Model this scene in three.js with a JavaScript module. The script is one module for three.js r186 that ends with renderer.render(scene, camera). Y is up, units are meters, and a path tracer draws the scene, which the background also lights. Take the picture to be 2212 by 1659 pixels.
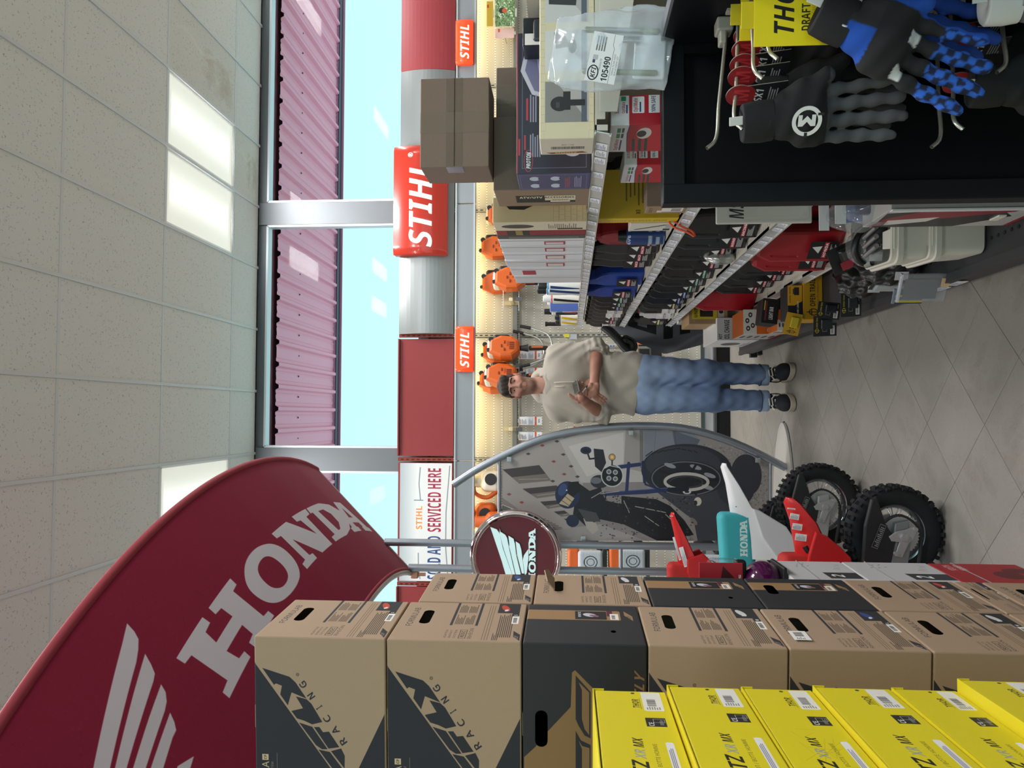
import * as THREE from 'three';
import { RoundedBoxGeometry } from 'three/addons/geometries/RoundedBoxGeometry.js';
import { mergeGeometries } from 'three/addons/utils/BufferGeometryUtils.js';
import { RectAreaLightUniformsLib } from 'three/addons/lights/RectAreaLightUniformsLib.js';

// ---------------------------------------------------------------- camera (the phone was held sideways: the picture's left is up)
const F = 1700, W = 2212, H = 1659, EYE = new THREE.Vector3(0, 1.42, 0);
const PITCH = Math.atan(122 / F), YAW = Math.atan(66.5 / F);
const RIGHT = new THREE.Vector3(Math.cos(YAW), 0, Math.sin(YAW));
const FWD = new THREE.Vector3(Math.sin(YAW) * Math.cos(PITCH), Math.sin(PITCH), -Math.cos(YAW) * Math.cos(PITCH));
const UPV = new THREE.Vector3().crossVectors(RIGHT, FWD);
const scene = new THREE.Scene();
const camera = new THREE.PerspectiveCamera(2 * Math.atan(H / 2 / F) * 180 / Math.PI, W / H, 0.05, 200);
camera.position.copy(EYE); camera.up.copy(RIGHT); camera.lookAt(EYE.clone().add(FWD)); scene.add(camera);
const renderer = new THREE.WebGLRenderer({ antialias: true });
renderer.toneMapping = THREE.LinearToneMapping; renderer.toneMappingExposure = 1.0;
renderer.shadowMap.enabled = true;
RectAreaLightUniformsLib.init();
const LAMP = 66;            // ceiling troffers, radiance of the bright tube band
const SKYLIGHT = 1.22;

// ---------------------------------------------------------------- sky: pale, almost clear, cyan towards the horizon
{
  const w = 128, h = 64, d = new Float32Array(w * h * 4);
  for (let j = 0; j < h; j++) for (let i = 0; i < w; i++) {
    const up = ((j + 0.5) / h - 0.5) * 2, a = Math.max(0, up), k = (j * w + i) * 4;
    const c = 0.5 + 0.5 * Math.sin(i / w * 12.566 + Math.sin(j * 0.7) * 1.3), m = 0.05 * c * (1 - a);
    d[k] = 0.74 - 0.30 * a + m; d[k + 1] = 1.02 - 0.20 * a + m * .5; d[k + 2] = 1.06 - 0.02 * a; d[k + 3] = 1;
  }
  const t = new THREE.DataTexture(d, w, h, THREE.RGBAFormat, THREE.FloatType);
  t.mapping = THREE.EquirectangularReflectionMapping; t.magFilter = THREE.LinearFilter; t.needsUpdate = true;
  scene.background = t; scene.backgroundIntensity = SKYLIGHT;
}

// ---------------------------------------------------------------- helpers
const V = (x, y, z) => new THREE.Vector3(x, y, z);
const rayOf = (px, py) => FWD.clone().multiplyScalar(F).addScaledVector(RIGHT, 829.5 - py).addScaledVector(UPV, 1106 - px);
const atZ = (px, py, z) => { const r = rayOf(px, py); return EYE.clone().addScaledVector(r, -z / r.z); };          // z metres in front
const atX = (px, py, x) => { const r = rayOf(px, py); return EYE.clone().addScaledVector(r, x / r.x); };
const atY = (px, py, y) => { const r = rayOf(px, py); return EYE.clone().addScaledVector(r, (y - 1.42) / r.y); };
let SEED = 7; const rnd = () => { SEED = (SEED * 1664525 + 1013904223) >>> 0; return SEED / 4294967296; };
const used = {};
const numbered = (n) => { const k = used[n] = (used[n] ?? -1) + 1; return k ? n + '_' + String(k).padStart(3, '0') : n; };
const shade = (o) => { o.castShadow = o.receiveShadow = true; return o; };
function tag(o, label, category, group) { o.userData = { label, category }; if (group) o.userData.group = group; return o; }
function thing(name, label, category, pos = V(0, 0, 0), turn = 0, group) {
  const o = new THREE.Group(); o.name = numbered(name); o.position.copy(pos); o.rotation.y = turn; scene.add(o);
  return tag(o, label, category, group);
}
function part(parent, name, geo, mat, label) {
  const o = shade(new THREE.Mesh(Array.isArray(geo) ? join(geo) : geo, mat)); o.name = name; parent.add(o);
  if (label) o.userData.label = label;
  return o;
}
function solo(name, label, category, geo, mat, group) { const o = part(scene, numbered(name), geo, mat); return tag(o, label, category, group); }
function struct(name, geo, mat, parent = scene) { const o = part(parent, name, geo, mat); if (parent === scene) o.userData.kind = 'structure'; return o; }
function copyOf(o, pos, turn, label) {
  const c = o.clone(); c.name = numbered(o.name.replace(/_\d{3}$/, '')); scene.add(c); c.position.copy(pos); c.rotation.y = turn;
  c.userData = { ...o.userData }; if (label) c.userData.label = label; return c;
}
function join(list) {
  const a = list.map((g) => { g = g.index ? g.toNonIndexed() : g; for (const k of Object.keys(g.attributes)) if (!['position', 'normal', 'uv'].includes(k)) g.deleteAttribute(k);
    if (!g.attributes.uv) g.setAttribute('uv', new THREE.BufferAttribute(new Float32Array(g.attributes.position.count * 2), 2)); g.clearGroups(); return g; });
  return a.length === 1 ? a[0] : mergeGeometries(a, false);
}
const mv = (g, x, y, z) => g.translate(x, y, z);
const box = (w, h, d, x = 0, y = 0, z = 0) => new THREE.BoxGeometry(w, h, d).translate(x, y, z);
const rbox = (w, h, d, r, x = 0, y = 0, z = 0, s = 2) => new RoundedBoxGeometry(w, h, d, s, Math.min(r, w / 2.01, h / 2.01, d / 2.01)).translate(x, y, z);
const cyl = (r0, r1, h, n = 24, x = 0, y = 0, z = 0) => new THREE.CylinderGeometry(r0, r1, h, n).translate(x, y, z);
function rod(a, b, r, n = 10, r2 = r) {
  const d = b.clone().sub(a), g = new THREE.CylinderGeometry(r2, r, d.length(), n);
  g.applyQuaternion(new THREE.Quaternion().setFromUnitVectors(V(0, 1, 0), d.clone().normalize()));
  return g.translate((a.x + b.x) / 2, (a.y + b.y) / 2, (a.z + b.z) / 2);
}
const tube = (pts, r, n = 40, k = 10, closed = false, tension) => new THREE.TubeGeometry(new THREE.CatmullRomCurve3(pts, closed, tension === undefined ? 'centripetal' : 'catmullrom', tension), n, r, k, closed);
const lathe = (pts, n = 32) => new THREE.LatheGeometry(pts.map((p) => new THREE.Vector2(p[0], p[1])), n);
const shapeOf = (pts) => { const s = new THREE.Shape(); pts.forEach((p, i) => (i ? s.lineTo(p[0], p[1]) : s.moveTo(p[0], p[1]))); return s; };
const slab = (pts, d, bevel = 0.002, holes = []) => {
  const s = pts.isShape ? pts : shapeOf(pts); for (const h of holes) s.holes.push(shapeOf(h));
  return new THREE.ExtrudeGeometry(s, { depth: d - 2 * bevel, bevelEnabled: bevel > 0, bevelSize: bevel, bevelThickness: bevel, bevelSegments: 2, curveSegments: 10 }).translate(0, 0, bevel);
};
const M = (color, roughness = 0.7, metalness = 0, extra = {}) => new THREE.MeshPhysicalMaterial({ color, roughness, metalness, ...extra });
const MAT = {}; const mat = (c, r = 0.7, m = 0) => (MAT[[c, r, m]] ??= M(c, r, m));
function pic(w, h, draw, opt = {}) {
  const c = document.createElement('canvas'); c.width = w; c.height = h; const g = c.getContext('2d');
  g.textBaseline = 'middle'; g.textAlign = 'left'; draw(g, w, h);
  const t = new THREE.CanvasTexture(c); t.colorSpace = opt.data ? THREE.NoColorSpace : THREE.SRGBColorSpace; t.magFilter = THREE.LinearFilter; t.anisotropy = 8;
  if (opt.repeat) { t.wrapS = t.wrapT = THREE.RepeatWrapping; t.repeat.set(...opt.repeat); }
  return t;
}
// drawing shorthands
const fill = (g, c, x, y, w, h) => { g.fillStyle = c; g.fillRect(x, y, w, h); };
function poly(g, c, pts) { g.fillStyle = c; g.beginPath(); pts.forEach((p, i) => (i ? g.lineTo(p[0], p[1]) : g.moveTo(p[0], p[1]))); g.closePath(); g.fill(); }
function oval(g, c, x, y, rx, ry = rx, a = 0) { g.fillStyle = c; g.beginPath(); g.ellipse(x, y, rx, ry, a, 0, 7); g.fill(); }
function ring(g, c, x, y, rx, ry, lw, a = 0) { g.strokeStyle = c; g.lineWidth = lw; g.beginPath(); g.ellipse(x, y, rx, ry, a, 0, 7); g.stroke(); }
function line(g, c, lw, pts) { g.strokeStyle = c; g.lineWidth = lw; g.lineCap = 'round'; g.lineJoin = 'round'; g.beginPath(); pts.forEach((p, i) => (i ? g.lineTo(p[0], p[1]) : g.moveTo(p[0], p[1]))); g.stroke(); }
function txt(g, s, x, y, size, c, o = {}) {       // o: font, w (fit width), rot, skew, sy
  g.save(); g.translate(x, y); if (o.rot) g.rotate(o.rot); if (o.skew) g.transform(1, 0, o.skew, 1, 0, 0);
  g.font = (o.font ?? 'bold') + ' ' + size + 'px ' + (o.family ?? 'sans-serif'); g.textAlign = o.align ?? 'left'; g.fillStyle = c;
  const m = g.measureText(s).width; g.scale(o.w ? o.w / m : 1, o.sy ?? 1);
  if (o.stroke) { g.strokeStyle = o.stroke; g.lineWidth = o.lw ?? 2; g.strokeText(s, 0, 0); }
  g.fillText(s, 0, 0); g.restore();
}
function lines(g, c, x, y, w, h, n, jag = 0.5) {   // small print as rows of dashes
  for (let i = 0; i < n; i++) fill(g, c, x, y + (i * h) / n, w * (1 - jag * rnd()), Math.max(1, (h / n) * 0.5));
}
function speckle(g, w, h, n, cols, s = 2) { for (let i = 0; i < n; i++) { g.fillStyle = cols[(rnd() * cols.length) | 0]; g.fillRect(rnd() * w, rnd() * h, s * (0.4 + rnd()), s * (0.4 + rnd())); } }
function bars(g, x, y, w, h, c = '#222') { for (let i = 0; i < w;) { const b = 1 + ((rnd() * 3) | 0); fill(g, c, x + i, y, Math.min(b, w - i), h); i += b + 1 + ((rnd() * 2) | 0); } }
const face = (tx, r = 0.75, extra = {}) => M(0xffffff, r, 0, { map: tx, ...extra });
// a carton: six faces +x -x +y -y +z -z
const carton = (w, h, d, r = 0.004) => new RoundedBoxGeometry(w, h, d, 1, r);
// box given by its picture edges: left face plane X, front-left and back-left rows, top and bottom columns, right row
function span(xl, yf, yb, xt, xb, yr) {
  const xm = (xt + xb) / 2, zf = -atX(xm, yf, xl).z, zb = -atX(xm, yb, xl).z;
  const y1 = atZ(xt, yf, zf).y, y0 = atZ(xb, yf, zf).y, xr = atZ(xm, yr, zf).x;
  return { w: xr - xl, h: y1 - y0, d: zb - zf, p: V((xl + xr) / 2, (y0 + y1) / 2, -(zf + zb) / 2), y0, y1, zf, zb, xl, xr };
}
// ---------------------------------------------------------------- the room
const CEIL = 4.49, WX0 = -6, WX1 = 5.2, ZB = 7.55, ZN = 4;
{
  // floor: slab below, vinyl tiles laid diagonally on it, each tile its own piece
  const sub = M(0x77736c, 0.8), floor = struct('floor', box(WX1 - WX0, 0.1, ZB + ZN, (WX0 + WX1) / 2, -0.062, (ZN - ZB) / 2), sub);
  const tileTex = pic(512, 512, (g) => {
    fill(g, '#fff', 0, 0, 512, 512);
    for (let i = 0; i < 5200; i++) { const a = 0.04 + rnd() * 0.07, s = 1 + rnd() * 3; g.fillStyle = rnd() < 0.5 ? `rgba(120,112,100,${a})` : `rgba(255,255,250,${a + 0.1})`; g.save(); g.translate(rnd() * 512, rnd() * 512); g.rotate(rnd() * 6); g.fillRect(0, 0, s * 2, s * 0.6); g.restore(); }
    for (let i = 0; i < 60; i++) oval(g, `rgba(110,106,98,${0.015 + rnd() * 0.03})`, rnd() * 512, rnd() * 512, 20 + rnd() * 40, 12 + rnd() * 30);
  }, { repeat: [1, 1] });
  const rough = pic(256, 256, (g) => { fill(g, '#787878', 0, 0, 256, 256); for (let i = 0; i < 500; i++) oval(g, `rgba(${rnd() < .5 ? 180 : 70},0,0,0.05)`.replace('0,0,', '120,120,'), rnd() * 256, rnd() * 256, 4 + rnd() * 18, 3 + rnd() * 10); }, { data: true, repeat: [1, 1] });
  const tones = ['#8e8b84', '#8d8a83', '#8f8c86', '#8e8c84', '#8c8982'].map((c) => M(c, 1, 0, { map: tileTex, roughnessMap: rough, specularIntensity: 0.55 }));
  const S = 0.3048, shapes = [0, 1, 2].map((k) => {
    const g = rbox(S - 0.0014, 0.012, S - 0.0014, 0.0012, 0, -0.006, 0, 1), uv = g.attributes.uv, p = g.attributes.position;
    for (let i = 0; i < uv.count; i++) uv.setXY(i, p.getX(i) * 1.7 + k * 0.37, p.getZ(i) * 1.7 + k * 0.61);
    return g.rotateY(Math.PI / 4);
  });
  const far = [], hd = S * Math.SQRT1_2; let n = 0;
  for (let i = -36; i < 30; i++) for (let j = -20; j < 40; j++) {
    const x = -0.03 + (i - j) * hd, z = -0.16 + (i + j) * hd - 2;
    if (x < WX0 + 0.3 || x > WX1 - 0.3 || z < -ZB + 0.3 || z > ZN - 0.3) continue;
    const seen = x > -1.35 && x < 0.75 && z < -1.9 && z > -7.1;
    if (seen && n < 290) { n++; const t = part(floor, 'tile', shapes[(rnd() * 3) | 0], tones[(rnd() * 5) | 0]); t.position.set(x, 0, z); t.rotation.y = ((rnd() * 4) | 0) * Math.PI / 2; } else far.push(shapes[(rnd() * 3) | 0].clone().translate(x, 0, z));
  }
  const rest = part(floor, 'tile_field', far, tones[1]); rest.userData.kind = 'stuff';
  // dropped ceiling: slab, T bars, tiles
  const top = struct('ceiling', box(WX1 - WX0 + .4, 0.1, ZB + ZN + .4, (WX0 + WX1) / 2, CEIL + 0.16, (ZN - ZB) / 2), mat('#8d8d8a', 0.95));
  const mark = (g, w, seed) => {
    fill(g, '#f4f3ef', 0, 0, w, w * 2);
    for (let i = 0; i < 520; i++) { const x = rnd() * w, y = rnd() * w * 2, l = 3 + rnd() * 7, a = rnd() * 6.3; line(g, `rgba(70,72,70,${0.25 + rnd() * 0.4})`, 1 + rnd() * 1.2, [[x, y], [x + Math.cos(a) * l, y + Math.sin(a) * l], [x + Math.cos(a + .6) * l * 1.4, y + Math.sin(a + .6) * l * 1.4]]); }
    speckle(g, w, w * 2, 5000, ['rgba(120,120,116,.25)', 'rgba(255,255,255,.5)'], 2);
  };
  const texs = [0, 1].map((k) => pic(512, 1024, (g) => mark(g, 512, k)));
  const damp = pic(512, 1024, (g) => {
    mark(g, 512, 3);
    for (let i = 0; i < 60; i++) oval(g, `rgba(196,186,168,${.05 + rnd() * .08})`, 120 + rnd() * 260, 520 + rnd() * 420, 20 + rnd() * 50, 20 + rnd() * 60);
    for (let i = 0; i < 26; i++) oval(g, 'rgba(250,250,246,.5)', 330 + Math.sin(i * .3) * 30 + rnd() * 10, 120 + i * 22, 10 + rnd() * 12, 20);
  });
  const tm = texs.map((t) => M('#dededa', 0.95, 0, { map: t })), dm = M('#d8d7d0', 0.95, 0, { map: damp });
  const tg = box(0.585, 0.016, 1.196); { const uv = tg.attributes.uv; for (let i = 8; i < 16; i++) uv.setXY(i, uv.getX(i), uv.getY(i)); }
  const GX = 0.225, GZ = -5.745, cut = rnd;
  const lightAt = (i, j) => (j === 0 || j === 3) && [2, 3, -2, -3, -7, -8, 7, 8].includes(i) || (j === 6 && [2, 3, -2, -3].includes(i));
  const bars = [], restT = [];
  for (let j = -1; j < 8; j++) for (let i = -10; i < 8; i++) {
    const x = GX + i * 0.61 + 0.305, z0 = GZ - 1.22 + j * 1.22, z1 = j === -1 ? -7.5 + 0 : z0, zc = j === -1 ? (GZ - 1.22 - ZB + 0.02) / 2 : z0 + 0.61, dz = j === -1 ? ZB - 0.02 + GZ - 1.22 : 1.196;
    if (x < WX0 + .2 || x > WX1 - .2 || lightAt(i, j)) continue;
    const inView = z0 < -3.1 && x > -2.2 && x < 4.4;
    const wet = (i === 4 && j === 0) || (i === 3 && j === -1);
    const g = j === -1 ? box(0.585, 0.016, Math.abs(dz) - 0.02) : tg;
    if (inView) { const t = part(top, 'ceiling_tile', g, wet ? dm : tm[(i + j + 20) & 1]); t.position.set(x, CEIL + 0.009, j === -1 ? (GZ - 1.22 - ZB) / 2 : zc); if (((i * 7 + j * 3) & 3) === 1) t.rotation.y = Math.PI; } else restT.push(g.clone().translate(x, CEIL + 0.009, j === -1 ? (GZ - 1.22 - ZB) / 2 : zc));
  }
  part(top, 'tile_field', restT, tm[0]).userData.kind = 'stuff';
  const bar = mat('#c9cac8', 0.45);
  for (let i = -10; i <= 8; i++) { const x = GX + i * 0.61; if (x > WX0 && x < WX1) part(top, 'grid_bar', box(0.024, 0.03, ZB + ZN, x, CEIL + 0.008, (ZN - ZB) / 2), bar); }
  for (let j = 0; j < 9; j++) { const z = GZ - 1.22 + j * 1.22; part(top, 'cross_bar', box(WX1 - WX0, 0.026, 0.024, (WX0 + WX1) / 2, CEIL + 0.0115, z), bar); }
  // troffers
  const glow = pic(64, 128, (g, w, h) => { fill(g, '#b9b9ad', 0, 0, w, h); for (let x = 0; x < w; x++) { const k = Math.exp(-(((x - 32) / 15) ** 2)); fill(g, `rgba(255,255,250,${k})`, x, 6, 1, h - 12); } for (let y = 0; y < h; y += 3) fill(g, 'rgba(120,120,110,.12)', 0, y, w, 1); });
  const lensM = M('#d8d8cc', 0.4, 0, { emissive: 0xffffff, emissiveMap: glow, emissiveIntensity: 0.95 }), can = mat('#e6e6e2', 0.4);
  const names = { '2,0': 'bright fluorescent ceiling troffer of the lit pair nearer the red sail', '3,0': 'bright fluorescent ceiling troffer of the lit pair beside the damp tile', '-2,0': 'fluorescent ceiling troffer half hidden by the red curved banner' };
  for (let j = 0; j < 8; j++) for (let i = -10; i < 8; i++) if (lightAt(i, j)) {
    const x = GX + i * 0.61 + 0.305, z = GZ - 1.22 + j * 1.22 + 0.61; if (x < WX0 + .3 || x > WX1 - .3) continue;
    const t = thing('ceiling_light', names[i + ',' + j] ?? 'recessed fluorescent ceiling troffer out of the picture', 'ceiling light', V(x, CEIL, z), 0, names[i + ',' + j] ? undefined : 'ceiling troffers behind the camera');
    const lens = part(t, 'diffuser', box(0.56, 0.008, 1.17, 0, 0.016, 0), lensM);
    part(t, 'housing', [box(0.6, 0.07, 1.2, 0, 0.06, 0), box(0.02, 0.02, 1.2, .285, .012, 0), box(0.02, 0.02, 1.2, -.285, .012, 0), box(0.56, 0.02, 0.02, 0, .012, .59), box(0.56, 0.02, 0.02, 0, .012, -.59)], can);
    const l = new THREE.RectAreaLight(0xf8f4f4, LAMP * (j === 0 ? 1 : j === 3 ? 0.8 : 0.75) * (i >= 0 ? 1.3 : 0.6), 0.24, 1.0); l.position.set(x, CEIL + 0.008, z); l.rotation.x = -Math.PI / 2; l.name = 'ceiling_light_tubes'; scene.add(l);
  }
}
{
  // window wall at the back: metal frame with glass above, wall below; the other walls close the room
  const frame = M('#6a7074', 0.45, 0.25), paint = mat('#b9bab6', 0.9);
  const wb = struct('wall_back', [box(WX1 - WX0 + .4, 2.86, 0.2, (WX0 + WX1) / 2, 1.38, -ZB - 0.22), box(WX1 - WX0 + .4, 0.6, 0.2, (WX0 + WX1) / 2, 4.80, -ZB - 0.22)], paint);
  struct('wall_left', box(0.2, 5.1, ZB + ZN + .4, WX0 - 0.1, 2.5, (ZN - ZB) / 2), mat('#b4b4b0', 0.9));
  struct('wall_right', box(0.2, 5.1, ZB + ZN + .4, WX1 + 0.1, 2.5, (ZN - ZB) / 2), mat('#b4b4b0', 0.9));
  // the shop front behind the camera is glazed: daylight comes in from there
  const sf = struct('wall_front', [box(WX1 - WX0 + .4, 0.9, 0.2, (WX0 + WX1) / 2, 4.5, ZN + 0.1), box(WX1 - WX0 + .4, 0.4, 0.2, (WX0 + WX1) / 2, 0.2, ZN + 0.1), box(0.5, 5, .2, WX0 + .2, 2.5, ZN + .1), box(.5, 5, .2, WX1 - .2, 2.5, ZN + .1)], mat('#b4b4b0', 0.9));
  for (let k = 0; k < 6; k++) part(sf, 'mullion', box(0.08, 3.7, 0.14, WX0 + 0.45 + k * 2.06, 2.22, ZN + 0.1), frame);
  part(sf, 'pane', box(WX1 - WX0 - 0.9, 3.66, 0.006, (WX0 + WX1) / 2, 2.23, ZN + 0.1), M('#f4fbfa', 0.02, 0, { transmission: 1, thickness: 0, specularIntensity: .3 }));
  const z = -ZB, posts = [-4.72, -2.53, -0.44, 1.985, 4.4], hw = 0.112;
  const win = (n, x0, x1) => {
    const w = struct('window_' + n, [box(x1 - x0, 0.085, 0.14, (x0 + x1) / 2, 4.452, z - 0.09), box(x1 - x0, 0.1, 0.14, (x0 + x1) / 2, 2.83, z - 0.09)], frame);
    part(w, 'stop', [box(x1 - x0 - .02, 0.02, 0.1, (x0 + x1) / 2, 4.40, z - .05), box(0.02, 1.56, 0.1, x0 + .01, 3.62, z - .05), box(0.02, 1.56, 0.1, x1 - .01, 3.62, z - .05)], M('#c9d0d4', 0.35, 0.3));
    part(w, 'pane', box(x1 - x0 - 0.03, 1.56, 0.006, (x0 + x1) / 2, 3.62, z - 0.1), M('#eef7f7', 0.02, 0, { transmission: 1, thickness: 0, ior: 1.5, specularIntensity: .06 }));
  };
  for (let k = 0; k < 4; k++) win(k + 1, posts[k] + hw, posts[k + 1] - hw);
  posts.forEach((x, k) => { const m = struct('trim_' + (k + 1), rbox(hw * 2, 1.72, 0.16, 0.006, x, 3.63, z - 0.075), frame); });
  // porch roof outside: corrugated red sheets, gutter and fascia
  const red = M('#ea8fa6', 0.42, 0.05), soffit = thing('porch_roof', 'red corrugated metal porch ceiling seen through the high windows', 'roof', V(0, 0, 0));
  const prof = (x) => { const m = ((x % 0.2286) + 0.2286) % 0.2286, d = Math.abs(m - 0.1143); if (d < 0.016) return -0.032; if (d < 0.034) return -0.032 * (0.034 - d) / 0.018; const e = Math.min(Math.abs(m - 0.04), Math.abs(m - 0.19)); return e < 0.012 ? -0.005 : 0; };
  const sheet = (() => {
    const pos = [], idx = [], xs = [0]; for (let k = 0; k < 4; k++) for (const q of [.028, .036, .044, .052, .0803, .0983, .1303, .1483, .178, .186, .194, .202]) xs.push(k * .2286 + q); xs.push(.9144);
    xs.forEach((x) => { const y = prof(x); pos.push(x, y, 0, x, y, -2.02); });
    for (let i = 0; i < xs.length - 1; i++) { const a = i * 2; idx.push(a, a + 1, a + 2, a + 2, a + 1, a + 3); }
    const g = new THREE.BufferGeometry(); g.setAttribute('position', new THREE.Float32BufferAttribute(pos, 3)); g.setIndex(idx); const q = g.toNonIndexed(); q.computeVertexNormals(); return q;
  })();
  const under = 4.415;
  for (let k = -5; k < 6; k++) { const p = part(soffit, 'sheet', sheet, red); p.position.set(0.17 + k * 0.9144, under, -ZB - 0.32); p.rotation.x = 0.004; }
  const scr = [];
  for (let k = -20; k < 20; k++) scr.push(cyl(0.009, 0.009, 0.008, 8, 0.17 + k * 0.2286 + 0.02, under - 0.003, -ZB - 1.0));
  part(soffit, 'screws', scr, mat('#2a1a20', 0.5)).userData.kind = 'stuff';
  part(soffit, 'roof_deck', box(11, 0.04, 2.1, 0, under + 0.05, -ZB - 1.3), mat('#6d2436', 0.6));
  part(soffit, 'gutter', [box(11, 0.012, 0.11, 0, under - 0.02, -ZB - 2.38), box(11, .02, .03, 0, under - .02, -ZB - 2.44)], mat('#3a2740', 0.5));
  part(soffit, 'fascia', box(11, 0.12, 0.02, 0, under + 0.012, -ZB - 2.48), M('#d8869e', 0.45, .05));
}
// ---------------------------------------------------------------- chainsaw-shop display wall under the windows
const ZP = 7.45;                                   // pegboard plane
const stihl = (g, x, y, w, h, c = '#fff') => txt(g, 'STIHL', x, y, h * 1.38, c, { w, skew: -0.24, align: 'left' });
{
  const holes = pic(64, 192, (g) => { fill(g, '#c9c6b8', 0, 0, 64, 192); fill(g, '#f1efe6', 0, 82, 64, 22); fill(g, '#55524a', 40, 84, 18, 18); fill(g, '#b3b0a2', 0, 104, 64, 3); }, { repeat: [1, 1] });
  const pegM = M(0xffffff, 0.6, 0, { map: holes }), grey = M('#8b9094', 0.45, 0.3), slotT = pic(32, 64, (g) => { fill(g, '#b9b7ac', 0, 0, 32, 64); fill(g, '#1c1b18', 10, 8, 10, 36); }, { repeat: [1, 1] });
  const slotM = M(0xffffff, 0.5, 0.2, { map: slotT }), redSlot = M('#b8402e', 0.5, 0.1, { map: slotT });
  const px = (y) => atZ(1200, y, ZP).x, py = (x) => atZ(x, 860, ZP).y;
  const yTop = py(862), yMid = py(980), yCan = py(1027), ySeam = py(1300), y0 = py(1514);
  const posts = [-90, 182, 452, 724, 994, 1266, 1538].map(px);
  const bays = thing('pegboard_display', 'beige pegboard display wall with slotted uprights and dark kick base', 'display wall', V(0, 0, 0));
  const peg = (x0, x1, a, b) => { const g = box(x1 - x0, b - a, 0.012, (x0 + x1) / 2, (a + b) / 2, -ZP - 0.006), uv = g.attributes.uv, p = g.attributes.position; for (let i = 0; i < uv.count; i++) uv.setXY(i, p.getX(i) / 0.0254, (p.getY(i) - 0.03) / 0.0762); return g; };
  for (let k = 0; k < posts.length - 1; k++) {
    const x1 = posts[k] - 0.02, x0 = posts[k + 1] + 0.02;
    part(bays, 'pegboard', peg(x0, x1, ySeam + .003, yMid - .01), pegM); part(bays, 'pegboard', peg(x0, x1, y0, ySeam - .003), pegM);
  }
  for (const x of posts) {
    const h = yMid - y0, g = box(0.03, h, 0.03, x, y0 + h / 2, -ZP + 0.0), uv = g.attributes.uv; for (let i = 0; i < uv.count; i++) uv.setY(i, uv.getY(i) * h / 0.0508); part(bays, 'upright', g, slotM);
    const h2 = yTop - yMid, g2 = box(0.034, h2, 0.03, x, yMid + h2 / 2, -ZP + 0.004), u2 = g2.attributes.uv; for (let i = 0; i < u2.count; i++) u2.setY(i, u2.getY(i) * h2 / 0.0508); part(bays, 'upright', g2, redSlot);
  }
  const wide = posts[0] - posts[6], mid = (posts[0] + posts[6]) / 2;
  part(bays, 'deck', box(wide, 0.03, 0.42, mid, 0.135, -ZP + .2), grey);
  part(bays, 'lip', box(wide, 0.02, 0.02, mid, 0.132, -7.03), mat('#4b4f53', .5));
  part(bays, 'kick_plate', box(wide, 0.12, 0.38, mid, 0.06, -7.235), mat('#0d1014', .6));
  part(bays, 'hang_rail', rbox(wide, 0.045, 0.06, 0.004, mid, py(1113), -ZP + .04), M('#8a8c88', .5, .2));
  // header panels
  const redM = M('#84282a', 0.5), silver = M('#878d8d', 0.36, 0.5), hp = (a, b) => box(px(a) - px(b) - 0.02, yTop - yMid, 0.02, (px(a) + px(b)) / 2, (yTop + yMid) / 2, -ZP + .0);
  const rp = (a, b, l) => solo('header_panel', l, 'header panel', [hp(a, b), box(px(a) - px(b) - .02, .012, .05, (px(a) + px(b)) / 2, yTop, -ZP + .01)], redM);
  rp(729, 989, 'flat red header panel beside the silver curved one, nearest the standing person'); rp(1270, 1533, 'flat red header panel behind the red curved banner and carton stack');
  const arcP = (w, h, b, th, n = 14) => { const s = new THREE.Shape(); for (let i = 0; i <= n; i++) { const v = i / n * 2 - 1; s[i ? 'lineTo' : 'moveTo'](b * (1 - v * v), v * h / 2); } for (let i = n; i >= 0; i--) { const v = i / n * 2 - 1; s.lineTo(b * (1 - v * v) - th, v * h / 2); } const g = new THREE.ExtrudeGeometry(s, { depth: w, bevelEnabled: true, bevelSize: .004, bevelThickness: .004, bevelSegments: 2 }); return g.rotateY(-Math.PI / 2).translate(w / 2, 0, 0); };
  solo('header_panel', 'curved silver header panel behind the large orange brand sign', 'header panel', arcP(px(150) - px(720), yTop - yMid - .01, 0.05, 0.02).translate((px(150) + px(720)) / 2, (yTop + yMid) / 2, -ZP + .03), silver);
  solo('header_panel', 'curved red header panel at the far end above a small sign', 'header panel', arcP(px(-90) - px(148), yTop - yMid - .01, 0.045, 0.02).translate((px(-90) + px(148)) / 2, (yTop + yMid) / 2, -ZP + .03), M('#8e3036', 0.5));
  // service sign
  const sg = pic(1024, 448, (g, w, h) => {
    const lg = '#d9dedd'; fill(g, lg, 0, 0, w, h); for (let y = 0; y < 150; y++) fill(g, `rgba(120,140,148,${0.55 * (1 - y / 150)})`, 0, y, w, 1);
    for (const [x0, x1, yy] of [[20, 240, 165], [700, 985, 165]]) line(g, '#7d8b95', 9, [[x0, yy + 14], [(x0 + x1) / 2, yy], [x1, yy - 2 + (x0 > 300 ? 12 : 0)]]);
    line(g, '#7d8b95', 9, [[700, 125], [700, 200]]); line(g, '#7d8b95', 9, [[20, 420], [300, 398], [600, 400], [1000, 430]]);
    txt(g, 'STIHL', 445, 168, 74, '#e08a3c', { w: 205, font: 'bold' }); txt(g, 'SOLD AND ', 14, 300, 158, '#23467c', { font: 'bold', w: 400, sy: 1.0 }); txt(g, 'SERVICED HERE', 424, 300, 158, '#9c2340', { font: 'bold', w: 560 });
  });
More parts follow.
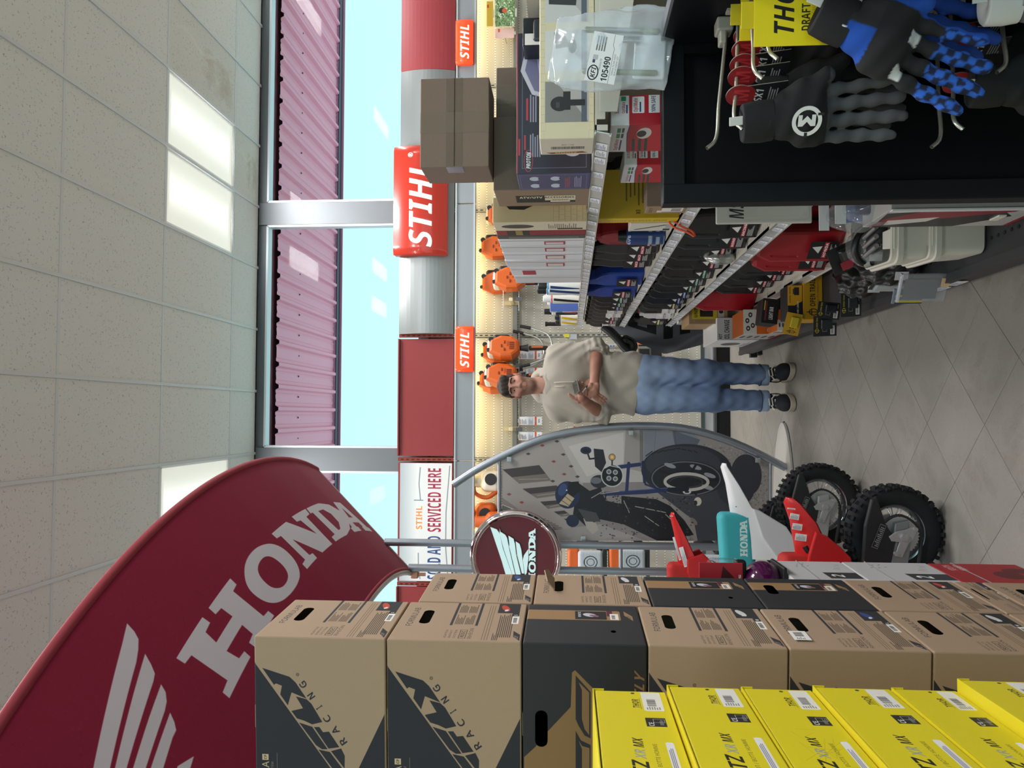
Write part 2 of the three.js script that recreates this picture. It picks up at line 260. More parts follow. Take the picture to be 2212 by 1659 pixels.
  { const t = thing('service_sign', 'pale banner sign reading sold and serviced here, with orange lettering', 'sign', V(0, 0, 0)); const W0 = px(1000) - px(1262); part(t, 'print', new THREE.PlaneGeometry(W0 - .02, yTop - yMid - .03).translate((px(1000) + px(1262)) / 2, (yTop + yMid) / 2 - .004, -ZP + .0145), face(sg, .55)); part(t, 'board', hp(999, 1263), M('#84282a', .5)); }
  // grey canopy with lights behind it
  const zc = 7.2, cy0 = atZ(1026, 860, zc).y, cy1 = atZ(981, 860, zc).y, can = thing('light_canopy', 'long grey canopy rail with small signs on it above the pegboard', 'canopy', V(mid, 0, 0));
  for (const [a, b] of [[posts[6], posts[4] - .004], [posts[4] + .004, posts[2] - .004], [posts[2] + .004, posts[0]]]) part(can, 'front_rail', rbox(b - a, cy1 - cy0, 0.03, 0.006, (a + b) / 2 - mid, (cy0 + cy1) / 2, -zc - .015), M('#8e959a', .42, .35));
  part(can, 'edge_trim', [box(wide, .016, .014, 0, cy0 + .012, -zc + .002), box(wide, .014, .014, 0, cy1 - .01, -zc + .002)], M('#b9c0c2', .35, .4));
  part(can, 'top_panel', box(wide, 0.012, 0.1, 0, cy1 - .03, -zc - .08), grey);
  const lampM = M('#fff2c8', .4, 0, { emissive: 0xffd98a, emissiveIntensity: 1.6 });
  for (let k = 0; k < 6; k++) {
    const x = (posts[k] + posts[k + 1]) / 2; part(can, 'lamp_tube', cyl(.014, .014, .98, 12).rotateZ(Math.PI / 2).translate(x - mid, cy0 + .09, -zc - .06), lampM);
    const l = new THREE.RectAreaLight(0xffdc8a, 17, 1.0, 0.04); l.position.set(x, cy0 + .07, -zc - .07); l.lookAt(x, cy0 - .25, -ZP); l.name = 'canopy_lamp'; scene.add(l);
  }
  // big and small brand signs
  const big = pic(1024, 500, (g, w, h) => { fill(g, '#a62c1e', 0, 0, w, h); stihl(g, 70, 265, 800, 215, '#eaf0ea'); txt(g, '®', 905, 165, 60, '#eaf0ea'); });
  const signG = (w, h, b) => { const g = new THREE.PlaneGeometry(w, h, 24, 16), p = g.attributes.position; for (let i = 0; i < p.count; i++) { const u = Math.abs(p.getX(i) / w * 2), v = p.getY(i) / h * 2; p.setZ(i, b * (1 - v * v) - (u > .93 ? (u - .93) / .07 * .02 : 0)); } g.computeVertexNormals(); return g; };
  const sign = (name, label, w, h, b, t, x, y, z, d, back, em) => { const o = thing(name, label, 'sign', V(x, y, z)); part(o, 'face', signG(w, h, b), face(t, .22, { clearcoat: .6, emissive: em ? 0xffffff : 0, emissiveMap: em ? t : null, emissiveIntensity: em })); part(o, 'case', rbox(w, h, d, .015, 0, 0, -d / 2 - .021), M(back, .3)); return o; };
  const zs = 7.3, sx0 = atZ(900, 550, zs), sx1 = atZ(900, 316, zs), sy = atZ(850, 430, zs).y, sz = atZ(965, 430, zs).y;
  sign('brand_sign', 'large glossy red STIHL sign curved outwards, behind the brown cartons'.replace('STIHL ', 'brand '), sx1.x - sx0.x, sy - sz, .05, big, (sx0.x + sx1.x) / 2, (sy + sz) / 2, -zs, .09, '#c63016', 0);
  const small = pic(512, 208, (g, w, h) => { fill(g, '#f04a1c', 0, 0, w, h); stihl(g, 50, 110, 400, 104, '#ffe9d8'); });
  for (const [yy, l] of [[92, 'small orange lit brand sign on the canopy above the brown carton'], [754, 'small orange lit brand sign on the canopy nearest the person']]) { const c = atZ(1004, yy, zc - .03); sign('small_sign', l, .42, .166, .018, small, c.x, c.y, -zc + .055, .04, '#e8481c', .45); }
}
// ---------------------------------------------------------------- tools hung on the wall
{
  const orange = M('#d2601f', .38), cream = M('#e6dfca', .45), black = mat('#17181a', .5), steel = M('#b9bcb8', .3, .8), grille = mat('#7a2f10', .6);
  const trimmer = (name, label, twin) => {
    const t = thing(name, label, 'trimmer', V(0, 0, 0));
    // engine hangs at the top, its shaft runs down
    part(t, 'engine_cover', [slab([[-.085, .02], [-.09, .12], [-.05, .215], [.05, .215], [.09, .12], [.08, .02], [.045, -.03], [-.045, -.03]], .16, .03).translate(0, 0, -.08), rbox(.1, .05, .12, .015, 0, -.045, 0)], orange); part(t, 'brand_plate', box(.05, .014, .004, .02, .055, .082), mat('#b8481a', .4)); t.scale.setScalar(.88);
    part(t, 'vents', [0, 1, 2, 3].map((k) => box(.012, .05, .01, -.035 + k * .022, 0.01, .082)).concat([0, 1, 2].map((k) => box(.03, .012, .01, -.045 + k * .04, .085 + (k & 1) * .03, .082))), grille);
    part(t, 'fuel_tank', rbox(.17, .085, .15, .03, .0, .225, -.03, 3), cream);
    part(t, 'filter_cover', rbox(.07, .17, .15, .03, .105, .12, -.02, 3), black);
    part(t, 'filler_cap', [cyl(.026, .026, .03, 18).rotateX(Math.PI / 2).translate(.07, .225, .06), cyl(.018, .022, .03, 16).rotateX(Math.PI / 2).translate(-.04, .25, .05)], mat('#26272a', .35));
    part(t, 'shaft_collar', cyl(.024, .04, .09, 18, 0, -.11, 0), black);
    part(t, 'drive_shaft', cyl(.0125, .0125, 1.35, 14, 0, -.8, 0), steel);
    part(t, 'control_grip', rbox(.042, .2, .045, .016, 0, -.26, 0), black); part(t, 'throttle', rbox(.016, .12, .012, .004, 0, -.25, .028), orange);
    if (twin) { part(t, 'handlebar', tube([V(-.2, -.18, .05), V(-.12, -.36, .06), V(0, -.4, .04), V(.12, -.36, .06), V(.2, -.18, .05)], .0105, 30, 8), steel); for (const s of [-1, 1]) part(t, 'grip', rod(V(s * .2, -.18, .05), V(s * .225, -.07, .05), .017, 12), black); }
    else part(t, 'loop_handle', tube([V(-.02, -.45, .0), V(-.1, -.47, .07), V(-.06, -.42, .16), V(.06, -.42, .16), V(.1, -.47, .07), V(.02, -.45, 0)], .012, 30, 8), black);
    part(t, 'debris_guard', slab([[-.13, 0], [.13, 0], [.1, .1], [-.1, .1]], .05, .01).translate(0, -1.5, -.02), black);
    return t;
  };
  const a = trimmer('string_trimmer', '', false), b = trimmer('brush_cutter', '', true);
  const spots = [
    [a, 1088, 466, 7.32, 'orange and cream trimmer half hidden above the brand carton', .0], [a, 1074, 536, 7.32, 'orange trimmer with black filter behind the white flat packs', .1],
    [a, 1076, 612, 7.33, 'orange trimmer hanging rearmost of the pair above the spray cans', -.1], [a, 1104, 604, 7.12, 'orange trimmer hanging in front, lower of the pair above the spray cans', .2],
    [b, 1078, 762, 7.33, 'orange brush cutter with cream tank hanging behind its twin', .25], [b, 1092, 752, 7.1, 'orange brush cutter with bicycle grips hanging nearest, by the shoulder of the person', .3],
    [a, 1070, 825, 7.33, 'bright orange trimmer with white housing hanging behind the head', .4], [a, 1086, 812, 7.1, 'orange trimmer with black cap hanging just over the head', .4],
  ];
  const first = new Set();
  spots.forEach(([src, x, y, z, label, turn]) => { const p = atZ(x, y, z); p.y -= .07; if (first.has(src)) copyOf(src, p, turn, label); else { first.add(src); src.position.copy(p); src.rotation.y = turn; src.userData.label = label; } if (src) {} });
  // leaf blowers far left
  const blower = (p, l, k) => { const t = thing('leaf_blower', l, 'leaf blower', p, k); part(t, 'fan_housing', [rbox(.19, .2, .17, .06, 0, 0, 0, 4), cyl(.05, .06, .12, 20, .0, .13, 0)], k ? cream : orange); part(t, 'handle', tube([V(-.09, -.06, 0), V(-.15, .04, 0), V(-.11, .15, 0), V(0, .17, 0)], .02, 24, 10), k ? orange : cream); part(t, 'intake', cyl(.055, .055, .012, 24).rotateX(Math.PI / 2).translate(0, 0, .088), black); part(t, 'nozzle', cyl(.035, .05, .5, 20, 0, -.34, 0), black); return t; };
  const bl = (x, y, z) => { const p = atZ(x, y, z); return p; };
  blower(bl(1050, 1108, 7.3), 'orange and cream blower hanging behind the round wing emblem', 0); blower(bl(1062, 1040, 7.3), 'cream handheld blower with orange handle behind the silver arch', .3); blower(bl(1072, 1128, 7.18), 'black mouthed orange blower lowest by the emblem rim', 0);
  // hangers: cream arms with a wire lip
  const arm = M('#e0d6ae', .5); let h0;
  for (const [y, l] of [[655, 'cream tool hanger arm beside the spray cans'], [793, 'cream tool hanger arm right behind the head of the person'], [926, 'cream tool hanger arm above price cards by the silver arch']]) {
    const p = atZ(1108, y, ZP - .07);
    if (!h0) { h0 = thing('tool_hanger', l, 'hanger', p); part(h0, 'arm', [rbox(.03, .035, .26, .004, 0, 0, .13), box(.035, .16, .008, 0, .02, .004)], arm); part(h0, 'wire', [rod(V(-.1, .07, .25), V(.26, .07, .25), .0035, 6), rod(V(-.1, -.07, .2), V(.3, -.07, .2), .0035, 6)], steel); part(h0, 'end_tab', box(.034, .06, .006, 0, -.075, .262), mat('#55585c', .5)); } else copyOf(h0, p, 0, l);
  }
  // price cards
  const card = pic(128, 384, (g, w, h) => { fill(g, '#eef0f2', 0, 0, w, h); fill(g, '#e06a2a', 8, 8, 34, 16); lines(g, '#6a7686', 12, 40, 90, 90, 8); fill(g, '#cfd6df', 0, 150, w, 96); lines(g, '#8a93a0', 12, 158, 100, 80, 9); fill(g, '#dd5a22', 0, 262, w, 34); oval(g, '#888', 64, 279, 16); txt(g, 'MS', 34, 335, 40, '#333', { w: 60 }); });
  let c0; const cm = [mat('#f0f0ee', .6), mat('#f0f0ee', .6), mat('#f0f0ee', .6), mat('#f0f0ee', .6), face(card, .5), mat('#f0f0ee', .6)];
  for (const [x, y, l] of [[1146, 767, 'white price card hanging beside the shoulder, nearest the brush cutters'], [1146, 803, 'white price card hanging just behind the neck of the person'], [1146, 909, 'white price card between the sleeve and the silver arch, inner one'], [1146, 942, 'white price card with orange band, next to the silver arch']]) {
    const p = atZ(x, y, ZP - .16); if (!c0) { c0 = thing('price_card', l, 'price card', p); part(c0, 'print', box(.076, .21, .004), cm); part(c0, 'clip', box(.03, .02, .012, 0, .108, 0), steel); } else copyOf(c0, p, 0, l);
  }
  const yel = atZ(1224, 725, ZP - .1); { const t = thing('price_tag', 'small yellow shelf tag on a hook at the slotted upright', 'tag', yel); part(t, 'print', box(.03, .05, .004), mat('#e8dc3a', .5)); part(t, 'hook', rod(V(0, .02, 0), V(0, .03, -.1), .003, 6), steel); part(t, 'clear_pack', box(.045, .07, .012, -.01, -.06, -.01), M('#c9cfd4', .3)); }
  { const t = thing('small_pack', 'small white and orange blister pack on the pegboard by the arch', 'blister pack', atZ(1245, 925, ZP - .06)); part(t, 'card', box(.03, .16, .004), mat('#e8e4de', .5)); part(t, 'blister', rbox(.026, .1, .02, .006, 0, -.02, .01), M('#d5451e', .3)); }
  // black grips of tools standing by the wall
  for (const [x0, x1, y, l] of [[1180, 1245, 700, 'black tool grip beside the brush cutter handlebar'], [1212, 1246, 745, 'black rubber grip hanging above the shoulder of the person']]) { const p = atZ(x0, y, ZP - .15), q = atZ(x1, y, ZP - .15); solo('tool_grip', l, 'grip', [rod(p, q, .018, 12), cyl(.022, .022, .02, 12, p.x, p.y, p.z)], black); }
  // hedge trimmers hanging behind the cover
  let hd; const blade = pic(64, 512, (g, w, h) => { fill(g, '#d8dcde', 0, 0, w, h); for (let i = 0; i < 7; i++) oval(g, i % 3 ? '#2a5ca8' : '#e0b020', 32, 30 + i * 30, 11); fill(g, '#c8ccd0', 0, 250, w, 200); });
  for (const [y, l] of [[748, 'silver hedge trimmer blade guard, the one nearer the dark cover'], [764, 'silver hedge trimmer blade guard with orange tip by the hip of the person']]) {
    const p = atZ(1308, y, ZP - .08), q = atZ(1430, y, ZP - .08), L = p.y - q.y;
    if (!hd) { hd = thing('hedge_trimmer', l, 'hedge trimmer', p); part(hd, 'blade_guard', box(.04, L * .85, .012, 0, -L * .42, 0), face(blade, .35, { metalness: .3 })); part(hd, 'gear_case', rbox(.07, .16, .06, .02, .025, -L * .72, .02), orange); part(hd, 'tip', new THREE.ConeGeometry(.022, .05, 14).rotateX(Math.PI).translate(0, -L * .9, 0), orange); } else copyOf(hd, p, 0, l);
  }
  // backpack blowers on the deck, seen between the display posts
  let bp; const grilleT = pic(256, 256, (g) => { fill(g, '#c6d0d8', 0, 0, 256, 256); for (let i = 0; i < 16; i++) fill(g, '#7f8a92', 0, i * 16, 256, 5); ring(g, '#39434a', 128, 128, 70, 70, 12); ring(g, '#39434a', 128, 128, 40, 40, 8); });
  for (const [x, y, z, l] of [[1365, 1207, 7.1, 'orange and grey backpack blower between the two silver posts'], [1530, 1222, 7.05, 'orange backpack blower standing lower, half hidden by red fender'], [1275, 1212, 7.15, 'dark engine unit with white cover just below the round emblem']]) {
    const p = atZ(x, y, z); if (!bp) { bp = thing('backpack_blower', l, 'leaf blower', p); part(bp, 'fan_cover', rbox(.2, .22, .12, .03, 0, 0, .06, 3), [...Array(4).fill(mat('#c6d0d8', .5)), face(grilleT, .5), mat('#c6d0d8', .5)]); part(bp, 'engine', rbox(.22, .11, .2, .03, 0, .15, -.02, 3), orange); part(bp, 'fan_duct', tube([V(.1, -.1, 0), V(.2, 0, .02), V(.18, .12, .02)], .03, 20, 12), black); part(bp, 'frame', [box(.26, .03, .24, 0, -.13, 0), rod(V(-.1, -.13, -.08), V(-.1, -.4, -.08), .012), rod(V(.1, -.13, -.08), V(.1, -.4, -.08), .012)], black); } else copyOf(bp, p, .1, l);
  }
}
// ---------------------------------------------------------------- dealer display: curved banner, silver frame, photo panel, round emblem
// slab-serif letters in degrees round the banner and tenths of a percent down it
const GLYPH = {
  H: [[[-278, 40], [-239, 40], [-239, 44], [-248, 44.5], [-250, 50.5], [-222, 50.5], [-222, 44.5], [-230, 44], [-229, 40], [-192, 40], [-193, 44], [-201, 44.5], [-202, 62], [-194, 62.5], [-194, 66], [-233, 66], [-233, 62.5], [-224, 62], [-223, 56], [-251, 56], [-250, 62], [-242, 62.5], [-243, 66], [-282, 66], [-281, 62.5], [-271, 62], [-270, 44.5], [-278, 44]]],
  O: [[[-179, 44], [-166, 40.5], [-148, 39.5], [-133, 41], [-121, 44], [-114, 50], [-116, 59], [-127, 65], [-142, 67], [-161, 67], [-178, 65], [-188, 60], [-190, 53], [-187, 48]], [[-163, 47], [-152, 45.5], [-142, 46], [-136, 49], [-135, 55], [-139, 60], [-148, 62], [-159, 62], [-166, 60], [-170, 57], [-169, 51]]],
  N: [[[-110, 40.5], [-76, 40.5], [-48, 56], [-52, 44.5], [-60, 44], [-60, 40], [-23, 40], [-25, 44], [-36, 44.5], [-39, 66], [-70, 66], [-92, 50], [-92, 62], [-85, 62.5], [-86, 66], [-114, 66], [-113, 62.5], [-104, 62], [-102, 44.5], [-110, 44]]],
  D: [[[-20, 40], [18, 39.5], [44, 42], [60, 48], [57, 57], [37, 63], [12, 66], [-28, 66], [-27, 62.5], [-15, 62], [-16, 44], [-22, 44]], [[-1, 44.5], [14, 44.5], [24, 49], [23, 56], [11, 60.5], [3, 61]]],
  A: [[[66, 40], [92, 40], [113, 62], [121, 62.5], [121, 66], [88, 66], [88, 62.5], [93, 62], [91, 58.5], [66, 58.5], [66, 62], [71, 62.5], [71, 66], [41, 66], [41, 62.5], [48, 62]], [[78, 45], [86, 54], [70, 54]]],
};
const glyphShapes = (sx, sy) => Object.values(GLYPH).map(([o, i]) => { const s = shapeOf(o.map(([a, v]) => [a * sx, -v * sy])); if (i) s.holes.push(shapeOf(i.map(([a, v]) => [a * sx, -v * sy]))); return s; });
const glyphs = (g, X, Y, c) => { g.fillStyle = c; for (const [N, L] of Object.entries(GLYPH)) { g.beginPath(); for (const p of L) { if (N === 'O') { p.forEach(([a, v], i) => { const [b, u] = p[(i + 1) % p.length], m = [(X(a) + X(b)) / 2, (Y(v) + Y(u)) / 2]; if (!i) { const [c, w] = p[p.length - 1]; g.moveTo((X(a) + X(c)) / 2, (Y(v) + Y(w)) / 2); } g.quadraticCurveTo(X(a), Y(v), ...m); }); g.closePath(); continue; } p.forEach(([a, v], i) => (i ? g.lineTo(X(a), Y(v)) : g.moveTo(X(a), Y(v)))); g.closePath(); } g.fill('evenodd'); } };
{
  const CX = -3.867, CZ = -4.427, RT = 3.599, RB = 2.934, YB = 2.461, YT = 3.15, A0 = -64, A1 = 14.5;
  const print = pic(2048, 420, (g, w, h) => {
    fill(g, '#86253d', 0, 0, w, h); speckle(g, w, h, 9000, ['rgba(255,255,255,.02)', 'rgba(40,0,10,.05)'], 3);
    const X = (a) => (a / 10 - A0) / (A1 - A0) * w, Y = (v) => v / 100 * h;
    glyphs(g, (a) => X(a) , Y, '#cfd8da');
    for (const p of [[[-276, 17], [-278, 21], [-281, 24], [-287, 26], [-295, 28], [-355, 38], [-440, 52], [-440, 45], [-369, 35], [-290, 20]], [[-287, 29], [-291, 33], [-295, 36], [-300, 37], [-351, 43], [-430, 54], [-430, 49], [-364, 41], [-313, 33]],
      [[-299, 40], [-302, 43], [-307, 45], [-313, 46], [-347, 49], [-420, 58], [-420, 53], [-360, 46], [-321, 42]], [[-312, 48], [-316, 51], [-320, 53], [-325, 53], [-353, 55.5], [-410, 61], [-410, 57], [-345, 50.5]], [[-329, 63], [-336, 63.5], [-342, 63.5], [-400, 68], [-400, 64], [-339, 59]]]) poly(g, '#cfd8da', p.map(([a, v]) => [X(a), Y(v)]));
  });
  const skin = (off, r0, r1, flip) => {
    const n = 150, m = 10, pos = [], nor = [], uv = [], idx = [], step = 8.4;
    for (let i = 0; i <= n; i++) for (let j = 0; j <= m; j++) {
      const a = A0 + (A1 - A0) * i / n, v = j / m, R = RT + (RB - RT) * v + off, q = (a - A1) / step, fq = Math.floor(q) + 0.5, t = q - fq, na = A1 + step * (fq + (Math.abs(t) > .42 ? (Math.abs(t) - .42) / .08 * .5 * Math.sign(t) : 0)), k = (a * .55 + na * .45) * Math.PI / 180, b = a * Math.PI / 180;
      pos.push(CX + R * Math.cos(b), YT + (YB - YT) * v, CZ - R * Math.sin(b)); nor.push(...V(Math.cos(k), -0.965, -Math.sin(k)).normalize().multiplyScalar(flip ? -1 : 1).toArray()); uv.push(i / n, 1 - v);
      if (i < n && j < m) { const p = i * (m + 1) + j, o = [p, p + 1, p + m + 1, p + m + 1, p + 1, p + m + 2]; idx.push(...(flip ? o.reverse() : o)); }
    }
    const g = new THREE.BufferGeometry(); g.setAttribute('position', new THREE.Float32BufferAttribute(pos, 3)); g.setAttribute('normal', new THREE.Float32BufferAttribute(nor, 3)); g.setAttribute('uv', new THREE.Float32BufferAttribute(uv, 2)); g.setIndex(idx); return g;
  };
  const hoop = (v, r, off = 0, a0 = A0, a1 = A1) => { const p = []; for (let i = 0; i <= 50; i++) { const a = (a0 + (a1 - a0) * i / 50) * Math.PI / 180, R = RT + (RB - RT) * v + off; p.push(V(CX + R * Math.cos(a), YT + (YB - YT) * v, CZ - R * Math.sin(a))); } return tube(p, r, 120, 10); };
  const ban = thing('curved_banner', 'big red curved fabric banner with grey lettering and wing, hanging above the cartons', 'banner');
  part(ban, 'print_face', skin(.012, 0, 0, false), face(print, 1, { specularIntensity: .25, transmission: .35, thickness: 0 }));
  part(ban, 'back_face', skin(-.022, 0, 0, true), M('#a04058', 1, 0, { transmission: .4, thickness: 0 }));
  part(ban, 'hem', [hoop(0, .02), hoop(1, .013)], M('#8e2c38', .8));
  const silver = M('#9aa0a8', .34, .7), zinc = M('#b4b9bc', .35, .7);
  const end = (a, v) => V(CX + (RT + (RB - RT) * v) * Math.cos(a), YT + (YB - YT) * v, CZ - (RT + (RB - RT) * v) * Math.sin(a));
  part(ban, 'frame_tube', [hoop(1.01, .0165, -.012), rod(end(A1 * Math.PI / 180, 0), end(A1 * Math.PI / 180, 1.0), .012)], zinc);
  const tip = end(A1 * Math.PI / 180, 1.02); part(ban, 'end_clamp', [rbox(.05, .05, .05, .008, tip.x - .01, tip.y - .02, tip.z), cyl(.012, .012, .08, 12, tip.x - .01, tip.y - .05, tip.z)], M('#b58a72', .35, .8));
  // frame
  const zf = 5.2, fr = thing('display_stand', 'silver tubular display frame with tall arch and two straight posts', 'display stand');
  part(fr, 'arch_tube', tube([[979, 1047], [1030, 1014], [1085, 985], [1180, 945], [1300, 924], [1390, 920], [1480, 926], [1560, 947], [1640, 981], [1697, 1010]].map(([x, y]) => atZ(x, y, zf)), .0255, 90, 16), silver);
  for (const y of [1176, 1231]) { const b = atZ(1500, y, 5.12), t = atZ(850, y, 5.12); part(fr, 'post', rod(V((b.x + t.x) / 2, .02, -5.12), V((b.x + t.x) / 2, y < 1200 ? 2.62 : 2.46, -5.12), .0245, 20), silver); }
  const bar = (x0, y0, x1, y1, z, w) => rod(atZ(x0, y0, z), atZ(x1, y1, z), w, 12);
  part(fr, 'cross_bar', bar(1079, 992, 1079, 1176, 5.2, .0125), silver); part(fr, 'cross_bar', bar(1664, 1000, 1664, 1176, 5.2, .0125), silver); part(fr, 'cross_bar', bar(1341, 1178, 1341, 1230, 5.12, .013), silver); part(fr, 'cross_bar', bar(1560, 1178, 1560, 1230, 5.12, .013), silver);
  for (const [x, y] of [[1363, 935], [1100, 992], [1637, 994], [1260, 1163], [1484, 1163]]) { const p = atZ(x, y, zf - .03); part(fr, 'clip', [rbox(.032, .032, .02, .003, p.x, p.y, p.z), cyl(.006, .006, .012, 10).rotateX(Math.PI / 2).translate(p.x, p.y, p.z + .012)], zinc); }
  { const c = V(-.75, 0, -5.3), s = new THREE.Shape(); s.absellipse(0, 0, .70, .24, 0, Math.PI * 2); const g = new THREE.ExtrudeGeometry(s, { depth: .012, bevelEnabled: true, bevelSize: .003, bevelThickness: .003, bevelSegments: 2, curveSegments: 60 }).rotateX(-Math.PI / 2).translate(c.x, .006, c.z); part(fr, 'foot_plate', g, M('#b0aea8', .4, .2)); part(fr, 'foot_edge', new THREE.ExtrudeGeometry((() => { const q = new THREE.Shape(); q.absellipse(0, 0, .712, .252, 0, 7); return q; })(), { depth: .006, bevelEnabled: false, curveSegments: 60 }).rotateX(-Math.PI / 2).translate(c.x, .001, c.z), mat('#55565a', .5)); }
  // photo panel: outline follows the arch
  const CW = 640, CH = 1500, y0 = 1172, y1 = 926, x0 = 1083, x1 = 1662;
  const photo = pic(CW, CH, (g) => {
    // draw in picture columns (down) and rows (leftwards): u = 1172 - row, v = column - 1083
    const sx = CW / (y0 - y1), sy = CH / (x1 - x0); g.scale(sx, sy); const P = (l) => l.map(([x, y]) => [y0 - y, x - x0]); const pl = (c, l) => poly(g, c, P(l)), ov = (c, x, y, r1, r2 = r1, a = 0) => oval(g, c, y0 - y, x - x0, r2, r1, a), rg = (c, x, y, r1, r2, w) => ring(g, c, y0 - y, x - x0, r2, r1, w), ln = (c, w, l) => line(g, c, w, P(l));
    fill(g, '#8f8a87', 0, 0, 300, 600); pl('#8b8683', [[1083, 990], [1300, 926], [1400, 926], [1400, 1172], [1083, 1172]]);
    pl('#a8a29e', [[1083, 995], [1215, 940], [1262, 1045], [1225, 1172], [1083, 1075]]); pl('#b9b6b2', [[1210, 952], [1300, 928], [1395, 928], [1395, 1040], [1257, 1043]]); pl('#c9c6c2', [[1230, 965], [1350, 935], [1350, 1000], [1270, 1030]]);
    pl('#9d9995', [[1355, 926], [1395, 926], [1395, 1020], [1350, 1010]]); pl('#74716f', [[1385, 930], [1393, 930], [1393, 1010], [1385, 1010]]);
    pl('#7d828c', [[1394, 926], [1520, 940], [1480, 985], [1394, 1000]]); pl('#5b626e', [[1455, 930], [1515, 950], [1500, 975], [1460, 960]]); ln('#4b505a', 1.2, [[1460, 932], [1466, 985]]); ln('#656a74', 1, [[1420, 930], [1415, 990]]);
    pl('#8f8a86', [[1500, 935], [1662, 1010], [1662, 1172], [1560, 1172], [1560, 1000]]); speckle(g, 1, 1, 1, ['#8f8a86']);
    for (let i = 0; i < 900; i++) { const x = 1520 + rnd() * 140, y = 960 + rnd() * 200; ov(rnd() < .5 ? 'rgba(60,58,62,.35)' : 'rgba(190,184,178,.4)', x, y, .8 + rnd(), .8 + rnd()); }
    for (const l of [[[1085, 1016], [1166, 1006], [1192, 1039], [1122, 1046]], [[1129, 1057], [1204, 1049], [1222, 1068], [1161, 1077]], [[1168, 1084], [1203, 1081], [1222, 1093], [1185, 1099]], [[1198, 1105], [1221, 1102], [1236, 1113], [1214, 1115]], [[1220, 1120], [1240, 1117], [1250, 1127], [1232, 1129]]]) { pl('#463e40', l); const [a, b, c, d] = l; pl('#7b736c', [[a[0] * .45 + d[0] * .55, a[1] * .45 + d[1] * .55], [b[0] * .45 + c[0] * .55, b[1] * .45 + c[1] * .55], c, d]); ln('#c2bba9', .8, [[a[0] * .3 + d[0] * .7 + 10, a[1] * .3 + d[1] * .7], [c[0] - 8, c[1] - 4]]); }
    for (const [x, y, c] of [[1173, 964, 1], [1205, 955, 0], [1198, 998, 1], [1219, 983, 0], [1221, 1025, 1], [1236, 1008, 0], [1142, 982, 0], [1100, 1069, 1], [1128, 1086, 1], [1250, 1030, 0], [1196, 1040, 0]]) pl(c ? '#8e4a46' : '#4a4543', [[x - 6, y], [x, y - 3], [x + 5, y], [x, y + 3]]);
    for (let i = 0; i < 12; i++) ln('#5a5552', 1.4, [[1165 + i * 6, 1120 + i * 3.5], [1180 + i * 7, 1121 + i * 3.5]]);
    pl('#d2d0cd', [[1083, 1090], [1110, 1100], [1130, 1115], [1083, 1130]]); pl('#5f6a60', [[1085, 1092], [1105, 1100], [1095, 1110], [1083, 1104]]); pl('#6b6866', [[1195, 1137], [1240, 1157], [1205, 1160]]); pl('#a09c99', [[1083, 1160], [1300, 1130], [1420, 1172], [1083, 1172]]);
    // ground, shadow
    pl('#3f4149', [[1420, 1060], [1575, 1050], [1580, 1172], [1510, 1172], [1500, 1120]]); ov('#34353d', 1612, 1024, 33, 44); ov('#34353d', 1590, 1050, 40, 40);
    // front wheel
    ov('#2a2c33', 1485, 1014, 97, 55); ov('#383b44', 1478, 1002, 80, 38); ov('#202228', 1484, 1031, 77, 37); rg('#6b6f78', 1484, 1032, 73, 35, 2.2); for (let i = 0; i < 9; i++) ln('#17181c', 2, [[1398 + i * 13, 985 - i * 3.3 + (i > 5 ? (i - 5) * 5 : 0)], [1412 + i * 12, 975 - i * 1.2 + (i > 5 ? (i - 5) * 4 : 0)]]);
    for (const [a, b] of [[1450, 1005], [1505, 1008], [1535, 1025], [1452, 1052], [1530, 1050]]) ov('#8f9298', a, b, 13, 4.5, .3); for (let i = 0; i < 5; i++) { const a = i * 1.2566; ln('#15161b', 5, [[1484, 1038], [1484 + Math.cos(a) * 68, 1034 + Math.sin(a) * 32]]); }
    rg('#b9b5ae', 1485, 1039, 46, 17, 6.5); rg('#3b3b40', 1485, 1039, 34, 12, 3); ov('#17181d', 1476, 1041, 26, 10); ov('#c9c9c9', 1486, 1060, 9, 5); ov('#2a2b31', 1486, 1060, 5, 2.5);
    // forks, yokes, headlight
    ln('#27315c', 8, [[1332, 1010], [1384, 1003]]); ln('#27315c', 8.5, [[1310, 1066], [1400, 1061], [1448, 1055]]); ln('#4a5a92', 1.6, [[1312, 1063], [1446, 1052]]); ln('#15182a', 9, [[1448, 1056], [1486, 1054]]); ln('#27315c', 7, [[1361, 1001], [1356, 1064]]); ln('#1d2440', 6, [[1392, 998], [1395, 1040]]);
    ln('#202a50', 4, [[1390, 1000], [1397, 1045], [1440, 1060]]); ov('#2b2d33', 1298, 1040, 20, 14); ov('#6b6f78', 1290, 1038, 12, 7);
    ov('#c0c4c8', 1325, 1027, 24.5, 24.5); ov('#17181d', 1325, 1027, 22, 22); for (const [a, b] of [[-7, -8], [7, -7], [-7, 6], [7, 7]]) { ov('#aeb2b6', 1325 + a, 1027 + b, 5.5); ov('#62656a', 1325 + a, 1027 + b, 3); } ln('#d7d9db', 1.6, [[1308, 1012], [1320, 1006], [1340, 1010]]);
    for (const [x, y] of [[1325, 988], [1309, 1088]]) { ov('#5a5348', x, y, 7.5); ov('#d0a262', x, y, 6); ov('#e8d0a0', x, y, 2.5); } ln('#1a1b20', 3, [[1325, 995], [1325, 1004]]); ln('#1a1b20', 3, [[1309, 1080], [1312, 1066]]);
